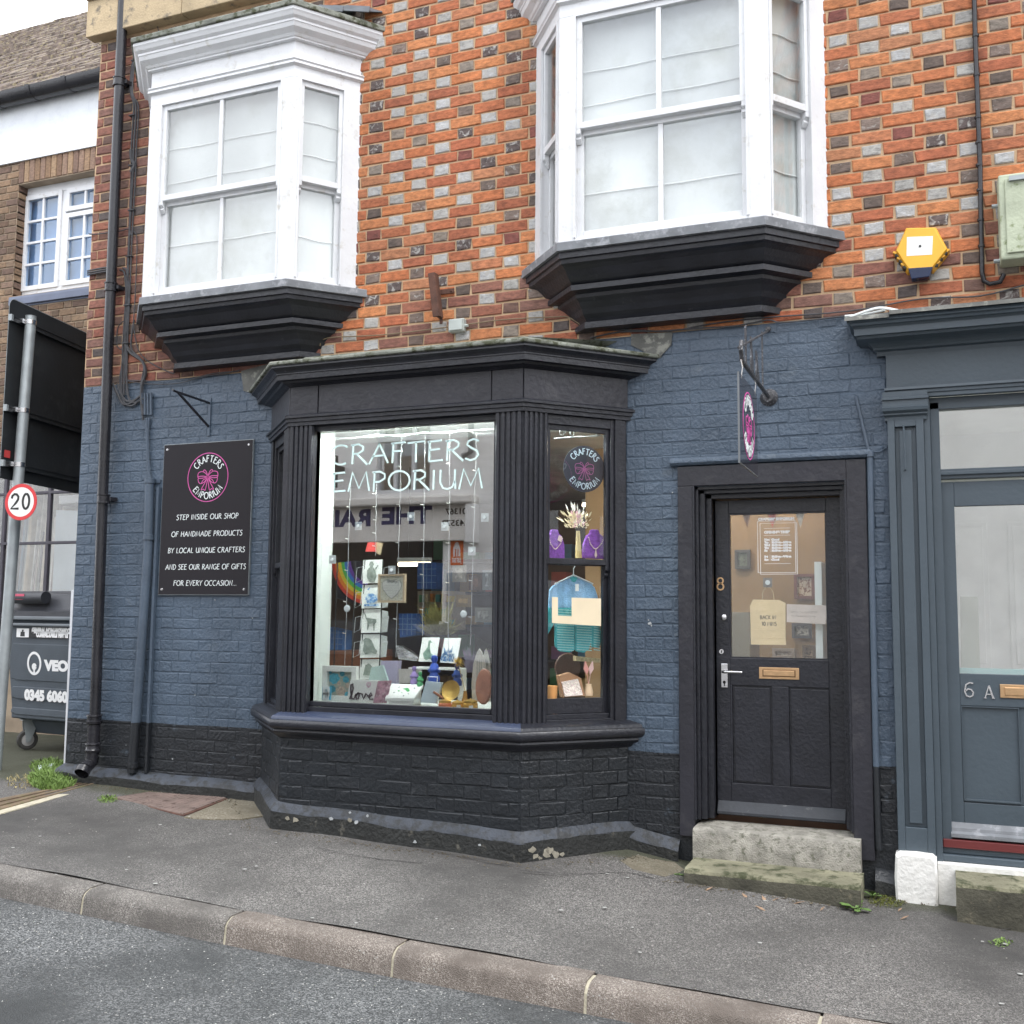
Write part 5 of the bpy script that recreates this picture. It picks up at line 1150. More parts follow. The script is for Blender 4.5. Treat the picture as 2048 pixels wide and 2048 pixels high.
for x in (284, 290, 296, 302):
    run([(x, 786), (x, 800), (x, 830)], .010, m_bluepipe)
run([(294, 836), (294, 870), (296, 930), (300, 958)], .011, m_bluepipe); run([(298, 836), (296, 880), (299, 945)], .007, m_bluepipe); run([(270, 828), (268, 850), (280, 862), (294, 858)], .003, m_bluepipe)
for py in (120, 230, 330, 420, 512, 610, 686): 
    q = wp(lerp([(76, 285), (120, 268), (190, 264), (420, 262), (690, 250)], py), py, -.03); mb = MB(); mb.box(q.x-.028, q.x+.028, -.036, -.0, q.z-.004, q.z+.004); mb.build('cable_clip', m_cable, cb)
for k in range(3):
    y0 = 541+k*4; run([(175, y0+1, -.02), (184, y0-1, -.025), (205, y0-5, -.03), (228, y0-8, -.03)], .007)
cdt = thing('conduit', 'navy painted conduit pipe climbing the wall between the downpipe and the black sign', 'pipe', (-5.45, -.04, .4))
mb = MB(); mb.tube([wp(299, 957, -.045), wp(296, 1100, -.045), wp(284, 1280, -.045), wp(272, 1440, -.045), wp(264, 1545, -.045)], .034, 14); mb.build('pipe', m_bluepipe, cdt, smooth=True)
mb = MB(); mb.box(wp(312, 1200, -.0).x-.012, wp(312, 1200, 0).x+.010, -.035, -.004, .45, wp(312, 975, 0).z); mb.build('trunking', m_bluepipe, cdt, bevel=.004)
for px, py in ((299, 962), (297, 1075), (266, 1530)):
    q = wp(px, py, -.045); mb = MB(); mb.lathe(q, [(.034, -.02), (.040, -.018), (.040, .018), (.034, .02)], 14); mb.box(q.x-.05, q.x+.07, -.012, -.004, q.z-.012, q.z+.012); mb.build('collar', m_bluepipe, cdt, smooth=True)
c2 = thing('conduit', 'navy painted pipe running down the wall right of the black doorcase', 'pipe', (-.32, -.03, .3))
mb = MB(); mb.tube([wp(1740, 908, -.03), wp(1745, 1200, -.03), wp(1752, 1520, -.03), wp(1758, 1700, -.03)], .0165, 12); mb.build('pipe', m_bluepipe, c2, smooth=True)
mb = MB(); mb.tube([wp(1712, 793, -.008), wp(1725, 850, -.02), wp(1738, 906, -.028)], .009, 8); mb.tube([wp(1738, 905, -.02), wp(1760, 903, -.012), wp(1775, 894, -.01)], .004, 6); mb.build('lead_cable', m_bluepipe, c2, smooth=True)
mb = MB(); q = wp(1740, 908, -.03); mb.lathe(q, [(.0165, -.02), (.022, -.016), (.020, .012), (.012, .02)], 12); mb.build('joint', m_bluepipe, c2, smooth=True)
c3 = thing('slim_downpipe', 'slim black cable pipe on the orange brick left of the mossy box', 'pipe', (.2, -.03, 3.5))
P3 = [(1948, -20), (1950, 60), (1955, 200), (1960, 330), (1962, 440), (1964, 545), (1968, 562), (1980, 568), (2000, 564), (2008, 548)]
mb = MB(); mb.tube([wp(x, y, -.03) for x, y in P3], .0135, 10); mb.build('pipe', m_pipe, c3, smooth=True)
for py in (72, 150, 235, 285, 330, 380, 440, 492):
    q = wp(lerp([(0, 1949), (200, 1955), (545, 1964)], py), py, -.03); mb = MB(); mb.lathe(q, [(.0135, -.008), (.018, -.006), (.018, .006), (.0135, .008)], 10); mb.build('clip', m_pipe, c3, smooth=True)
c4 = thing('cable', 'thin black cable sagging along the top edge of the navy paint', 'cable', (-1.0, -.02, 3.33))
run([(1180, 676), (1240, 664), (1320, 662), (1400, 656), (1470, 652), (1535, 640), (1560, 645), (1620, 640), (1690, 632)], .005, parent=c4); run([(1150, 662), (1260, 660), (1340, 662), (1420, 648), (1520, 636), (1700, 622), (1840, 598), (1960, 592), (2048, 570)], .0045, parent=c4)
c5 = thing('cable', 'white cable draped over the lead flashing of the grey shopfront', 'cable', (-.3, -.1, 3.27))
run([(1700, 634, -.10), (1740, 620, -.14), (1765, 616, -.16), (1800, 622, -.17), (1850, 629, -.19), (1890, 627, -.2)], .008, m_lettering, parent=c5); run([(1690, 632, -.05), (1730, 628, -.1), (1770, 620, -.14)], .006, m_lettering, parent=c5)
c6 = thing('cable', 'thin brown cable along the brick just above the shop bay roof', 'cable', (-2.6, -.02, 3.4))
run([(640, 692), (655, 676), (760, 670), (890, 655), (1000, 640), (1105, 634), (1140, 636), (1180, 665)], .004, mat('brown_cable', (.20, .15, .09), .7), parent=c6)
# grey junction box, rusty bracket, alarm box, mossy meter box
jb = thing('junction_box', 'small grey junction box on the brick above the shop bay roof', 'box', wp(914, 651, -.02))
q0, q1 = wp(899, 666, -.03), wp(930, 637, -.03); mb = MB(); mb.box(q0.x, q1.x, -.05, -.004, q0.z, q1.z); o = mb.build('case', mat('grey_plastic', (.42, .46, .44), .5), jb, bevel=.006)
mb = MB(); mb.box(q0.x+.006, q1.x-.006, -.062, -.05, q0.z+.006, q1.z-.006); mb.build('cover', mat('grey_plastic', (0, 0, 0)), jb, bevel=.005); mb = MB(); mb.tube([(q1.x, -.03, (q0.z+q1.z)/2-.005), (q1.x+.022, -.03, (q0.z+q1.z)/2-.005)], .010, 8); mb.build('gland', mat('grey_plastic', (0, 0, 0)), jb, smooth=True)
rb = thing('rusty_bracket', 'rusty angle-iron bracket fixed on the brick between the upper bays', 'bracket', wp(868, 590, -.05))
a, b = wp(862, 546, -.12), wp(872, 633, -.12)
mb = MB(); mb.loft([[Vector((x, y, 0))+p for x, y in ((-.024, 0), (.026, -.012), (.032, 0), (.032, .045), (.026, .045), (.024, .01), (-.024, .008))] for p in (a, b)], True, True); mb.build('angle_iron', m_rust, rb, bevel=.001)
mb = MB(); q = wp(884, 582, -.05); e = wp(908, 581, -.012); mb.box(q.x-.03, e.x, -.014, -.006, e.z-.016, e.z+.016); mb.box(q.x-.035, q.x-.028, -.12, -.006, e.z-.014, e.z+.014); mb.tube([(e.x-.02, -.014, e.z), (e.x-.02, -.022, e.z)], .007, 8); mb.build('strap', m_rust, rb)
mb = MB(); q = wp(880, 634, -.02); mb.box(q.x-.012, q.x+.014, -.10, -.006, q.z-.006, q.z+.010); mb.box(q.x-.006, q.x+.014, -.014, -.006, q.z-.045, q.z); mb.build('tab', m_rust, rb)
al = thing('alarm_box', 'yellow hexagonal burglar alarm box with dark blue base on the brick', 'alarm', wp(1842, 505, -.05))
m_yel = mat('yellow_plastic', (.80, .42, .035), .4, .05, 8); m_lblue = mat('dark_blue_plastic', (.012, .022, .06), .15)
ay = -.085; hexp = [(1790, 502), (1812, 453), (1872, 452), (1897, 498), (1866, 537), (1816, 541)]
F = [wp(x, y, ay) for x, y in hexp]; c = sum(F, Vector())/6
Bk = [Vector((p.x+(p.x-c.x)*.06, -.004, p.z+(p.z-c.z)*.04)) for p in F]
mb = MB(); mb.loft([Bk, [Vector((p.x, -.06, p.z)) for p in F], [c+(p-c)*.93+Vector((0, 0, 0)) for p in F]], True, True); mb.build('case', m_yel, al, bevel=.004)
f = [wp(x, y, ay-.001) for x, y in ((1816, 536), (1866, 533), (1859, 553), (1823, 558))]
mb = MB(); mb.prism([f[0], f[1], f[2], f[3]], (0, .07, 0)); mb.build('lens', m_lblue, al, bevel=.004)
for sx, pA, pB in ((-1, (1790, 506), (1813, 541)), (1, (1896, 502), (1868, 537))):
    for i in range(6):
        t = (i+.5)/6; q = wp(pA[0]+(pB[0]-pA[0])*t, pA[1]+(pB[1]-pA[1])*t, -.045); mb = MB(); mb.obox(q, (sx*.6, 0, -.8), (0, -1, 0), -.005, .005, -.04, .025, -.004, .016, w=(sx*.8, 0, .6)); mb.build('louvre', m_ink if i % 2 else m_yel, al)
f = [wp(x, y, ay-.001) for x, y in ((1814, 474), (1866, 472), (1864, 509), (1813, 512))]; mb = MB(); mb.prism(f, (0, .003, 0)); mb.build('label_panel', mat('label_white', (.8, .8, .78), .5), al); q = wp(1840, 492, ay-.003)
mb = MB(); mb.lathe(q, [(0, .003), (.007, .002), (.007, 0)], 10, (0, -1, 0)); mb.build('screw', m_ink, al)
q = wp(1840, 477, ay-.0015); join_text('SECURITY', .012, front_map(q.x, q.y, q.z), mat('faint_ink', (.45, .42, .38), .6), 'faded_print', al, align='CENTER')  if False else None
mx_ = thing('meter_box', 'pale green mossy metal box on the brick at the right edge', 'box', wp(2030, 430, -.1))
q = wp(1996, 350, -.16); qb = wp(2000, 520, -.16)
mb = MB(); mb.box(q.x, q.x+.42, -.16, -.006, qb.z, q.z); mb.build('case', mat('mossy_cream_enamel', (.42, .46, .34), .7, .15, 6, .8, 50, col2=(.17, .21, .09), thr=(.56, .66)), mx_, bevel=.01)
mb = MB(); mb.box(q.x+.03, q.x+.39, -.172, -.16, qb.z+.03, q.z-.03); mb.build('door', mat('mossy_cream_enamel', (0, 0, 0)), mx_, bevel=.004)
mb = MB(); mb.box(q.x+.05, q.x+.14, -.19, -.172, q.z-.05, q.z-.025); mb.tube([(q.x-.03, -.05, q.z-.13), (q.x, -.05, q.z-.13)], .012, 8); mb.tube([(q.x-.03, -.05, qb.z+.03), (q.x, -.05, qb.z+.03)], .012, 8); mb.build('lug', m_galv, mx_)
# ------------------------------------------------------------------ black sign board with screws and lettering
sg = thing('shop_sign', 'black rectangular wall sign with pink bow logo and five lines of white words', 'sign', wp(416, 1035, -.02))
sx0, sx1, szt, szb = -5.246, -4.468, 2.822, 1.728; sy = -.022
mb = MB(); mb.box(sx0-.004, sx1+.004, sy+.002, -.004, szb-.004, szt+.004); mb.build('edge', m_galv, sg)
mb = MB(); mb.box(sx0, sx1, sy-.001, sy+.002, szb, szt); mb.build('sign_face', m_signblack, sg)
for x in (sx0+.03, sx1-.03):
    for z in (szb+.035, szt-.035):
        mb = MB(); mb.lathe((x, sy-.001, z), [(0, .006), (.008, .005), (.011, 0)], 12, (0, -1, 0)); mb.build('screw', m_steel, sg, smooth=True)
lc = wp(416, 954.5, sy); mp = front_map(lc.x, sy-.0015, lc.z); LR = .176
mb = MB(); mb.ribbon(arc(0, 0, LR, 0, 360, 48), .0055, mp); bow(mb, .088, mp, .0048); mb.build('logo', m_pink, sg)
mb = MB(); arc_text(mb, 'CRAFTERS', .046, .112, 90, mp, .0056, track=.2); arc_text(mb, 'EMPORIUM', .046, .110, -90, mp, .0056, up=False, track=.14); mb.build('lettering', m_lettering, sg)
for body, xa, xb, yb in (('STEP INSIDE OUR SHOP', 353, 476, 1037), ('OF HANDMADE PRODUCTS', 343, 484, 1071), ('BY LOCAL UNIQUE CRAFTERS', 336, 489, 1104), ('AND SEE OUR RANGE OF GIFTS', 331, 491, 1137.5), ('FOR EVERY OCCASION...', 347, 473, 1170)):
    A, B = wp(xa, yb, sy-.0015), wp(xb, yb, sy-.0015); w = B.x-A.x; mb = MB(); mp2 = front_map((A.x+B.x)/2, sy-.0015, wp((xa+xb)/2, yb, sy).z-.004)
    stroke_text(mb, body, .036, w, mp2, .0041, track=.17, shear=.1); mb.build('words', m_lettering, sg)
# empty triangular bracket
eb = thing('empty_bracket', 'empty black triangular sign bracket above the black wall sign', 'bracket', wp(419, 830, -.01))
wt, wb, tp = wp(419, 806, -.01), wp(417, 853, -.01), wx(349, 782, wp(419, 806, 0).x)
mb = MB(); mb.box(wt.x-.012, wt.x+.012, -.012, -.004, wp(418, 872, 0).z, wp(420, 797, 0).z); mb.build('plate', m_bluepipe, eb)
mb = MB(); mb.tube([wt, tp, tp+Vector((0, -.02, .005))], .009, 6); mb.build('arm', m_black, eb); mb = MB(); mb.tube([wb, tp+Vector((0, .03, -.0))], .010, 6); mb.build('strut', m_black, eb)
# hanging sign by the door
hs = thing('sign_bracket', 'black iron sign bracket with little iron figures above the door', 'bracket', wp(1538, 794, -.02))
pc = wp(1538, 795, -.004); xs_ = pc.x
mb = MB(); mb.lathe(pc, [(.0, .03), (.03, .028), (.045, .012), (.052, .0)], 20, (0, -1, 0)); mb.build('wall_plate', m_rust if False else mat('worn_black_iron', (.05, .05, .055), .5, .3, 30, .5, 60, col2=(.25, .26, .28), thr=(.55, .65)), hs, smooth=True)
iron = mat('worn_black_iron', (0, 0, 0))
tipz = wx(1484, 722, xs_); 
mb = MB(); mb.tube([pc, Vector((xs_, tipz.y, tipz.z)), Vector((xs_, tipz.y-.03, tipz.z+.05)), Vector((xs_, tipz.y-.01, tipz.z+.10))], .0115, 8); mb.build('arm', iron, hs, smooth=True)
w2 = wp(1537, 662, -.004); t2 = wx(1477, 695, xs_)
mb = MB(); mb.tube([w2+Vector((xs_-w2.x, 0, 0)), Vector((xs_, t2.y, t2.z))], .007, 6); mb.build('stay', iron, hs); mb = MB(); mb.lathe(w2+Vector((xs_-w2.x, 0, .01)), [(.0, .02), (.014, .014), (.018, 0)], 10, (0, -1, 0)); mb.build('eye_plate', iron, hs)
def fig(py0, pts, th=.008):
    mb = MB(); mb.prism([Vector((xs_-.004, py0+a, pc.z+(tipz.z-pc.z)*(-(py0))/(-tipz.y)+b)) for a, b in pts], (th, 0, 0)); mb.build('iron_figure', iron, hs)
cat = [(-.05, 0), (-.055, .05), (-.04, .10), (-.045, .13), (-.05, .165), (-.035, .15), (-.02, .165), (-.012, .13), (.0, .10), (.03, .05), (.05, .0)]
fig(-.42, cat); fig(-.60, [(a*.9, b*1.2) for a, b in cat]); fig(-.80, [(-.01, 0), (-.012, .2), (.012, .22), (.012, 0)]); fig(-.24, [(-.006, 0), (-.006, .33), (.006, .33), (.006, 0)])
hb = thing('hanging_sign', 'black hanging sign with pink bow edge-on above door 8', 'sign', Vector((xs_, -.75, 2.6)))
yo = wx(1478.6, 922, xs_); yi = wx(1514.8, 954.6, xs_); zt_ = wx(1478, 745, xs_).z; zb2 = (yo.z+yi.z)/2
m_hs = mat('translucent_black_acrylic', (.035, .035, .045), .12, .05, 3, 0, coat=.4)
mb = MB(); mb.box(xs_-.003, xs_+.003, yo.y, yi.y, zb2, zt_); mb.build('board', m_hs, hb)
mb = MB(); mb.box(xs_-.0045, xs_+.0045, yo.y-.004, yo.y, zb2-.004, zt_); mb.box(xs_-.0045, xs_+.0045, yo.y, yi.y, zb2-.004, zb2); mb.build('edge', mat('smoked_edge', (.16, .17, .18), .4), hb)
ym, zm_ = (yo.y+yi.y)/2, (zt_+zb2)/2
mp = plane_map((xs_+.0032, ym, zm_), (0, 1, 0), (0, 0, 1), (1, 0, 0))   # read from the right-hand side
mp_l = plane_map((xs_-.0032, ym, zm_), (0, -1, 0), (0, 0, 1), (-1, 0, 0))
for m_ in (mp, mp_l):
    mb = MB(); mb.ribbon(arc(0, 0, .172, 0, 360, 40), .007, m_); bow(mb, .085, m_, .007); mb.build('logo', m_pink, hb)
    mb = MB(); arc_text(mb, 'CRAFTERS', .050, .108, 90, m_, .010); arc_text(mb, 'EMPORIUM', .050, .106, -90, m_, .010, up=False); mb.build('lettering', m_lettering, hb)
for y in (yo.y+.08, yi.y-.06):
    zz = pc.z+(tipz.z-pc.z)*(-y)/(-tipz.y); mb = MB(); mb.tube([(xs_, y, zt_-.02), (xs_+.008, y, (zt_+zz)/2), (xs_, y, zz)], .004, 6); mb.lathe((xs_, y, zt_), [(.01, -.012), (.014, 0), (.01, .012)], 10, (1, 0, 0)); mb.build('hook', m_steel, hb)
# ------------------------------------------------------------------ pavement bits
mc = thing('manhole_cover', 'rusty brown metal access cover in the pavement below the black sign', 'cover', gp(330, 1610))
Q = [gp(226, 1597, .004), gp(296, 1586, .004), gp(455, 1597, .004), gp(366, 1631, .004)]
m_cover = mat('rusty_cover_plate', (.19, .14, .12), .75, .25, 9, 1.5, 60, col2=(.08, .05, .042), thr=(.55, .64))
cc = sum(Q, Vector())/4
mb = MB(); mb.prism([p+(p-cc)*.03 for p in Q], (0, 0, -.01)); mb.build('frame', mat('rust_frame', (.12, .06, .045), .85, .3, 20, 1, 60), mc)
Q2 = [p-(p-cc)*.02+Vector((0, 0, .006)) for p in Q]; mb = MB(); mb.prism(Q2, (0, 0, -.008)); pl_ = mb.build('plate', m_cover, mc, bevel=.002)
mb = MB(); e1, e2 = Q2[1]-Q2[0], Q2[3]-Q2[0]
for i in range(28):
    for j in range(16):
        o = Q2[0]+(Q2[1]-Q2[0])*((i+.5)/28)*(1-(j+.5)/16)+(Q2[2]-Q2[3])*((i+.5)/28)*((j+.5)/16)+e2*((j+.5)/16); s = .008; t = 1 if (i+j) % 2 else -1
        mb.add([o+Vector((-s, -s*t*.3, .001)), o+Vector((0, .003, .003)), o+Vector((s, s*t*.3, .001)), o+Vector((0, -.003, .003))], [(0, 1, 2, 3)])
o = mb.build('tread_stud', m_cover, mc); o['kind'] = 'stuff'
dc = thing('drain_channel', 'ribbed brown drain channel cover crossing the pavement at the left corner', 'drain', gp(80, 1590))
pA, pB = [gp(-40, 1605), gp(152, 1567)], [gp(-40, 1632), gp(188, 1569)]
m_dc = mat('mossy_iron_channel', (.17, .12, .075), .8, .3, 8, 1, 50, col2=(.13, .12, .05), thr=(.52, .62))
for k in range(6):
    t0, t1 = (k+.06)/6, (k+.94)/6; mb = MB(); h = .008 if k % 2 else .002
    q = [pA[0].lerp(pB[0], t0), pA[1].lerp(pB[1], t0), pA[1].lerp(pB[1], t1), pA[0].lerp(pB[0], t1)]; mb.prism([p+Vector((0, 0, h)) for p in q], (0, 0, -.02)); mb.build('bar', m_dc, dc)
mb = MB(); mb.prism([pB[0]+Vector((0, 0, .003)), pB[1]+Vector((0, 0, .003)), gp(150, 1586, .003), gp(-40, 1640, .003)][::1], (0, 0, -.01)); mb.build('edging', m_joint, dc)
mb = MB(); e = [gp(*p, .006) for p in ((455, 1600), (500, 1592), (545, 1608), (538, 1632), (480, 1640), (415, 1640), (368, 1636))]; mb.prism(e, (0, 0, -.012)); tag(mb.build('cement_patch', m_cement), 'rough cement patch beside the rusty cover at the bay foot', 'patch', kind=None)
mb = MB(); e = [gp(*p, .005) for p in ((1240, 1722), (1275, 1712), (1372, 1722), (1372, 1742), (1330, 1755), (1265, 1740))]; mb.prism(e, (0, 0, -.01)); tag(mb.build('mortar_patch', m_cement), 'mossy mortar fillet on the pavement left of the doorstep', 'patch')
for nm, pts, m, lab in (('flashing', ((482, 742), (535, 728), (520, 755), (500, 785), (487, 782)), m_leaddull, 'grey cement flashing where the shop bay roof meets the wall, left end'), ('flashing', ((1262, 690), (1262, 668), (1345, 664), (1342, 690), (1318, 716), (1305, 712)), m_leaddull, 'dark lead flashing where the shop bay roof meets the wall, right end')):
    mb = MB(); mb.prism([wp(*p, -.012) for p in pts], (0, .008, 0)); tag(mb.build(nm, m), lab, 'flashing')
# grass and weeds
m_grass = mat('grass_blades', (.15, .235, .055), .7, .35, 40); m_leaf = mat('weed_leaf', (.11, .19, .05), .6, .25, 30); m_dry = mat('dry_grass', (.30, .25, .12), .8, .3, 30)
def tuft(cx_, cy_, rx, ry_, n, h, m, label, name='grass_tuft', cat='grass', lean=.5, w=.004):
    rnd = random.Random(int(cx_*100)+n); mb = MB()
    for i in range(n):
        a = rnd.uniform(0, 6.28); r = math.sqrt(rnd.random()); px, py = cx_+rx*r*math.cos(a), cy_+ry_*r*math.sin(a); P = gp(px, py); hh = h*rnd.uniform(.4, 1.1)*(1.1-r*.6)
        d = Vector((rnd.gauss(0, lean), rnd.gauss(0, lean), 1)).normalized(); s = Vector((rnd.uniform(-1, 1), rnd.uniform(-1, 1), 0)).normalized()*w
        m_ = P+d*hh*.6; t = P+d*hh+Vector((d.x, d.y, -.25))*hh*.4
        mb.add([P-s, P+s, m_+s*.8, m_-s*.8, t], [(0, 1, 2, 3), (3, 2, 4)])
    return tag(mb.build(name, m, None), label, cat)
tuft(105, 1562, 48, 20, 2600, .11, m_grass, 'bright green grass tuft at the foot of the navy corner'); tuft(100, 1535, 40, 14, 500, .10, m_grass, 'sparse grass growing up beside the white board at the corner', lean=.7)
tuft(48, 1565, 40, 14, 120, .07, m_dry, 'thin dry grass left of the bright green tuft', 'dry_grass', 'grass', 1.2); tuft(215, 1600, 22, 8, 160, .05, m_grass, 'little grass tuft at the left edge of the rusty cover', lean=.8); tuft(178, 1560, 12, 6, 90, .05, m_grass, 'grass sprouting under the spout of the black downpipe')
tuft(2002, 1885, 24, 9, 70, .025, m_grass, 'low grass patch on the pavement at the right edge', lean=1.2); 
tuft(1775, 1800, 40, 16, 700, .016, mat('moss', (.10, .11, .02), .95, .3, 40), 'mossy patch on the pavement between door step and white block', 'moss_patch', 'moss', 1.0, .003)
def weed(px, py, n, L, label, seed, up=.5):
    rnd = random.Random(seed); root = thing('weed', label, 'weed', gp(px, py))
    for i in range(n):
        a = 6.28*i/n+rnd.uniform(-.4, .4); l = L*rnd.uniform(.5, 1.1); e = up*rnd.uniform(.5, 1.5); d = Vector((math.cos(a), math.sin(a)*.7, e)).normalized(); s = d.cross(Vector((0, 0, 1))).normalized()
        P = gp(px, py, .004); mb = MB(); rings = []
        for t, w in ((0, .10), (.25, .14), (.5, .34), (.75, .44), (.9, .30), (1, .02)):
            c = P+d*l*t+Vector((0, 0, -.35*l*t*t)); wob = 1+.3*math.sin(i+t*20); rings.append([c-s*l*w*.5*wob, c+Vector((0, 0, -.04*l)), c+s*l*w*.5*wob])
        mb.loft(rings); mb.build('leaf', m_leaf, root, smooth=2)
weed(1712, 1820, 12, .10, 'bright green dandelion weed at the right end of the lower step', 4); weed(1745, 1795, 8, .08, 'small leafy weed beside the conduit right of the steps', 9, .9); weed(1362, 1752, 5, .04, 'tiny green weed at the left end of the lower step', 3); weed(1690, 1800, 2, .13, 'single long upright leaf against the lower step', 5, 2.5)
rnd = random.Random(41)
def chip(par, P, u, n, r, m, nm='paint_chip'):
    u = Vector(u).normalized(); n = Vector(n).normalized(); mb = MB()
    mb.prism([P+u*math.cos(a)*r*rnd.uniform(.5, 1.3)+Vector((0, 0, math.sin(a)*r*rnd.uniform(.4, 1.1))) for a in [6.283*k/9 for k in range(9)]], n*.0015); mb.build(nm, m, par)
m_chip = mat('bare_plaster', (.27, .25, .20), .95, .25, 30, 1, 80); m_fl = mat('white_fleck', (.40, .42, .43), .8)
for px, py, r in ((1300, 1247, .012), (1303, 1251, .006), (1297, 1240, .005), (505, 1236, .005), (345, 1518, .006), (252, 1490, .004), (1345, 985, .004), (302, 1372, .005), (1745, 1003, .004), (390, 1390, .005), (430, 1200, .004), (1330, 1120, .003)): chip(lw, wp(px, py, -.0055), u0, n0, r, m_fl)
for px, py, r in ((1064, 1700, .022), (1070, 1712, .018), (1092, 1707, .03), (1100, 1700, .022), (1112, 1708, .024), (1124, 1708, .015), (1080, 1716, .012)): chip(bay, wpl(px, py, c_r+n_r*.050, n_r), u_r, n_r, r, m_chip)
for px, py, r in ((700, 1640, .02), (712, 1644, .014), (662, 1637, .014), (735, 1632, .01), (590, 1640, .022), (575, 1636, .016), (830, 1684, .012), (960, 1690, .010), (700, 1625, .008)): chip(bay, wp(px, py, -.566), u0, n0, r, m_chip if r > .015 else m_fl)
# litter and chewing-gum spots
m_gum = mat('flattened_gum', (.36, .36, .34), .9, .1); m_lit = mat('fallen_leaf', (.30, .20, .13), .8, .3, 30)
rnd = random.Random(21)
spots = [(72, 1640), (80, 1674), (25, 1697), (258, 1716), (253, 1741), (112, 1751), (310, 1769), (489, 1740), (513, 1734), (279, 1662), (320, 1651), (625, 1838), (873, 1840), (460, 1670), (552, 1687), (1122, 1822), (1210, 1817), (1520, 1888), (1542, 2003), (1746, 1895), (1530, 1803), (1395, 1802), (1965, 1885), (2010, 1890), (1845, 1800), (1888, 1805), (2040, 1950), (1160, 1700), (1214, 1749), (1255, 1757), (1300, 1770), (712, 1848), (905, 1860), (1265, 1857), (1280, 1907), (2003, 2010), (1418, 1830), (845, 1800)]
for i, (px, py) in enumerate(spots):
    P = gp(px, py, .0045); r = rnd.uniform(.006, .014); mb = MB(); a0 = rnd.uniform(0, 6)
    mb.prism([P+Vector((math.cos(a0+j*.9)*r*rnd.uniform(.6, 1.3), math.sin(a0+j*.9)*r*rnd.uniform(.5, 1.1), 0)) for j in range(7)], (0, 0, .002)); tag(mb.build('gum_spot', m_gum), 'pale flattened chewing gum spot trodden into the pavement', 'gum spot', 'chewing gum spots on the pavement')
for i, (px, py) in enumerate(((1417, 1781), (1598, 1808), (1528, 1801), (1550, 1802), (1645, 1820), (1800, 1822), (1809, 1838), (1490, 1795), (1522, 1820))):
    P = gp(px, py, .006); a = rnd.uniform(0, 3); mb = MB(); u = Vector((math.cos(a), math.sin(a), rnd.uniform(0, .3))); v = Vector((-u.y, u.x, .1)); l = rnd.uniform(.02, .035)
    mb.prism([P-u*l, P-v*l*.3+Vector((0, 0, .004)), P+u*l, P+v*l*.3], (0, 0, .0015)); tag(mb.build('dry_leaf', m_lit), 'small dry brown leaf lying on the pavement in front of the steps', 'leaf', 'dry leaves in front of the steps')
mb = MB(); mb.prism([gp(*p, .012) for p in ((76, 1535), (110, 1530), (108, 1538), (78, 1545))], (0, 0, .004)); tag(mb.build('paper_scrap', mat('blue_white_paper', (.6, .66, .72), .6)), 'crumpled pale blue paper scrap in the grass at the left corner', 'litter')
# ------------------------------------------------------------------ goods in the big window
SH = 1.02                                   # top of the display shelf
def M_(n, c, **k): return mat(n, c, k.pop('rough', .6), k.pop('var', .06), **k)
def at(px, py, y): return wp(px, py, y)
def card(name, quad_px, y, th, m, label, cat_, parent=None, lean=.0, face=None):
    """a flat board given by its four picture corners at depth y, with real thickness"""
    P = [at(x, yy, y+lean*k) for (x, yy), k in zip(quad_px, (1, 1, 0, 0))]
    mb = MB(); mb.prism(P, (0, th, 0)); o = mb.build(name, m, parent)
    if label: tag(o, label, cat_)
    return o
G = -.44
m_cardw = M_('white_card', (.82, .84, .80)); m_blueb = M_('blue_paint_art', (.12, .30, .62), var=.4, scale=25, col2=(.6, .75, .85), thr=(.5, .56))
m_greenart = M_('green_grey_art', (.26, .30, .26), var=.3, scale=40)
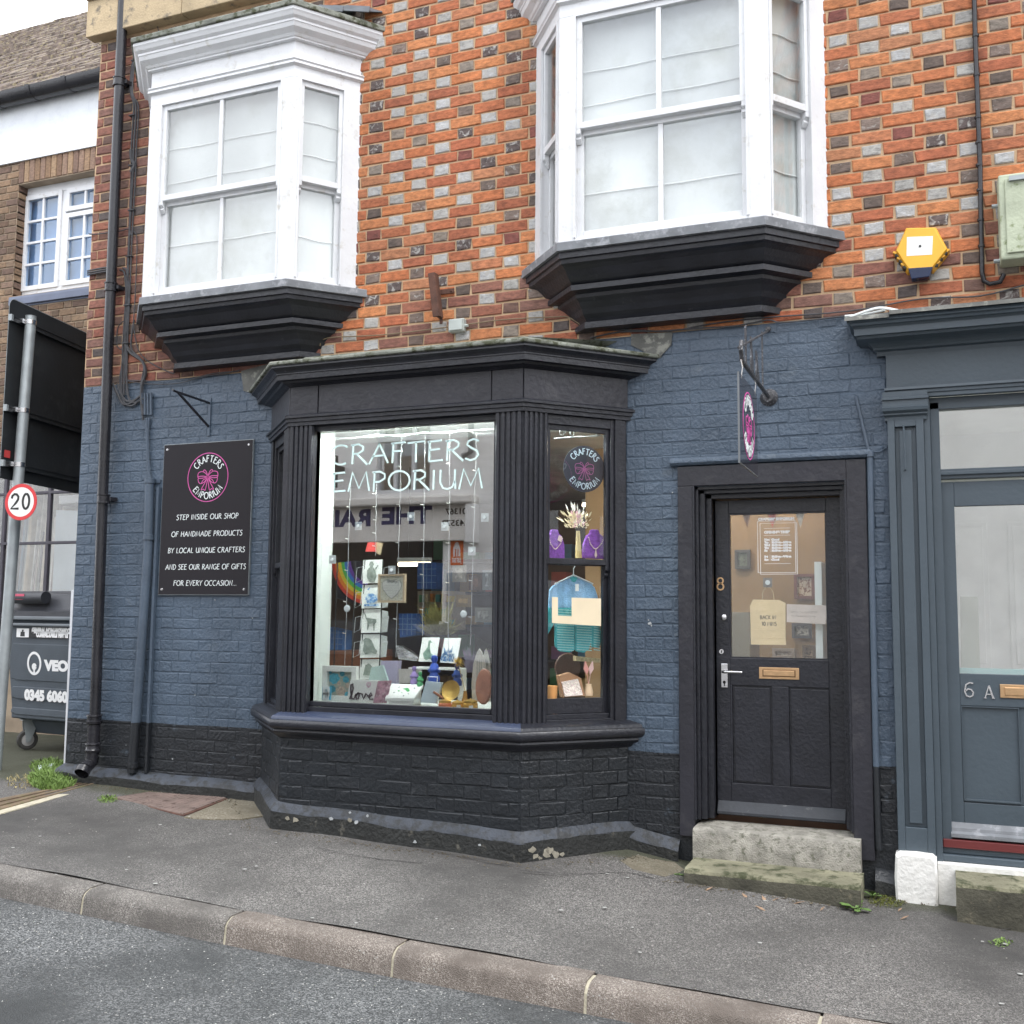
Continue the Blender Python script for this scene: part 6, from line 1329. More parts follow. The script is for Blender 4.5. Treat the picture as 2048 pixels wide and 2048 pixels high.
# revolving card rack
rk = thing('card_rack', 'black wire rack holding a column of animal greeting cards in the big window', 'card rack', at(690, 1350, -.1))
ry_ = -.12
for px in (667, 703, 722, 758):
    mb = MB(); mb.tube([at(px+8, 1120, ry_), at(px-1, 1390, ry_)], .0045, 6); mb.build('upright', m_ink, rk)
cols = [((722, 1120), 47), ((720, 1170), 47), ((718, 1219), 47), ((716, 1269), 47), ((714, 1319), 40)]
arts = []
for i, ((x0, y0), h) in enumerate(cols):
    x0 -= 0; L0 = 725.5 if False else 0
    xl = (728, 726, 725, 723, 722)[i]-0
    a, b = (xl-1, y0), (xl+37, y0-1)
    P = [at(a[0], a[1], ry_), at(b[0], b[1], ry_), at(b[0]-2, b[1]+h, ry_-.01), at(a[0]-2, a[1]+h, ry_-.01)]
    mb = MB(); mb.prism(P, (0, .003, 0)); cdv = mb.build('greeting_card', m_cardw, rk)
    c = sum(P, Vector())/4; w = (P[1]-P[0]).length; hh = (P[0]-P[3]).length
    mpp = front_map(c.x, P[2].y-.002, c.z); mb = MB()
    shapes = {0: [[(-.10, .42), (-.16, .28), (-.10, .2), (-.26, .05), (-.26, -.25), (-.12, -.44), (.16, -.44), (.25, -.2), (.18, .05), (.04, .2), (.10, .3), (.04, .42)], [(.15, .12), (.3, .28), (.34, .25), (.2, .05)]],
              1: [[(-.3, -.1), (-.2, .1), (.0, .15), (.3, .05), (.35, -.15), (.1, -.3), (-.2, -.28)], [(-.35, -.32), (.4, -.32), (.4, -.4), (-.35, -.42)], [(-.2, .3), (-.05, .4), (-.12, .25)]],
              2: [[(-.34, .42), (-.26, .3), (-.2, .14), (.1, .1), (.3, .08), (.32, -.05), (.22, -.12), (.22, -.4), (.17, -.4), (.15, -.1), (-.05, -.12), (-.12, -.38), (-.17, -.38), (-.16, -.05), (-.26, .12), (-.33, .28)]],
              3: [[(-.3, .1), (-.34, .25), (-.22, .34), (.0, .32), (.12, .22), (.3, -.1), (.42, -.2), (.36, -.34), (.1, -.28), (-.2, -.36), (-.34, -.2)]],
              4: [[(-.2, .2), (-.3, -.3), (.2, -.3), (.2, .1), (.0, .3)]]}[i]
    for sh in shapes: mb.prism([mpp(x*w, z*hh, .0) for x, z in sh], (0, -.0006, 0))
    mb.build('animal_print', m_blueb if i == 1 else m_greenart, cdv)
    for k, (da, db) in enumerate(((-14, 0), (40, 52))):
        Q = [at(xl+da, y0+16, ry_+.02), at(xl+da+12, y0+13, ry_-.02), at(xl+da+9, y0+40, ry_-.02), at(xl+da-3, y0+46, ry_+.02)]
        mb = MB(); mb.tube(Q+[Q[0]], .0022, 5); mb.build('wire_pocket', M_('pale_wire', (.6, .62, .62)), rk)
    if i > 0:
        Q = [at(xl+38, y0+1, ry_+.05), at(xl+51, y0+4, ry_+.1), at(xl+49, y0+45, ry_+.1), at(xl+36, y0+46, ry_+.05)]; mb = MB(); mb.prism(Q, (0, .003, 0)); mb.build('side_card', M_('side_card', (.45, .48, .47)), rk)
card('gift_bag', ((735, 1085), (751, 1084), (751, 1103), (731, 1103)), ry_, .01, M_('red_card', (.70, .08, .07)), 'small red gift bag on top of the card rack', 'bag'); card('gift_bag', ((752, 1084), (765, 1086), (760, 1110), (751, 1105)), ry_+.01, .01, M_('tan_card', (.42, .33, .20)), 'small tan gift bag beside the red one atop the card rack', 'bag')
# hanging family plaque
fp_ = thing('framed_plaque', 'square pale wooden frame with a family heart print hanging inside the big pane', 'plaque', at(783, 1176, -.40))
yy = -.40; P = [at(758, 1149, yy), at(812, 1146, yy), at(810, 1206, yy), at(756, 1206, yy)]; c = sum(P, Vector())/4; W_, H_ = (P[1]-P[0]).length, (P[0]-P[3]).length
mb = MB(); t = W_*.07
for q in ((-W_/2, -W_/2+t, -H_/2, H_/2), (W_/2-t, W_/2, -H_/2, H_/2), (-W_/2+t, W_/2-t, H_/2-t, H_/2), (-W_/2+t, W_/2-t, -H_/2, -H_/2+t)): mb.box(c.x+q[0], c.x+q[1], yy-.012, yy+.012, c.z+q[2], c.z+q[3])
mb.build('frame', M_('pale_pine', (.72, .58, .40), var=.15), fp_, bevel=.001)
mb = MB(); mb.box(c.x-W_/2+t, c.x+W_/2-t, yy, yy+.004, c.z-H_/2+t, c.z+H_/2-t); mb.build('print', M_('floral_print', (.68, .70, .60), var=.1, scale=40, col2=(.45, .42, .30), thr=(.54, .60)), fp_)
ht = [(0, -.36), (.16, -.24), (.33, -.02), (.36, .16), (.28, .28), (.12, .30), (0, .18), (-.12, .30), (-.28, .28), (-.36, .16), (-.33, -.02), (-.16, -.24)]
mpf = front_map(c.x, yy-.001, c.z)
mb = MB(); mb.prism([mpf(x*W_, z*H_) for x, z in ht], (0, -.001, 0)); mb.build('heart', M_('heart_white', (.78, .80, .75)), fp_); mb = MB(); mb.ribbon([(x*W_, z*H_) for x, z in ht], .0025, front_map(c.x, yy-.002, c.z), closed=True); mb.build('heart_outline', M_('grey_ink', (.30, .32, .32)), fp_)
join_text('family', .034, front_map(c.x, yy-.0025, c.z+.035), M_('grey_ink', (0, 0, 0)), 'word', fp_, align='CENTER', shear=.4)
mb = MB()
for k in range(5): w = (.055, .06, .05, .035, .02)[k]; mb.ribbon([(-w, .018-.016*k), (w, .018-.016*k)], .0015, front_map(c.x, yy-.0025, c.z))
mb.build('verse', M_('pale_ink', (.45, .47, .46)), fp_)
# strings of fairy lights
def droop(pxa, pya, pxb, pyb, i):
    r = thing('fairy_lights', ['first', 'second', 'third', 'fourth', 'fifth', 'sixth'][i]+' fairy light string from the left hanging inside the big pane', 'fairy lights', at(pxa, pya, -.40), 'fairy light strings hanging in the big window')
    P = []; rnd = random.Random(i)
    for k in range(24): t = k/23; P.append(at(pxa+(pxb-pxa)*t+rnd.uniform(-.7, .7), pya+(pyb-pya)*t, -.405+.004*math.sin(k)))
    mb = MB(); mb.tube(P, .0017, 5); mb.build('wire', M_('pale_wire', (0, 0, 0)), r)
    for k in range(3+i % 2, 23, 4):
        mb = MB(); s = -1 if (k+i) % 2 else 1; mb.tube([P[k], P[k]+Vector((.022*s, -.002, .004))], .0028, 6); mb.build('bulb', M_('clear_bulb', (.85, .85, .78)), r)
for i, q in enumerate(((701, 968, 689, 1330), (753, 962, 751, 1112), (803, 876, 792, 1315), (850, 870, 845, 1272), (900, 868, 896, 1325), (953, 868, 941, 1290))): droop(*q, i)
mb = MB(); mb.tube([at(x, y, -.40) for x, y in ((640, 874), (700, 878), (753, 868), (803, 874), (845, 864), (900, 868), (925, 858), (953, 868), (990, 866))], .002, 5); tag(mb.build('garland_string', M_('grey_cord', (.15, .17, .17))), 'thin zigzag cord strung across the top of the big pane', 'cord')
for i, (px, py) in enumerate(((694, 1217), (927, 1228), (944, 1102), (665, 1119), (822, 1033), (970, 1035), (717, 1052), (890, 1053), (784, 1140))):
    q = at(px, py, -.432); rnd_ = i < 2; mb = MB()
    if rnd_: mb.lathe(q, [(0, .004), (.012, .006), (.022, .002), (.023, 0)], 16, (0, -1, 0))
    else: mb.box(q.x-.024, q.x+.024, q.y-.003, q.y, q.z-.026, q.z+.026); mb.lathe(q, [(0, .012), (.010, .012), (.012, .003)], 12, (0, -1, 0))
    tag(mb.build('suction_hook', M_('clear_hook', (.55, .60, .60), rough=.2)), ['round clear suction hook beside the card rack', 'round clear suction hook on the right of the big pane', 'square clear hook below the orange sticker reflection', 'square clear hook at the left of the big pane', 'square hook over the middle of the reflected sign', 'square hook at the upper right of the big pane', 'hook on the left part of the reflected sign', 'hook under the reflected phone number', 'hook holding the family plaque'][i], 'hook')
# framed flowers, plaques and boxes along the front
ff = thing('box_frame', 'white box frame of turquoise button flowers at the left of the window display', 'frame', at(680, 1370, -.3)); yy = -.34
P = [at(648, 1332, yy), at(716, 1333, yy), at(710, 1402, yy), at(645, 1402, yy)]; c = sum(P, Vector())/4; W_, H_ = (P[1]-P[0]).length, (P[0]-P[3]).length; t = W_*.14
mb = MB()
for q in ((-W_/2, -W_/2+t, -H_/2, H_/2), (W_/2-t, W_/2, -H_/2, H_/2), (-W_/2+t, W_/2-t, H_/2-t, H_/2), (-W_/2+t, W_/2-t, -H_/2, -H_/2+t)): mb.box(c.x+q[0], c.x+q[1], yy-.012, yy+.02, c.z+q[2], c.z+q[3])
mb.build('frame', m_cardw, ff, bevel=.001); mb = MB(); mb.box(c.x-W_/2+t, c.x+W_/2-t, yy+.01, yy+.016, c.z-H_/2+t, c.z+H_/2-t); mb.build('backing', M_('sage_backing', (.42, .46, .38)), ff)
rnd = random.Random(5)
for k, (fx, fz, fr, col) in enumerate(((-.18, .14, .17, 0), (.02, -.22, .16, 1), (.16, .12, .10, 0), (-.24, -.16, .11, 2), (.22, -.05, .08, 1), (.05, .28, .08, 2), (-.05, .0, .07, 1), (.2, -.3, .08, 0), (-.3, .3, .05, 2))):
    mb = MB()
    for j in range(7): a = 6.28*j/7+k; mb.lathe((c.x+(fx+math.cos(a)*fr*.6)*W_, yy+.008, c.z+(fz+math.sin(a)*fr*.6)*H_), [(0, .004), (fr*.36*W_, .002), (fr*.36*W_, 0)], 8, (0, -1, 0))
    mb.lathe((c.x+fx*W_, yy+.005, c.z+fz*H_), [(0, .006), (fr*.3*W_, .002), (fr*.3*W_, 0)], 8, (0, -1, 0)); mb.build('flower', (M_('turquoise_button', (.10, .42, .52), var=.3, scale=60), M_('pearl_button', (.55, .45, .36), var=.4, scale=90), M_('teal_button', (.05, .28, .35), var=.3, scale=60))[col], ff)
o = card('name_plaque', ((645, 1374), (662, 1374), (660, 1400), (644, 1400)), -.40, .012, M_('bright_blue_sign', (.08, .42, .62)), 'small blue DAD FACT sign in the lower left corner of the window', 'sign')
q = at(645, 1386, -.4025); join_text('DAD', .05, front_map(q.x+.002, q.y, q.z), m_lettering, 'lettering', o, width=.050, bold=.01); q = at(645, 1397, -.4025); join_text('FACT', .04, front_map(q.x+.002, q.y, q.z), m_lettering, 'lettering', o, width=.048, bold=.008)
o = card('love_plaque', ((701, 1359), (757, 1361), (749, 1404), (693, 1402)), -.37, .015, m_cardw, 'white plaque with the word love in looping grey script', 'plaque')
mb = MB(); q = at(706, 1402, -.372)
def cvp(pts): return pts
sc = .125; pts = [(.0, .1), (.12, .3), (.2, .62), (.16, .85), (.07, .8), (.06, .5), (.14, .12), (.25, .1), (.36, .32), (.5, .42), (.56, .3), (.5, .12), (.4, .1), (.36, .26), (.5, .4), (.72, .36), (.80, .12), (.94, .4), (1.04, .3), (1.1, .2), (1.28, .34), (1.22, .44), (1.12, .3), (1.16, .12), (1.36, .14)]
mb.ribbon([(a*sc, b*sc) for a, b in pts], .010, front_map(q.x-.025, -.372, q.z+.0), .004); mb.build('script_word', M_('charcoal_script', (.12, .09, .10)), o)
mb = MB(); q2 = at(737, 1369, -.3725); mb.ribbon([(0, -.018), (.016, .0), (.012, .012), (.002, .008), (-.008, .012), (-.014, .0)], .0025, front_map(q2.x, q2.y, q2.z), closed=True); mb.build('heart', m_pink, o)
card('pink_card', ((756, 1362), (782, 1361), (772, 1406), (746, 1406)), -.385, .01, M_('mauve_print', (.48, .27, .33), var=.4, scale=40, col2=(.65, .5, .52), thr=(.55, .6)), 'mauve patterned card leaning in the middle of the display', 'card')
o = thing('gift_box', 'white box with a green print on its lid at the centre of the display', 'box', at(800, 1390, -.36))
P = [at(783, 1367, -.30), at(847, 1369, -.30), at(828, 1396, -.405), at(770, 1396, -.405)]; mb = MB(); mb.prism(P, (0, .0, -.02)); mb.build('lid', m_cardw, o, bevel=.002)
P = [at(774, 1395, -.40), at(827, 1397, -.40), at(825, 1409, -.40), at(778, 1407, -.40)]; mb = MB(); mb.prism(P, (0, .09, 0)); mb.build('box_base', m_cardw, o)
mb = MB(); Lp = P
A0, B0, C0, D0 = at(783, 1367, -.30), at(847, 1369, -.30), at(828, 1396, -.405), at(770, 1396, -.405); nrm = (B0-A0).cross(D0-A0).normalized()
if nrm.z < 0: nrm = -nrm
def lidp(s, t): return A0.lerp(B0, s).lerp(D0.lerp(C0, s), t)+nrm*.001
for cx_, cy_, r_ in ((.45, .45, .10), (.55, .42, .12), (.63, .5, .08), (.36, .5, .05), (.5, .6, .05)): mb.add([lidp(cx_+r_*math.cos(a), cy_+r_*1.1*math.sin(a)) for a in [6.28*k/10 for k in range(10)]], [tuple(range(10))])
mb.build('green_print', M_('leaf_green_print', (.08, .40, .12)), o); mb = MB()
for s, t in ((.22, .62), (.72, .7), (.3, .25), (.8, .3), (.6, .85)): mb.add([lidp(s+.03*math.cos(a), t+.05*math.sin(a)) for a in (0, 1.5, 3, 4.5)], [(0, 1, 2, 3)])
mb.build('small_print', M_('dark_print', (.07, .08, .12)), o)
o = card('pale_book', ((852, 1362), (884, 1366), (872, 1407), (840, 1405)), -.38, .02, M_('pale_ice_blue', (.62, .74, .80)), 'pale blue book on a white wire stand', 'book'); mb = MB(); mb.tube([at(x, y, -.355) for x, y in ((853, 1366), (855, 1353), (875, 1354), (874, 1368))], .003, 6); tag(mb.build('book_stand', m_inkwhite), 'white wire stand behind the pale blue book', 'stand')
# shelf riser with two painted cards
rs_ = thing('shelf_riser', 'little white shelf on legs carrying two painted cards', 'shelf', at(865, 1335, -.25)); P = [at(826, 1334, -.22), at(928, 1334, -.22)]
mb = MB(); mb.box(P[0].x, P[1].x, -.28, -.12, P[0].z-.010, P[0].z); mb.build('shelf_board', m_cardw, rs_)
for x in (P[0].x+.02, P[1].x-.02): mb = MB(); mb.box(x-.006, x+.006, -.25, -.15, SH, P[0].z-.010); mb.build('leg', m_cardw, rs_)
o = card('painted_card', ((845, 1275), (879, 1275), (872, 1324), (837, 1323)), -.25, .004, m_cardw, 'white card with a green long-necked creature, left of the pair on the shelf', 'card', lean=.06)
c = at(858, 1300, -.235); mb = MB(); mp_ = front_map(c.x, -.256, c.z)
mb.prism([mp_(a*.055, b*.075) for a, b in ((-.4, -.7), (-.6, -.3), (-.2, .05), (.05, .3), (.1, .7), (.3, .85), (.6, .6), (.3, .6), (.3, .2), (.4, -.2), (.7, -.4), (.6, -.8), (.2, -.7), (-.1, -.85))], (0, -.001, 0)); mb.build('creature_print', M_('pale_green_wash', (.35, .55, .42), var=.3, scale=40), o)
o = card('painted_card', ((889, 1276), (922, 1276), (913, 1327), (880, 1325)), -.25, .004, m_cardw, 'white card with a splashing blue wave, right of the pair on the shelf', 'card', lean=.06)
c = at(899, 1308, -.235); mb = MB(); mp_ = front_map(c.x, -.258, c.z)
mb.prism([mp_(a*.055, b*.075) for a, b in ((-.9, -.6), (-.8, -.1), (-.5, .1), (-.5, .6), (-.2, .2), (.1, .5), (.2, .2), (.6, .7), (.5, .1), (.85, .0), (.7, -.6))], (0, -.001, 0)); mb.build('wave_print', m_blueb, o)
# mid-row bits
card('cloud_plaque', ((742, 1335), (765, 1330), (776, 1362), (737, 1362)), -.31, .015, M_('mint_plaque', (.50, .66, .62)), 'mint cloud-shaped plaque in front of the lilac box', 'plaque'); 
mb = MB(); P = [at(762, 1322, -.25), at(796, 1322, -.25), at(792, 1368, -.25), at(760, 1368, -.25)]; mb.prism(P, (0, .05, 0)); tag(mb.build('lilac_box', M_('lilac_card', (.46, .43, .58))), 'lilac gift box behind the mint cloud plaque', 'box')
card('grey_card', ((797, 1338), (825, 1338), (822, 1366), (798, 1366)), -.28, .02, M_('grey_print', (.52, .50, .46), var=.1, scale=40), 'small cream tin sign with grey words beside the shelf', 'sign')
mb = MB(); P = [at(790, 1292, -.1), at(800, 1291, -.1), at(818, 1302, -.08), at(838, 1316, -.1), at(830, 1322, -.1), at(808, 1320, -.1), at(796, 1318, -.1)]; mb.prism(P, (0, .05, 0)); tag(mb.build('foil_parcel', mat('crumpled_foil', (.7, .7, .7), .18, .2, 20, 4, 14, metal=1), bevel=.006), 'shiny silver crumpled foil parcel left of the small shelf', 'parcel')
def figure(px, py, y, s, m, label):
    P = at(px, py, y); mb = MB(); mb.lathe(P, [(.0, 0), (.032*s, .002), (.034*s, .03*s), (.022*s, .055*s), (.030*s, .075*s), (.022*s, .10*s), (.012*s, .112*s), (.020*s, .13*s), (.016*s, .15*s), (0, .156*s)], 12); mb.blob(P+Vector((.026*s, 0, .07*s)), .014*s, 8, 5); mb.blob(P+Vector((-.026*s, 0, .07*s)), .014*s, 8, 5); tag(mb.build('figurine', m, smooth=True), label, 'figurine')
figure(868, 1366, -.27, 1.1, M_('cobalt', (.03, .09, .48), rough=.3), 'cobalt blue stacked figurine under the middle of the small shelf'); figure(914, 1372, -.27, .9, M_('navy_glaze', (.02, .06, .25), rough=.3), 'dark blue figurine under the right end of the small shelf'); figure(828, 1370, -.28, .75, M_('lilac_glaze', (.35, .25, .55), rough=.4), 'lilac figurine at the left end of the small shelf'); figure(840, 1374, -.30, .6, M_('green_glaze', (.10, .40, .16), rough=.4), 'small green figurine beside the lilac one')
m_gold = mat('brushed_gold', (.72, .48, .13), .32, .1, 30, .2, metal=.7); m_amber = mat('amber_wax', (.68, .38, .06), .4)
q = at(903, 1381, -.33); mb = MB(); mb.lathe(q, [(0, -.02), (.03, -.016), (.058, .0), (.062, .012), (.054, .008), (.03, -.006), (0, -.010)], 24, Vector((-.1, -1, .25))); tag(mb.build('gold_bowl', m_gold, smooth=True), 'round golden bowl tilted towards the street', 'bowl')
for px, lab, s in ((890, 'orange jar candle with a wooden lid left of the gold pots', 1.0), (915, 'gold candle pot with a white tag, left of the two', .9), (941, 'gold candle pot with a white tag, right of the two', 1.1)):
    q = at(px, 1409, -.385); r = thing('candle_pot', lab, 'candle pot', q); q.z = SH; mb = MB(); mb.lathe(q, [(0, 0), (.036*s, 0), (.040*s, .01), (.040*s, .05*s), (.036*s, .055*s)], 18); mb.build('jar', M_('orange_wax', (.75, .25, .12)) if s == 1 else m_amber, r, smooth=True); mb = MB(); mb.lathe(q+Vector((0, 0, .055*s)), [(.037*s, 0), (.038*s, .012), (.02, .02), (.008, .022), (0, .03)], 16); mb.build('lid', m_gold, r, smooth=True)
    if s != 1: mb = MB(); mb.obox(q+Vector((.012, -.043*s, .004)), (1, 0, .1), (0, -1, 0), 0, .026, 0, .002, 0, .044); mb.build('tag', m_cardw, r)
mb = MB(); mb.tube([at(867, 1384, -.40), at(886, 1396, -.40)], .008, 8); tag(mb.build('wooden_spoon', M_('brown_wood', (.32, .13, .07)), smooth=True), 'brown wooden spoon handle leaning on the gold bowl', 'spoon')
m_cop = mat('pink_brown_wood', (.42, .20, .14), .5, .2, 14, .3, 40)
q = at(967, 1373, -.36); mb = MB(); mb.lathe(q, [(0, .006), (.074, .005), (.080, .0), (.080, -.012), (0, -.014)], 30, Vector((-.15, -1, .12)), sx=1.0); o = mb.build('oval_board', m_cop, smooth=True); tag(o, 'tall oval pinkish wooden board at the right end of the display', 'board')
for v in o.data.vertices: v.co.x *= .72; v.co.z *= 1.32
for px, w, lab in ((962, .05, 'white surfboard-shaped ornament with grey stripes'), (975, .035, 'narrow white surfboard ornament behind the striped one')):
    P = at(px-4, 1350, -.26 if w > .04 else -.22); mb = MB(); mpq = front_map(P.x, P.y, P.z); mb.prism([mpq(w*a, .16*b) for a, b in ((-.9, -1), (-1, -.3), (-.8, .4), (-.35, .85), (0, 1), (.35, .85), (.8, .4), (1, -.3), (.9, -1))], (0, .01, 0)); o = mb.build('surfboard_ornament', M_('off_white_wood', (.62, .60, .55), var=.1), bevel=.002); tag(o, lab, 'ornament')
    mb = MB()
    for s in (-.25, .05, .3): mb.ribbon([(w*s, -.1), (w*s, .09)], .003, front_map(P.x, P.y-.0012, P.z))
    mb.build('stripe', M_('grey_ink', (0, 0, 0)), o)
rnd = random.Random(3)
dv = thing('dried_flower_vase', 'amber bottle with a yellow dried flower head behind the gold pots', 'vase', at(930, 1390, -.3)); q = at(930, 1400, -.33); q.z = SH; mb = MB(); mb.lathe(q, [(0, 0), (.024, 0), (.026, .05), (.014, .085), (.010, .12), (.012, .125), (0, .125)], 14); mb.build('bottle', M_('amber_glass', (.45, .25, .06), rough=.2), dv, smooth=True)
h = at(916, 1325, -.33); mb = MB(); mb.tube([q+Vector((0, 0, .12)), h], .0025, 5); mb.build('stem', M_('straw', (.5, .38, .16)), dv); mb = MB()
for i in range(150): d = Vector((rnd.gauss(0, 1), rnd.gauss(0, 1), rnd.gauss(.3, 1))).normalized(); s = d.orthogonal().normalized()*.002; mb.add([h-s, h+s, h+d*rnd.uniform(.03, .05)], [(0, 1, 2)])
mb.build('flower_head', M_('ochre_petals', (.60, .40, .08)), dv)
mb = MB()
for i in range(90): b0 = at(940+rnd.uniform(-6, 6), 1345, -.2); t = at(940+rnd.uniform(-16, 22), 1290+rnd.uniform(0, 40), -.2+rnd.uniform(-.03, .03)); s = Vector((.003, 0, 0)); mb.add([b0-s*.4, b0+s*.4, b0.lerp(t, .6)+s, t, b0.lerp(t, .6)-s], [(0, 1, 2, 3, 4)])
tag(mb.build('dried_lavender', M_('dusty_lavender', (.30, .27, .36))), 'bunch of dusty lavender stems behind the surfboard ornaments', 'dried flowers')
# things further back in the room
def inroom(name, q, y, th, m, label, cat_): return card(name, q, y, th, m, label, cat_)
mb = MB()
rbp = thing('rainbow_picture', 'dark picture with a painted rainbow arc seen at the left of the shop room', 'picture', at(690, 1150, .9))
mb.prism([at(674, 1122, .9), at(722, 1122, .9), at(720, 1210, .9), at(672, 1196, .9)], (0, .02, 0)); mb.build('canvas', M_('black_canvas', (.03, .028, .035)), rbp)
c = at(742, 1118, .88)
for k, col in enumerate(((.60, .06, .04), (.75, .22, .03), (.70, .55, .05), (.10, .45, .10), (.05, .18, .50), (.14, .05, .30))):
    r = .335-.028*k; mb = MB(); pt = [p for p in arc(0, 0, r, 185, 262, 16) if True]; mb.ribbon(pt, .028, front_map(c.x, .885, c.z), .002); mb.build('rainbow_band', M_('rainbow_%d' % k, col), rbp)
for q, y, m, lab in ((((835, 1125), (872, 1125), (872, 1178), (834, 1178)), 2.2, M_('deep_blue_fabric', (.03, .10, .32), var=.3, scale=9), 'blue patterned bag hanging on the far wall behind the fairy lights'), (((797, 1227), (833, 1227), (832, 1270), (800, 1275)), 1.6, M_('deep_blue_fabric', (0, 0, 0)), 'blue cushion stack low behind the silver parcel'), (((650, 1254), (685, 1262), (684, 1300), (650, 1300)), 1.2, M_('royal_blue', (.04, .16, .45), var=.3), 'royal blue cloth item low at the left of the room')):
    o = inroom('blue_textile', q, y, .15, m, lab, 'textile')
    A, B = wp(*q[0], y-.004), wp(*q[2], y-.004); mb = MB(); mpg = front_map(0, y-.004, 0)
    for k in range(1, 4): t = k/4; mb.ribbon([(A.x+(B.x-A.x)*t, A.z), (A.x+(B.x-A.x)*t, B.z)], .006, mpg); mb.ribbon([(A.x, A.z+(B.z-A.z)*t), (B.x, A.z+(B.z-A.z)*t)], .006, mpg)
    mb.build('printed_grid', M_('pale_blue_grid', (.16, .26, .45)), o)
rnd = random.Random(15); mb = MB()
for i in range(420):
    b0 = wp(878+rnd.gauss(0, 8), 1275, 1.5); t = wp(876+rnd.gauss(0, 20), 1262-abs(rnd.gauss(0, 24)), 1.5+rnd.uniform(-.15, .15)); s = Vector((.008, 0, 0)); q_ = b0.lerp(t, .6); mb.add([q_-s, t, q_+s, b0.lerp(t, .35)], [(0, 1, 2, 3)])
tag(mb.build('dried_foliage', M_('olive_dried_foliage', (.30, .28, .10), var=.4, scale=20)), 'bushy olive dried foliage standing in the middle of the shop room', 'foliage')
cn = ['green', 'cream', 'orange', 'teal', 'brown', 'yellow']; cc_ = [(.10, .30, .16), (.6, .55, .42), (.55, .22, .06), (.06, .30, .32), (.25, .12, .06), (.6, .48, .12)]
for r, y0 in enumerate((1204, 1228, 1252)):
    for k in range(6):
        x0 = 838+k*11; h = rnd.uniform(10, 20); w = rnd.uniform(5, 9); c_i = (k+2*r) % 6
        card('stock_box', ((x0, y0-h), (x0+w, y0-h), (x0+w, y0), (x0, y0)), 2.9, .08, M_('stock_'+cn[c_i], cc_[c_i]), '%s box on the %s row of the pale shelf unit inside the shop' % (cn[c_i], ('upper', 'middle', 'lower')[r]), 'box')
for i, (px, py, w, h, col, nm) in enumerate(((905, 1130, 26, 34, (.55, .50, .42), 'cream'), (938, 1150, 24, 30, (.20, .10, .06), 'dark brown'), (965, 1140, 18, 40, (.40, .42, .45), 'pale grey'), (912, 1190, 30, 24, (.45, .30, .12), 'ochre'), (950, 1215, 34, 30, (.35, .36, .34), 'grey'))):
    A, B = wp(px, py, 2.0), wp(px+w, py+h, 2.0); r = thing('wall_print', nm+' framed print hanging at the right side of the shop room', 'picture', (A+B)/2); mb = MB(); mb.box(A.x, B.x, 2.0, 2.02, B.z, A.z); mb.build('frame', M_('print_frame_%d' % i, tuple(q*.5 for q in col)), r); mb = MB(); mb.box(A.x+.03, B.x-.03, 1.99, 2.0, B.z+.03, A.z-.03); mb.build('print', mat('print_art_%d' % i, col, .7, .3, 12, col2=tuple(q*.35 for q in col), thr=(.5, .58)), r)
card('counter', ((655, 1302), (720, 1302), (720, 1338), (650, 1338)), .7, .5, M_('brown_counter', (.20, .075, .035), var=.2), 'brown wooden counter low at the left behind the display', 'counter')
card('shelf_unit', ((835, 1182), (905, 1182), (905, 1260), (835, 1260)), 3.0, .3, M_('white_shelving', (.40, .36, .30)), 'pale shelf unit against the far wall of the shop', 'shelves')
sh_ = thing('wooden_shelves', 'dark wooden shelves crowded with small goods at the back of the shop', 'shelves', (-5.2, 5, .5)); rnd = random.Random(77)
for r in range(5):
    mb = MB(); z = .7+.38*r; mb.box(-6.3+.6, -2.7, 5.1, 5.5, z, z+.03); mb.build('shelf', m_dark, sh_)
x = -5.6
k = 0
while x < -2.8:
    for r in range(5):
        w = rnd.uniform(.10, .26); h = rnd.uniform(.08, .3); mb = MB(); mb.box(x, x+w, 5.12+rnd.uniform(0, .1), 5.4, .73+.38*r, .73+.38*r+h); o = mb.build('shelf_item', mat('goods_%d' % (rnd.randrange(8)), [(.45, .1, .08), (.1, .25, .4), (.5, .45, .35), (.12, .3, .15), (.55, .35, .12), (.3, .15, .3), (.6, .6, .58), (.15, .1, .08)][rnd.randrange(8)], .6))
        tag(o, '%s box on the %s back shelf of the shop, %s bay' % (['red', 'blue', 'beige', 'green', 'ochre', 'plum', 'pale grey', 'brown'][int(o.data.materials[0].name.split('_')[1])], ['lowest', 'second', 'middle', 'fourth', 'top'][r], ['left', 'centre left', 'centre', 'centre right', 'right'][min(4, int((x+5.6)/.57))]), 'box', 'small goods on the back shelves')
    x += rnd.uniform(.30, .5)
def tube_lamp(name, a, b, label, strength):
    r = thing(name, label, 'lamp', (Vector(a)+Vector(b))/2); mb = MB(); mb.tube([a, b], .018, 10); mb.build('tube', mat('lit_tube_%d' % strength, (1.0, .86, .66), emit=strength), r); mb = MB(); mb.box(a[0], b[0], a[1]-.03, a[1]+.03, a[2]+.022, a[2]+.06); mb.build('batten', m_cardw, r); mb = MB(); mb.tube([(a[0]+.1, a[1], a[2]+.06), (a[0]+.1, a[1], 2.95)], .006, 6); mb.build('hanger', m_dark, r)
p1, p2 = wp(797, 1129, 2.4), wp(861, 1128, 2.4); tube_lamp('strip_lamp', (p1.x, 2.4, p1.z), (p2.x, 2.4, p1.z), 'lit fluorescent strip lamp hanging inside the shop', 4)
tube_lamp('strip_lamp', (-3.4, 4.2, 2.75), (-2.0, 4.2, 2.75), 'lit strip lamp near the ceiling at the back of the shop', 5); tube_lamp('strip_lamp', (-2.0, 1.2, 2.80), (-.8, 1.2, 2.80), 'lit strip lamp near the ceiling behind the door', 26)
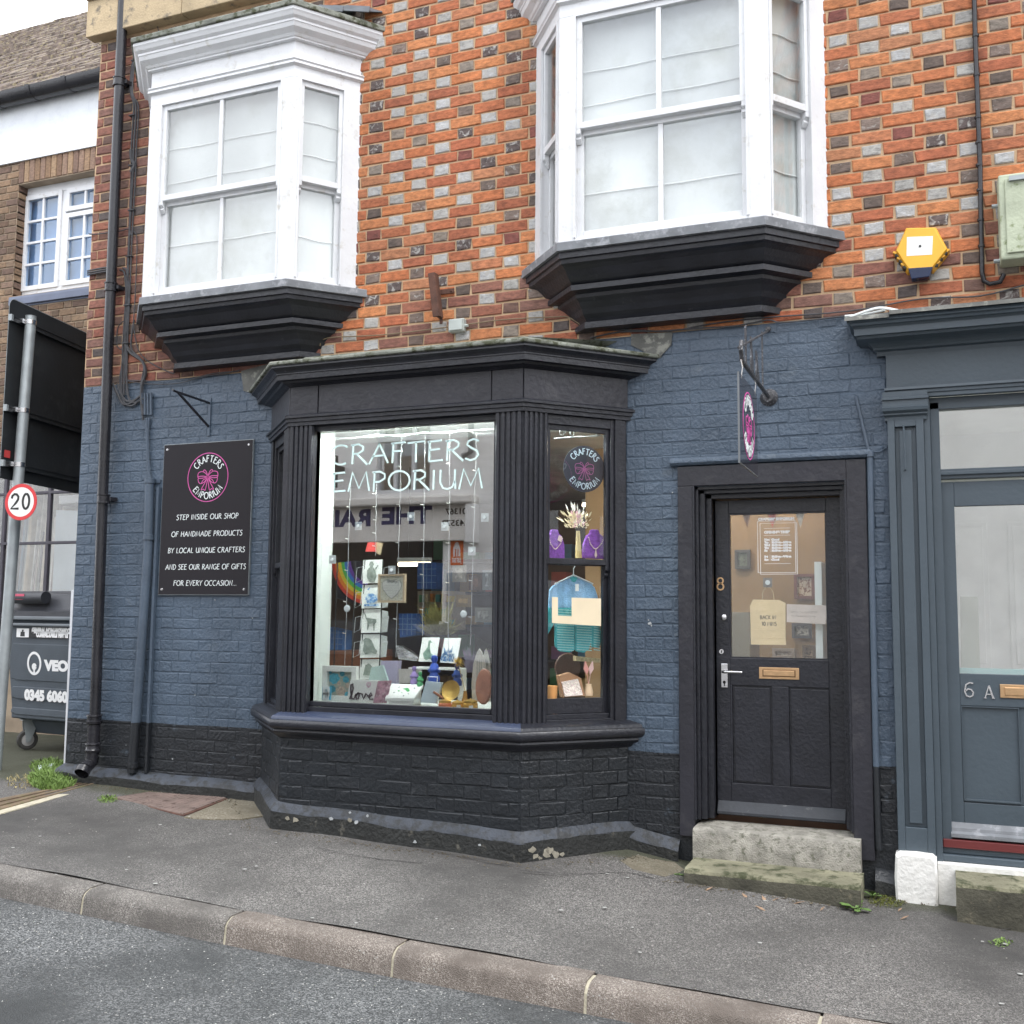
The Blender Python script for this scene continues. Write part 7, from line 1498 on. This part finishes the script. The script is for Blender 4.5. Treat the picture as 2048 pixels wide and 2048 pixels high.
sp = thing('window_spotlight', 'added fill light strips hidden under the soffit to brighten the window display', 'lamp', (-3, -.1, 2.75)); mb = MB(); mb.box(-3.5, -2.5, -.405, -.385, 2.772, 2.778); mb.build('fill_strip', mat('added_fill_glow', (.9, .97, .95), emit=320), sp); mb = MB(); mb.obox(c_r, u_r, n_r, .25, .40, -.12, -.10, 2.772, 2.777); mb.build('fill_strip', mat('added_fill_glow', (0, 0, 0)), sp); mb = MB(); mb.box(-3.52, -2.48, -.41, -.38, 2.778, 2.80); mb.build('housing', m_cardw, sp)  # unseen glowing strips added to brighten the goods behind the glass
# ------------------------------------------------------------------ side window display
def sp_(px, py, d): return wpl(px, py, c_r-n_r*d, n_r)
dk = thing('hanging_disc', 'round black hanging sign with bow behind the right side pane', 'sign', sp_(1168, 940, .07))
c = sp_(1168, 938, .07); rx = (sp_(1210, 938, .07)-sp_(1126, 938, .07)).length/2*.98; mpd = plane_map(c, u_r, (0, 0, 1), n_r); rz_ = .142
mb = MB(); mb.add([mpd(rx*math.cos(a), rz_*math.sin(a), dd) for dd in (0, .004) for a in [6.283*k/36 for k in range(36)]], [tuple(range(36)), tuple(range(71, 35, -1))]+[(i, (i+1) % 36, (i+1) % 36+36, i+36) for i in range(36)]); mb.build('disc', M_('midnight_disc', (.02, .022, .035)), dk)
kx = rx/rz_; mpe = lambda a, b, d=0.: mpd(a*kx, b, .0045+d)
mb = MB(); arc_text(mb, 'CRAFTERS', .036, .088, 90, mpe, .005); arc_text(mb, 'EMPORIUM', .036, .088, -90, mpe, .005, up=False); mb.build('lettering', M_('pale_blue_lettering', (.55, .68, .75)), dk); mb = MB(); bow(mb, .064, mpe, .0032); mb.build('logo', M_('dim_pink', (.35, .10, .25)), dk)
mb = MB()
for a, b in ((sp_(1112, 873, .10), 1), (sp_(1214, 870, .10), 1)): pass
mb.tube([sp_(1108, 877, .1), sp_(1150, 874, .1), sp_(1213, 871, .1)], .003, 5)
for px in (1124, 1145, 1196): 
    q = sp_(px, 866, .1); mb.tube([q+u_r*(.022*math.cos(a)*(1-a/14))+Vector((0, 0, .022*math.sin(a)*(1-a/14))) for a in [k*.5 for k in range(20)]], .0022, 5)
tag(mb.build('wire_scroll', M_('silver_scroll', (.35, .38, .38))), 'curly wire scrollwork across the top of the right side pane', 'scrollwork')
mb = MB(); O_ = c_r-n_r*.06
m_purp = mat('purple_velvet', (.20, .06, .36), .9, .3, 60, 1, 90)
for px0, px1, lab, pend in ((1090, 1130, 'purple velvet necklace bust with a square tag, left in the side pane', 0), (1168, 1213, 'purple velvet necklace bust with a drop pendant, right in the side pane', 1)):
    r = thing('necklace_bust', lab, 'necklace bust', sp_((px0+px1)/2, 1115, .13)); a, b = sp_(px0, 1117, .13), sp_(px1, 1117, .13); w = (b-a).length; mid = (a+b)/2; mpn = plane_map(mid, u_r, (0, 0, 1), n_r); h = sp_(px0, 1062, .13).z-a.z
    mb = MB(); mb.prism([mpn(x*w, z*h) for x, z in ((-.5, 0), (-.48, .5), (-.36, .82), (-.2, .92), (-.16, 1.06), (.16, 1.06), (.2, .92), (.36, .82), (.48, .5), (.5, 0))], -n_r*.03); mb.build('bust', m_purp, r, bevel=.006)
    mb = MB(); pts = [(-.32*w, .75*h), (-.24*w, .52*h), (-.1*w, .38*h), (0, .33*h), (.1*w, .4*h), (.26*w, .56*h), (.38*w, .8*h)]
    for i in range(len(pts)-1):
        for k in range(4): q = mpn(pts[i][0]+(pts[i+1][0]-pts[i][0])*k/4, pts[i][1]+(pts[i+1][1]-pts[i][1])*k/4, .006); mb.blob(q, .0035, 6, 4)
    if pend: mb.prism([mpn(x*w, z*h, .004) for x, z in ((0, .34), (.06, .12), (0, .02), (-.06, .12))], n_r*.004)
    else: mb.prism([mpn(x*w, z*h, .004) for x, z in ((.1, .68), (.28, .6), (.34, .8), (.17, .86))], n_r*.002)
    mb.build('necklace', M_('pearl_pink', (.75, .58, .55)), r)
fb_ = thing('dried_bouquet', 'pale dried flower bouquet with pink plumes in the right side pane', 'bouquet', sp_(1158, 1060, .14)); rnd = random.Random(9); c0 = sp_(1157, 1116, .14); c1 = sp_(1156, 1062, .14)
mb = MB(); mb.tube([c0, c1], .012, 8, rs=[.022, .012]); mb.build('wrapped_stems', M_('straw', (0, 0, 0)), fb_)
for nm, m, n, sprd, hh in (('cream_plumes', M_('cream_plume', (.78, .68, .45)), 150, .085, .13), ('pink_plumes', M_('pink_plume', (.75, .45, .5)), 60, .03, .13), ('white_flowers', M_('white_petals', (.85, .83, .76)), 40, .055, .19)):
    mb = MB()
    for i in range(n):
        e = c1+u_r*rnd.gauss(-.01, sprd*.6)+Vector((0, 0, rnd.uniform(.2, 1)*hh))-n_r*rnd.uniform(-.02, .04); s = Vector((rnd.gauss(0, 1), rnd.gauss(0, 1), rnd.gauss(0, 1))).normalized()*.009; b = c1.lerp(e, .72); mb.add([b, b.lerp(e, .5)+s, e, b.lerp(e, .5)-s], [(0, 1, 2, 3)])
    mb.build(nm, m, fb_)
# knitted cardigan on a hanger
kg = thing('knitted_cardigan', 'turquoise and sky blue hand-knitted childs cardigan hanging in the lower side pane', 'cardigan', sp_(1160, 1240, .13)); D_ = .13
def kp(px, py, d=0.): return sp_(px, py, D_)+n_r*d
m_teal = mat('turquoise_knit', (.06, .42, .46), .95, .15, 30, 2, 120); m_sky = mat('sky_blue_knit', (.25, .48, .72), .95, .2, 20, 2, 120); m_stripe = mat('pale_stripe_knit', (.30, .62, .62), .95)
def cloth(name, poly, m, th=.02):
    mb = MB(); mb.prism([kp(x, y, .0) for x, y in poly], -n_r*th); return mb.build(name, m, kg, bevel=.006)
cloth('yoke', [(1100, 1180), (1106, 1172), (1118, 1166), (1130, 1159), (1139, 1154), (1148, 1164), (1158, 1154), (1170, 1160), (1182, 1166), (1190, 1175), (1196, 1192), (1200, 1216), (1098, 1216)], m_sky); cloth('collar', [(1138, 1153), (1158, 1152), (1152, 1166), (1142, 1165)], m_teal, .03)
cloth('left_front', [(1115, 1215), (1149, 1215), (1150, 1300), (1140, 1305), (1120, 1303), (1111, 1292), (1110, 1240)], m_teal); cloth('right_front', [(1151, 1215), (1184, 1215), (1187, 1270), (1178, 1300), (1168, 1306), (1152, 1302)], m_teal)
cloth('sleeve', [(1098, 1215), (1114, 1216), (1110, 1245), (1096, 1270), (1092, 1250)], m_teal, .03); cloth('sleeve', [(1186, 1215), (1197, 1215), (1204, 1280), (1200, 1294), (1186, 1295), (1185, 1262)], m_teal, .03)
mb = MB()
for k in range(17):
    y = 1218+k*5
    for xa, xb in ((1114, 1147), (1153, 1183), (1187, 1200)): mb.add([kp(xa, y, .003), kp(xb, y+2, .003), kp(xb, y+4, .003), kp(xa, y+2, .003)], [(0, 1, 2, 3)])
mb.build('knit_stripes', m_stripe, kg); mb = MB(); mb.add([kp(1150, 1168, .004), kp(1157, 1168, .004), kp(1157, 1182, .004), kp(1150, 1182, .004)], [(0, 1, 2, 3)]); mb.build('price_tag', m_cardw, kg)
mb = MB(); mb.tube([kp(1110, 1168), kp(1147, 1150), kp(1186, 1168)], .005, 6); mb.tube([kp(1147, 1150), kp(1147, 1138), kp(1150, 1132)], .003, 6); mb.build('hanger', M_('clear_hook', (0, 0, 0)), kg)
mb = MB(); P = [sp_(1104, 1194, .03), sp_(1202, 1197, .03), sp_(1202, 1252, .03), sp_(1104, 1246, .03)]; 
# card notice leaning inside: cream strips
mb.prism([P[0], P[0].lerp(P[1], .12), P[3].lerp(P[2], .12)+(P[0]-P[3])*.30, P[3]+(P[0]-P[3])*.30], -n_r*.003); mb.prism([P[0].lerp(P[1], .40), P[1], P[2]+(P[1]-P[2])*.30, P[3].lerp(P[2], .40)+(P[0]-P[3])*.30], -n_r*.003); mb.prism([P[3]+(P[0]-P[3])*.30, P[2]+(P[1]-P[2])*.30, P[2], P[3]], -n_r*.003)
tag(mb.build('cream_paper_bag', M_('cream_paper', (.80, .68, .48))), 'cream paper notice across the cardigan behind the lower side pane', 'paper')
q = sp_(1103, 1384, .10); q.z = SH; mb = MB(); mb.lathe(q, [(0, 0), (.045, 0), (.036, .05), (.038, .07), (.030, .075), (.035, .12), (.036, .17), (0, .17)], 14); tag(mb.build('wooden_holder', M_('orange_wood', (.62, .30, .10), var=.15), smooth=True), 'turned orange wooden candle holder at the left of the side window shelf', 'candle holder')
mb = MB(); P = [sp_(1118, 1352, .09), sp_(1140, 1345, .09), sp_(1162, 1356, .09), sp_(1170, 1392, .07), sp_(1126, 1395, .07)]; mb.prism(P, -n_r*.04); o = mb.build('gift_basket', M_('kraft_board', (.35, .19, .10))); tag(o, 'kraft board gift tray filled with pale shredded paper', 'gift tray')
mb = MB(); P = [sp_(1124, 1364, .075), sp_(1156, 1358, .075), sp_(1166, 1390, .06), sp_(1130, 1393, .06)]; mb.prism(P, -n_r*.01); mb.build('shredded_paper', mat('shredded_paper', (.78, .70, .62), .9, .2, 60, 3, 90, col2=(.62, .38, .42), thr=(.55, .62)), o)
vs = thing('bud_vase', 'small beige bud vase with two pink plumes in the side window', 'vase', sp_(1177, 1392, .08)); q = sp_(1177, 1391, .08); mb = MB(); mb.lathe(q, [(0, 0), (.026, 0), (.028, .02), (.018, .06), (.019, .068), (.012, .068)], 14); mb.build('vase', M_('beige_ceramic', (.62, .46, .30)), vs, smooth=True)
for dx, m in ((-6, M_('coral_plume', (.72, .32, .28))), (9, M_('pale_coral_plume', (.75, .50, .47)))):
    b = q+Vector((0, 0, .066)); t = sp_(1177+dx, 1322, .08); mb = MB(); mb.tube([b, b.lerp(t, .5)], .002, 5); w_ = u_r*.016; mb.prism([b.lerp(t, .4), b.lerp(t, .65)-w_, t, b.lerp(t, .65)+w_], -n_r*.012); mb.build('plume', m, vs, bevel=.004)
q = sp_(1135, 1335, .35); mb = MB(); mb.lathe(q, [(0, .01), (.085, .01), (.09, 0), (0, -.01)], 24, n_r); tag(mb.build('round_platter', M_('dark_brown_wood', (.10, .045, .03))), 'dark round wooden platter behind the gift tray', 'platter')
mb = MB(); P = [sp_(1152, 1312, .3), sp_(1208, 1318, .3), sp_(1208, 1326, .3), sp_(1152, 1322, .3)]; mb.prism(P, -n_r*.1); tag(mb.build('basket_shelf', M_('wicker', (.55, .42, .25), var=.3, scale=60)), 'narrow wicker shelf low behind the cardigan', 'shelf')
# ------------------------------------------------------------------ on and behind the door glass
bg_ = thing('paper_bag', 'brown paper carrier bag hung in the door with BACK IN 10 MINS written on it', 'paper bag', wp(1536, 1245, .13)); yb = .16
m_kraft = mat('kraft_paper', (.70, .55, .32), .85, .08, 8, 1.5, 18)
P = [wp(1506, 1199, yb), wp(1555, 1200, yb), wp(1570, 1208, yb), wp(1571, 1274, yb), wp(1572, 1289, yb), wp(1502, 1290, yb), wp(1500, 1212, yb)]
mb = MB(); mb.prism(P, (0, -.004, 0)); 
gl_y = DY+.018
bag = None
for o in (): pass
P = [Vector((p.x, gl_y+.008, p.z)) for p in [wp(a, b, gl_y+.01) for a, b in ((1506, 1199), (1558, 1200), (1571, 1206), (1571, 1274), (1572, 1290), (1502, 1289), (1500, 1212))]]
mb = MB(); mb.prism(P, (0, .006, 0)); mb.build('bag', m_kraft, bg_); 
for y_ in (1259, 1275):
    mb = MB(); mb.tube([wp(1503, y_, gl_y+.0075), wp(1571, y_+1, gl_y+.0075)], .0012, 5); mb.build('crease', m_kraft, bg_)
mb = MB(); pts = [wp(a, b, gl_y+.012) for a, b in ((1524, 1200), (1526, 1182), (1531, 1176), (1536, 1174), (1541, 1176), (1546, 1184), (1548, 1200))]; mb.tube(pts, .003, 6); mb.build('handle', M_('twisted_paper', (.42, .32, .18)), bg_, smooth=True)
for body, xa, xb, y_, s in (('BACK IN', 1520, 1552, 1238, .021), ('10 MINS', 1524, 1553, 1251, .021)):
    A, B = wp(xa, y_, gl_y+.006), wp(xb, y_, gl_y+.006); mb = MB(); stroke_text(mb, body, s, B.x-A.x, front_map((A.x+B.x)/2, gl_y+.0078, A.z), .0024 if body[0] == 'B' else .0027); mb.build('handwriting', m_ink, bg_)
q = wp(1535, 1165, gl_y); mb = MB(); mb.box(q.x-.026, q.x+.026, gl_y+.006, gl_y+.010, q.z-.028, q.z+.028); o = mb.build('suction_hook', M_('smoky_plastic', (.16, .15, .14), rough=.3)); tag(o, 'square plastic hook inside the door glass above the paper bag', 'hook')
mb = MB(); mb.lathe((q.x, gl_y+.006, q.z), [(0, .003), (.014, .003), (.015, 0)], 14, (0, -1, 0)); mb.build('button', M_('clear_hook', (0, 0, 0)), o)
P = [Vector((p.x, gl_y+.007, p.z)) for p in [wp(a, b, gl_y) for a, b in ((1573, 1208), (1653, 1211), (1652, 1249), (1573, 1244))]]; mb = MB(); mb.prism(P, (0, .002, 0)); nt_ = mb.build('paper_note', mat('pale_note_paper', (.60, .52, .46), .8, .08, 10, 2, 14)); tag(nt_, 'pale handwritten note taped beside the paper bag on the door', 'note')
rnd = random.Random(2); mb = MB(); o0 = wp(1582, 1224, gl_y)
for r in range(2):
    x = 0.
    while x < .14-.02*r:
        w = rnd.uniform(.012, .022); mb.ribbon([(x+w*k/5, -.024*r+rnd.uniform(-.004, .005)) for k in range(6)], .0014, front_map(o0.x, gl_y+.0065, o0.z)); x += w+.006
mb.build('handwriting', M_('brown_ink', (.20, .16, .15)), nt_)
# opening times in white vinyl
ot = thing('opening_times', 'white vinyl opening times panel at the top of the door glass', 'lettering', wp(1555, 1095, gl_y)); yv = gl_y-.001
def vb(x0, y0, x1, y1, w=.0035):
    A, B = wp(x0, y0, yv), wp(x1, y1, yv); mb = MB(); mp = front_map(0, yv, 0); mb.ribbon([(A.x, A.z), (B.x, A.z), (B.x, B.z), (A.x, B.z)], w, mp, .0008, closed=True); mb.build('border', m_inkwhite, ot)
vb(1515, 1043, 1592, 1145); vb(1520, 1047, 1595, 1148)
def vt(body, px, py, size, al='LEFT', width=None): q = wp(px, py, yv); return join_text(body, size, front_map(q.x, yv, q.z), m_inkwhite, 'vinyl_text', ot, align=al, extr=.0008, width=width, bold=.002)
wd_ = (wp(1580, 1067, yv)-wp(1528, 1067, yv)).x
vt('OPENING TIMES', 1528, 1067, .02, width=wd_); 
vt('CRAFTERS EMPORIUM', 1516, 1041, .02, width=wd_*1.4)
for i, (d, t) in enumerate((('Mon', 'Closed'), ('Tue', '10:00am - 4:00pm'), ('Wed', '10:00am - 4:00pm'), ('Thu', '10:00am - 4:00pm'), ('Fri', '10:00am - 4:00pm'), ('Sat', '10:00am - 3:30pm'), ('Sun', 'Closed'))):
    y_ = (1081, 1086.5, 1092, 1097.5, 1103, 1115, 1121)[i]; vt(d, 1529, y_, .0155); vt(t, 1543, y_, .0155)
for a in ((1528, 1057, 1580, 1057), (1528, 1071, 1580, 1071), (1529, 1127.5, 1581, 1127.5)):
    A, B = wp(a[0], a[1], yv), wp(a[2], a[3], yv); mb = MB(); mb.ribbon([(A.x, A.z), (B.x, A.z)], .002, front_map(0, yv, 0), .0008); mb.build('rule', m_inkwhite, ot)
for a in ((1540, 1075, 1104), (1540, 1109, 1122)):
    A, B = wp(a[0], a[1], yv), wp(a[0], a[2], yv); mb = MB(); mb.ribbon([(A.x, A.z), (A.x, B.z)], .0015, front_map(0, yv, 0), .0008); mb.build('rule', m_inkwhite, ot)
# bunting and pictures in the room behind the door
for i, (px, m, lab) in enumerate(((1493, M_('brown_felt', (.25, .12, .06)), 'brown bunting pennant, left one behind the door glass'), (1544, M_('red_felt', (.55, .08, .05)), 'red bunting pennant in the middle behind the door glass'), (1600, M_('cream_felt', (.62, .55, .45)), 'cream bunting pennant, right one behind the door glass'))):
    P = [wp(px-9, 1027, .19), wp(px+9, 1026, .19), wp(px+1, 1056, .19)]; mb = MB(); mb.prism(P, (0, .003, 0)); tag(mb.build('bunting_pennant', m), lab, 'bunting')
pics = [((1588, 1148, 1630, 1198), (.14, .045, .04), (.5, .42, .34), 'red flower picture in a brown frame behind the upper right of the door glass'), ((1584, 1246, 1624, 1277), (.06, .06, .07), (.35, .33, .30), 'dark framed picture behind the note on the door'), ((1470, 1100, 1501, 1138), (.04, .04, .04), (.10, .12, .09), 'dark patterned bag hanging on the tan wall, upper left of the door glass'), ((1460, 1230, 1496, 1272), (.5, .45, .38), (.30, .20, .12), 'pale framed picture at the left of the door glass'), ((1545, 1296, 1590, 1318), (.30, .24, .2), (.42, .34, .28), 'small pale print low behind the door glass'), ((1605, 1290, 1632, 1318), (.10, .06, .03), (.30, .2, .12), 'brown frame low at the right behind the door glass')]
for (x0, y0, x1, y1), fc, ic, lab in pics:
    yq = 1.86; A, B = wp(x0, y0, yq), wp(x1, y1, yq); r = thing('framed_picture', lab, 'picture', (A+B)/2); mb = MB(); t = .022
    for q in ((A.x, A.x+t, B.z, A.z), (B.x-t, B.x, B.z, A.z), (A.x+t, B.x-t, A.z-t, A.z), (A.x+t, B.x-t, B.z, B.z+t)): mb.box(q[0], q[1], yq-.02, yq+.01, q[2], q[3])
    mb.build('frame', mat('frame_%02d%02d' % (x0 % 100, y0 % 100), fc, .5), r); mb = MB(); mb.box(A.x+t, B.x-t, yq, yq+.008, B.z+t, A.z-t); mb.build('picture', mat('pic_%02d%02d' % (x0 % 100, y0 % 100), ic, .7, .3, 18, col2=fc, thr=(.5, .56)), r)
mb = MB(); mb.box(-1.55, -.25, 1.885, 1.895, .44, 2.95); mb.build('wall', m_tan, room)
mb = MB(); A = wp(1640, 1120, .6); mb.box(wp(1638, 1120, .5).x, wp(1638, 1120, .5).x+.04, .23, .9, .44, wp(1640, 1128, .5).z); tag(mb.build('upright_plank', m_in_white), 'narrow white panel at the right inside the door', 'panel')
mb = MB(); A, B = wp(1456, 1224, .9), wp(1500, 1316, .9); mb.box(A.x, B.x, .9, 1.3, .44, A.z); tag(mb.build('glass_cabinet', M_('pale_cabinet', (.30, .26, .20))), 'low pale cabinet inside the door on the left', 'cabinet')
# ------------------------------------------------------------------ the far side of the street, seen only in the glass
OY = -10.6; VY = 2*GY-OY       # mirrored depth of the opposite front in the big pane
def rp(px, py): p = wp(px, py, VY); return p.x, p.z
ob_ = thing('opposite_building', 'pale rendered building across the street reflected in the window with a painted name fascia', 'building', (-8, OY, .2))
m_rend = mat('pale_grey_render', (.84, .83, .81), .8, .07, 2, .6, 30); m_fasc = mat('old_cream_fascia', (.80, .77, .72), .75, .08, 3); m_shade = mat('deep_shop_dark', (.03, .028, .025), .6, .3, 1)
fx1, fz1 = rp(985, 993); fx0, _ = rp(560, 1000); fz0 = rp(800, 1084)[1]; fxr = rp(942, 1020)[0]
ux0, uz0 = rp(757, 985); ux1 = rp(858, 985)[0]
zb_w = rp(800, 978)[1]
def OB(name, b, m=m_rend, bev=0, d0=None, par=ob_):
    mb = MB(); mb.box(*b); return mb.build(name, m, par, bevel=bev)
wlx = -30
uzb = fz1+.12; uzt = uzb+2.0
mb = MB(); ww0, ww1 = rp(752, 960)[0], rp(860, 960)[0]
mb.box(wlx, ww0, OY-.3, OY, fz1, 7.6); mb.box(ww1, 12, OY-.3, OY, fz1, 7.6); mb.box(ww0, ww1, OY-.3, OY, uzt, 7.6); mb.box(ww0, ww1, OY-.3, OY, fz1, uzb)
px0, px1 = rp(884, 1200)[0], rp(1100, 1200)[0]
mb.box(px0, 12, OY-.3, OY, .0, fz1); mb.box(wlx, rp(590, 1200)[0], OY-.3, OY, .0, fz1)
mb.build('wall', m_rend, ob_)
OB('dark_shop_room', (wlx, 12, OY-3.0, OY-2.9, 0, 6), m_shade); OB('shop_floor', (wlx, 12, OY-3, OY-.3, 0, .25), m_shade)
OB('fascia', (rp(480, 1000)[0], fxr, OY, OY+.12, fz0, fz1-.12), m_fasc, .01); OB('cornice', (rp(480, 1000)[0], rp(958, 1000)[0], OY, OY+.30, fz1-.12, fz1+.02), m_fasc, .03); OB('bracket', (fxr, rp(960, 1000)[0], OY, OY+.26, fz0-.05, fz1-.12), m_rend, .02)
OB('window_back', (ww0-.5, ww1+.5, OY-.34, OY-.31, uzb-.3, uzt+.3), mat('grey_net_curtain', (.25, .27, .27), .8))
fr_ = MB(); W2 = ww1-ww0
for i in range(4): fr_.box(ww0+W2*i/3-.03, ww0+W2*i/3+.03, OY-.12, OY-.04, uzb, uzt)
for z in (uzb+.02, uzb+.95, uzt-.04): fr_.box(ww0, ww1, OY-.13, OY-.03, z-.04, z+.04)
w_ = fr_.build('window', m_white, ob_); mb = MB(); mb.box(ww0, ww1, OY-.10, OY-.095, uzb, uzt); mb.build('pane', m_glass, w_)
# painted words: read from the street, so mirrored in our window
def back_map(x, y, z): return plane_map((x, y, z), (-1, 0, 0), (0, 0, 1), (0, 1, 0))
m_nv = mat('navy_sign_paint', (.035, .035, .12), .6); zb1 = rp(780, 1053)[1]; zt1 = rp(780, 1018)[1]
xT, xR = rp(870, 1040)[0], rp(748, 1040)[0]
def sign_text(body, x, z, capw, size, m=m_nv):
    return join_text(body, size, back_map(x, OY+.121, z), m, 'sign_lettering', ob_, width=capw, bold=.022)
sign_text('THE', rp(870, 1040)[0], zb1, rp(870, 1040)[0]-rp(770, 1040)[0], .5)
t_ = sign_text('RAIN', rp(748, 1040)[0], zb1-.02, (rp(748, 1040)[0]-rp(640, 1040)[0]), .5)
for o_ in [c for c in ob_.children if c.name.startswith('sign_lettering')]:
    zz = [v.co.z for v in o_.data.vertices]; k = (zt1-zb1)/(max(zz)-min(zz)); 
    for v in o_.data.vertices: v.co.z *= k
join_text('01367', .14, back_map(rp(939, 1020)[0], OY+.121, rp(939, 1029)[1]), m_ink, 'phone_number', ob_, width=rp(939, 1020)[0]-rp(897, 1020)[0], bold=.004); join_text('243572', .14, back_map(rp(943, 1045)[0], OY+.121, rp(943, 1052)[1]), m_ink, 'phone_number', ob_, width=rp(943, 1045)[0]-rp(890, 1045)[0], bold=.004)
x1, z1 = rp(902, 1077); x0, z0 = rp(926, 1130); st = OB('sticker', (min(x0, x1), max(x0, x1), OY, OY+.01, z0, z1), mat('orange_sticker', (.75, .16, .03), .5)); xm_ = (x0+x1)/2; wS = abs(x1-x0)
mb = MB(); mpb = back_map(xm_, OY+.0105, (z0+z1)/2); mb.prism([mpb(a*wS, b*wS) for a, b in ((-.28, -.35), (-.28, .2), (-.1, .7), (.1, .7), (.28, .3), (.28, -.35), (.14, -.35), (.14, .2), (.04, .2), (.04, -.35), (-.06, -.35), (-.06, .2), (-.14, .2), (-.14, -.35))], (0, .002, 0)); mb.build('house_mark', m_inkwhite, st)
join_text('JUST EAT', .1, back_map(xm_+wS*.38, OY+.011, z0+wS*.2), m_inkwhite, 'sticker_text', st, width=wS*.76, bold=.006)
OB('door', (px0+.1, px0+1.0, OY, OY+.05, .2, 2.3), mat('grey_opposite_door', (.30, .31, .33), .5), .01)
mb = MB(); x_, z_ = rp(945, 848); mb.tube([(x_, OY+.06, 7.5), (x_, OY+.06, rp(945, 905)[1]), (x_-.15, OY+.06, rp(945, 912)[1])], .05, 8); mb.build('downpipe', mat('grey_pipe', (.12, .125, .13), .5), ob_)
x_, z_ = rp(684, 940); mb = MB(); mb.box(x_-.1, x_+.1, OY+.3, OY+.5, z_-.35, z_+.2); mb.box(x_-.05, x_+.05, OY, OY+.3, z_-.05, z_+.05); mb.build('lantern', m_dark, ob_)
ob2 = thing('brick_terrace', 'brown brick terrace further along the far side, reflected in the side panes', 'building', (30, OY, .2))
mb = MB(); mb.box(12.01, 70, OY-4, OY, 0, 9.6); mb.build('wall', mat('far_brown_brick', (.16, .11, .08), .85, .3, 2), ob2)
mb = MB(); mb.prism([(12.01, OY+.3, 9.6), (12.01, OY-2, 11.6), (12.01, OY-4.3, 9.6)], (58, 0, 0)); mb.build('roof', m_slate, ob2)
for k in range(9):
    for z in (1.2, 4.2):
        x = 14+k*3.6; mb = MB(); mb.box(x, x+1.3, OY-.02, OY+.03, z, z+1.7); w_ = mb.build('window', m_white, ob2); mb = MB(); mb.box(x+.1, x+1.2, OY+.03, OY+.035, z+.1, z+1.6); mb.build('pane', m_glass, w_)
# parked car across the street
car = thing('parked_car', 'dark hatchback parked on the far side of the street, seen only as a reflection', 'car', (-5.2, -7.7, .1)); m_carp = mat('dark_car_paint', (.02, .022, .03), .15, .03, 2, 0, coat=1.); m_cgl = mat('car_glass', (.05, .06, .07), .05); zr = .05; cx0, cw, cl_ = -6.6, .86, 4.0; cyc = -7.6
prof = [(-2.0, .45), (-1.98, .80), (-1.7, .93), (-.95, 1.02), (-.3, 1.42), (.3, 1.5), (1.2, 1.46), (1.75, 1.1), (1.98, .95), (2.0, .5), (2.0, .28), (-2.0, .28)]
lo_ = [(-2.0, .45), (-1.98, .80), (-1.7, .93), (-.95, 1.02), (1.75, 1.06), (1.98, .95), (2.0, .5), (2.0, .28), (-2.0, .28)]
mb = MB(); mb.loft([[(cx0-x*1., cyc+s*w, zr+z) for x, z in lo_] for s, w in ((-1, cw-.06), (-1, cw), (1, cw), (1, cw-.06))], True, True); mb.build('body', m_carp, car, bevel=.05)
cab = [(-.95, 1.0), (-.3, 1.42), (.3, 1.5), (1.2, 1.46), (1.75, 1.04)]
mb = MB(); mb.loft([[(cx0-x, cyc+w*(1 if z < 1.1 else .86), zr+z) for x, z in cab] for w in (-cw+.03, cw-.03)], False); mb.add([(cx0-x, cyc+(cw-.03)*(1 if z < 1.1 else .86), zr+z) for x, z in cab], [tuple(range(5))]); mb.add([(cx0-x, cyc-(cw-.03)*(1 if z < 1.1 else .86), zr+z) for x, z in cab], [tuple(range(5))]); mb.build('cabin_glass', m_cgl, car)
for x in (-1.25, 1.3):
    for s in (-1, 1):
        mb = MB(); mb.lathe((cx0-x, cyc+s*(cw-.1), zr+.31), [(.20, .11), (.30, .11), (.32, .08), (.32, -.08), (.30, -.11)], 24, (0, s, 0)); wh = mb.build('wheel', mat('tyre', (.02, .02, .02), .8), car, smooth=True); mb = MB(); mb.lathe((cx0-x, cyc+s*(cw-.1), zr+.31), [(0, .09), (.19, .10), (.2, .08)], 16, (0, s, 0)); mb.build('rim', m_steel, wh)
for s in (-1, 1): mb = MB(); mb.blob((cx0+1.86, cyc+s*(cw-.2), zr+.76), .2, 12, 6, (.5, .8, .45)); mb.build('headlight', mat('headlight', (.7, .72, .74), .1, metal=.7), car, smooth=True)
# ------------------------------------------------------------------ tidy
for o in bpy.data.objects:
    if '_w' in o: del o['_w']
for o in list(bpy.data.objects):
    if o.type == 'MESH' and o.parent is None and 'label' not in o and 'kind' not in o: print('unlabelled', o.name)
print('objects', len(bpy.data.objects), 'tris', sum(len(m.polygons) for m in bpy.data.meshes))
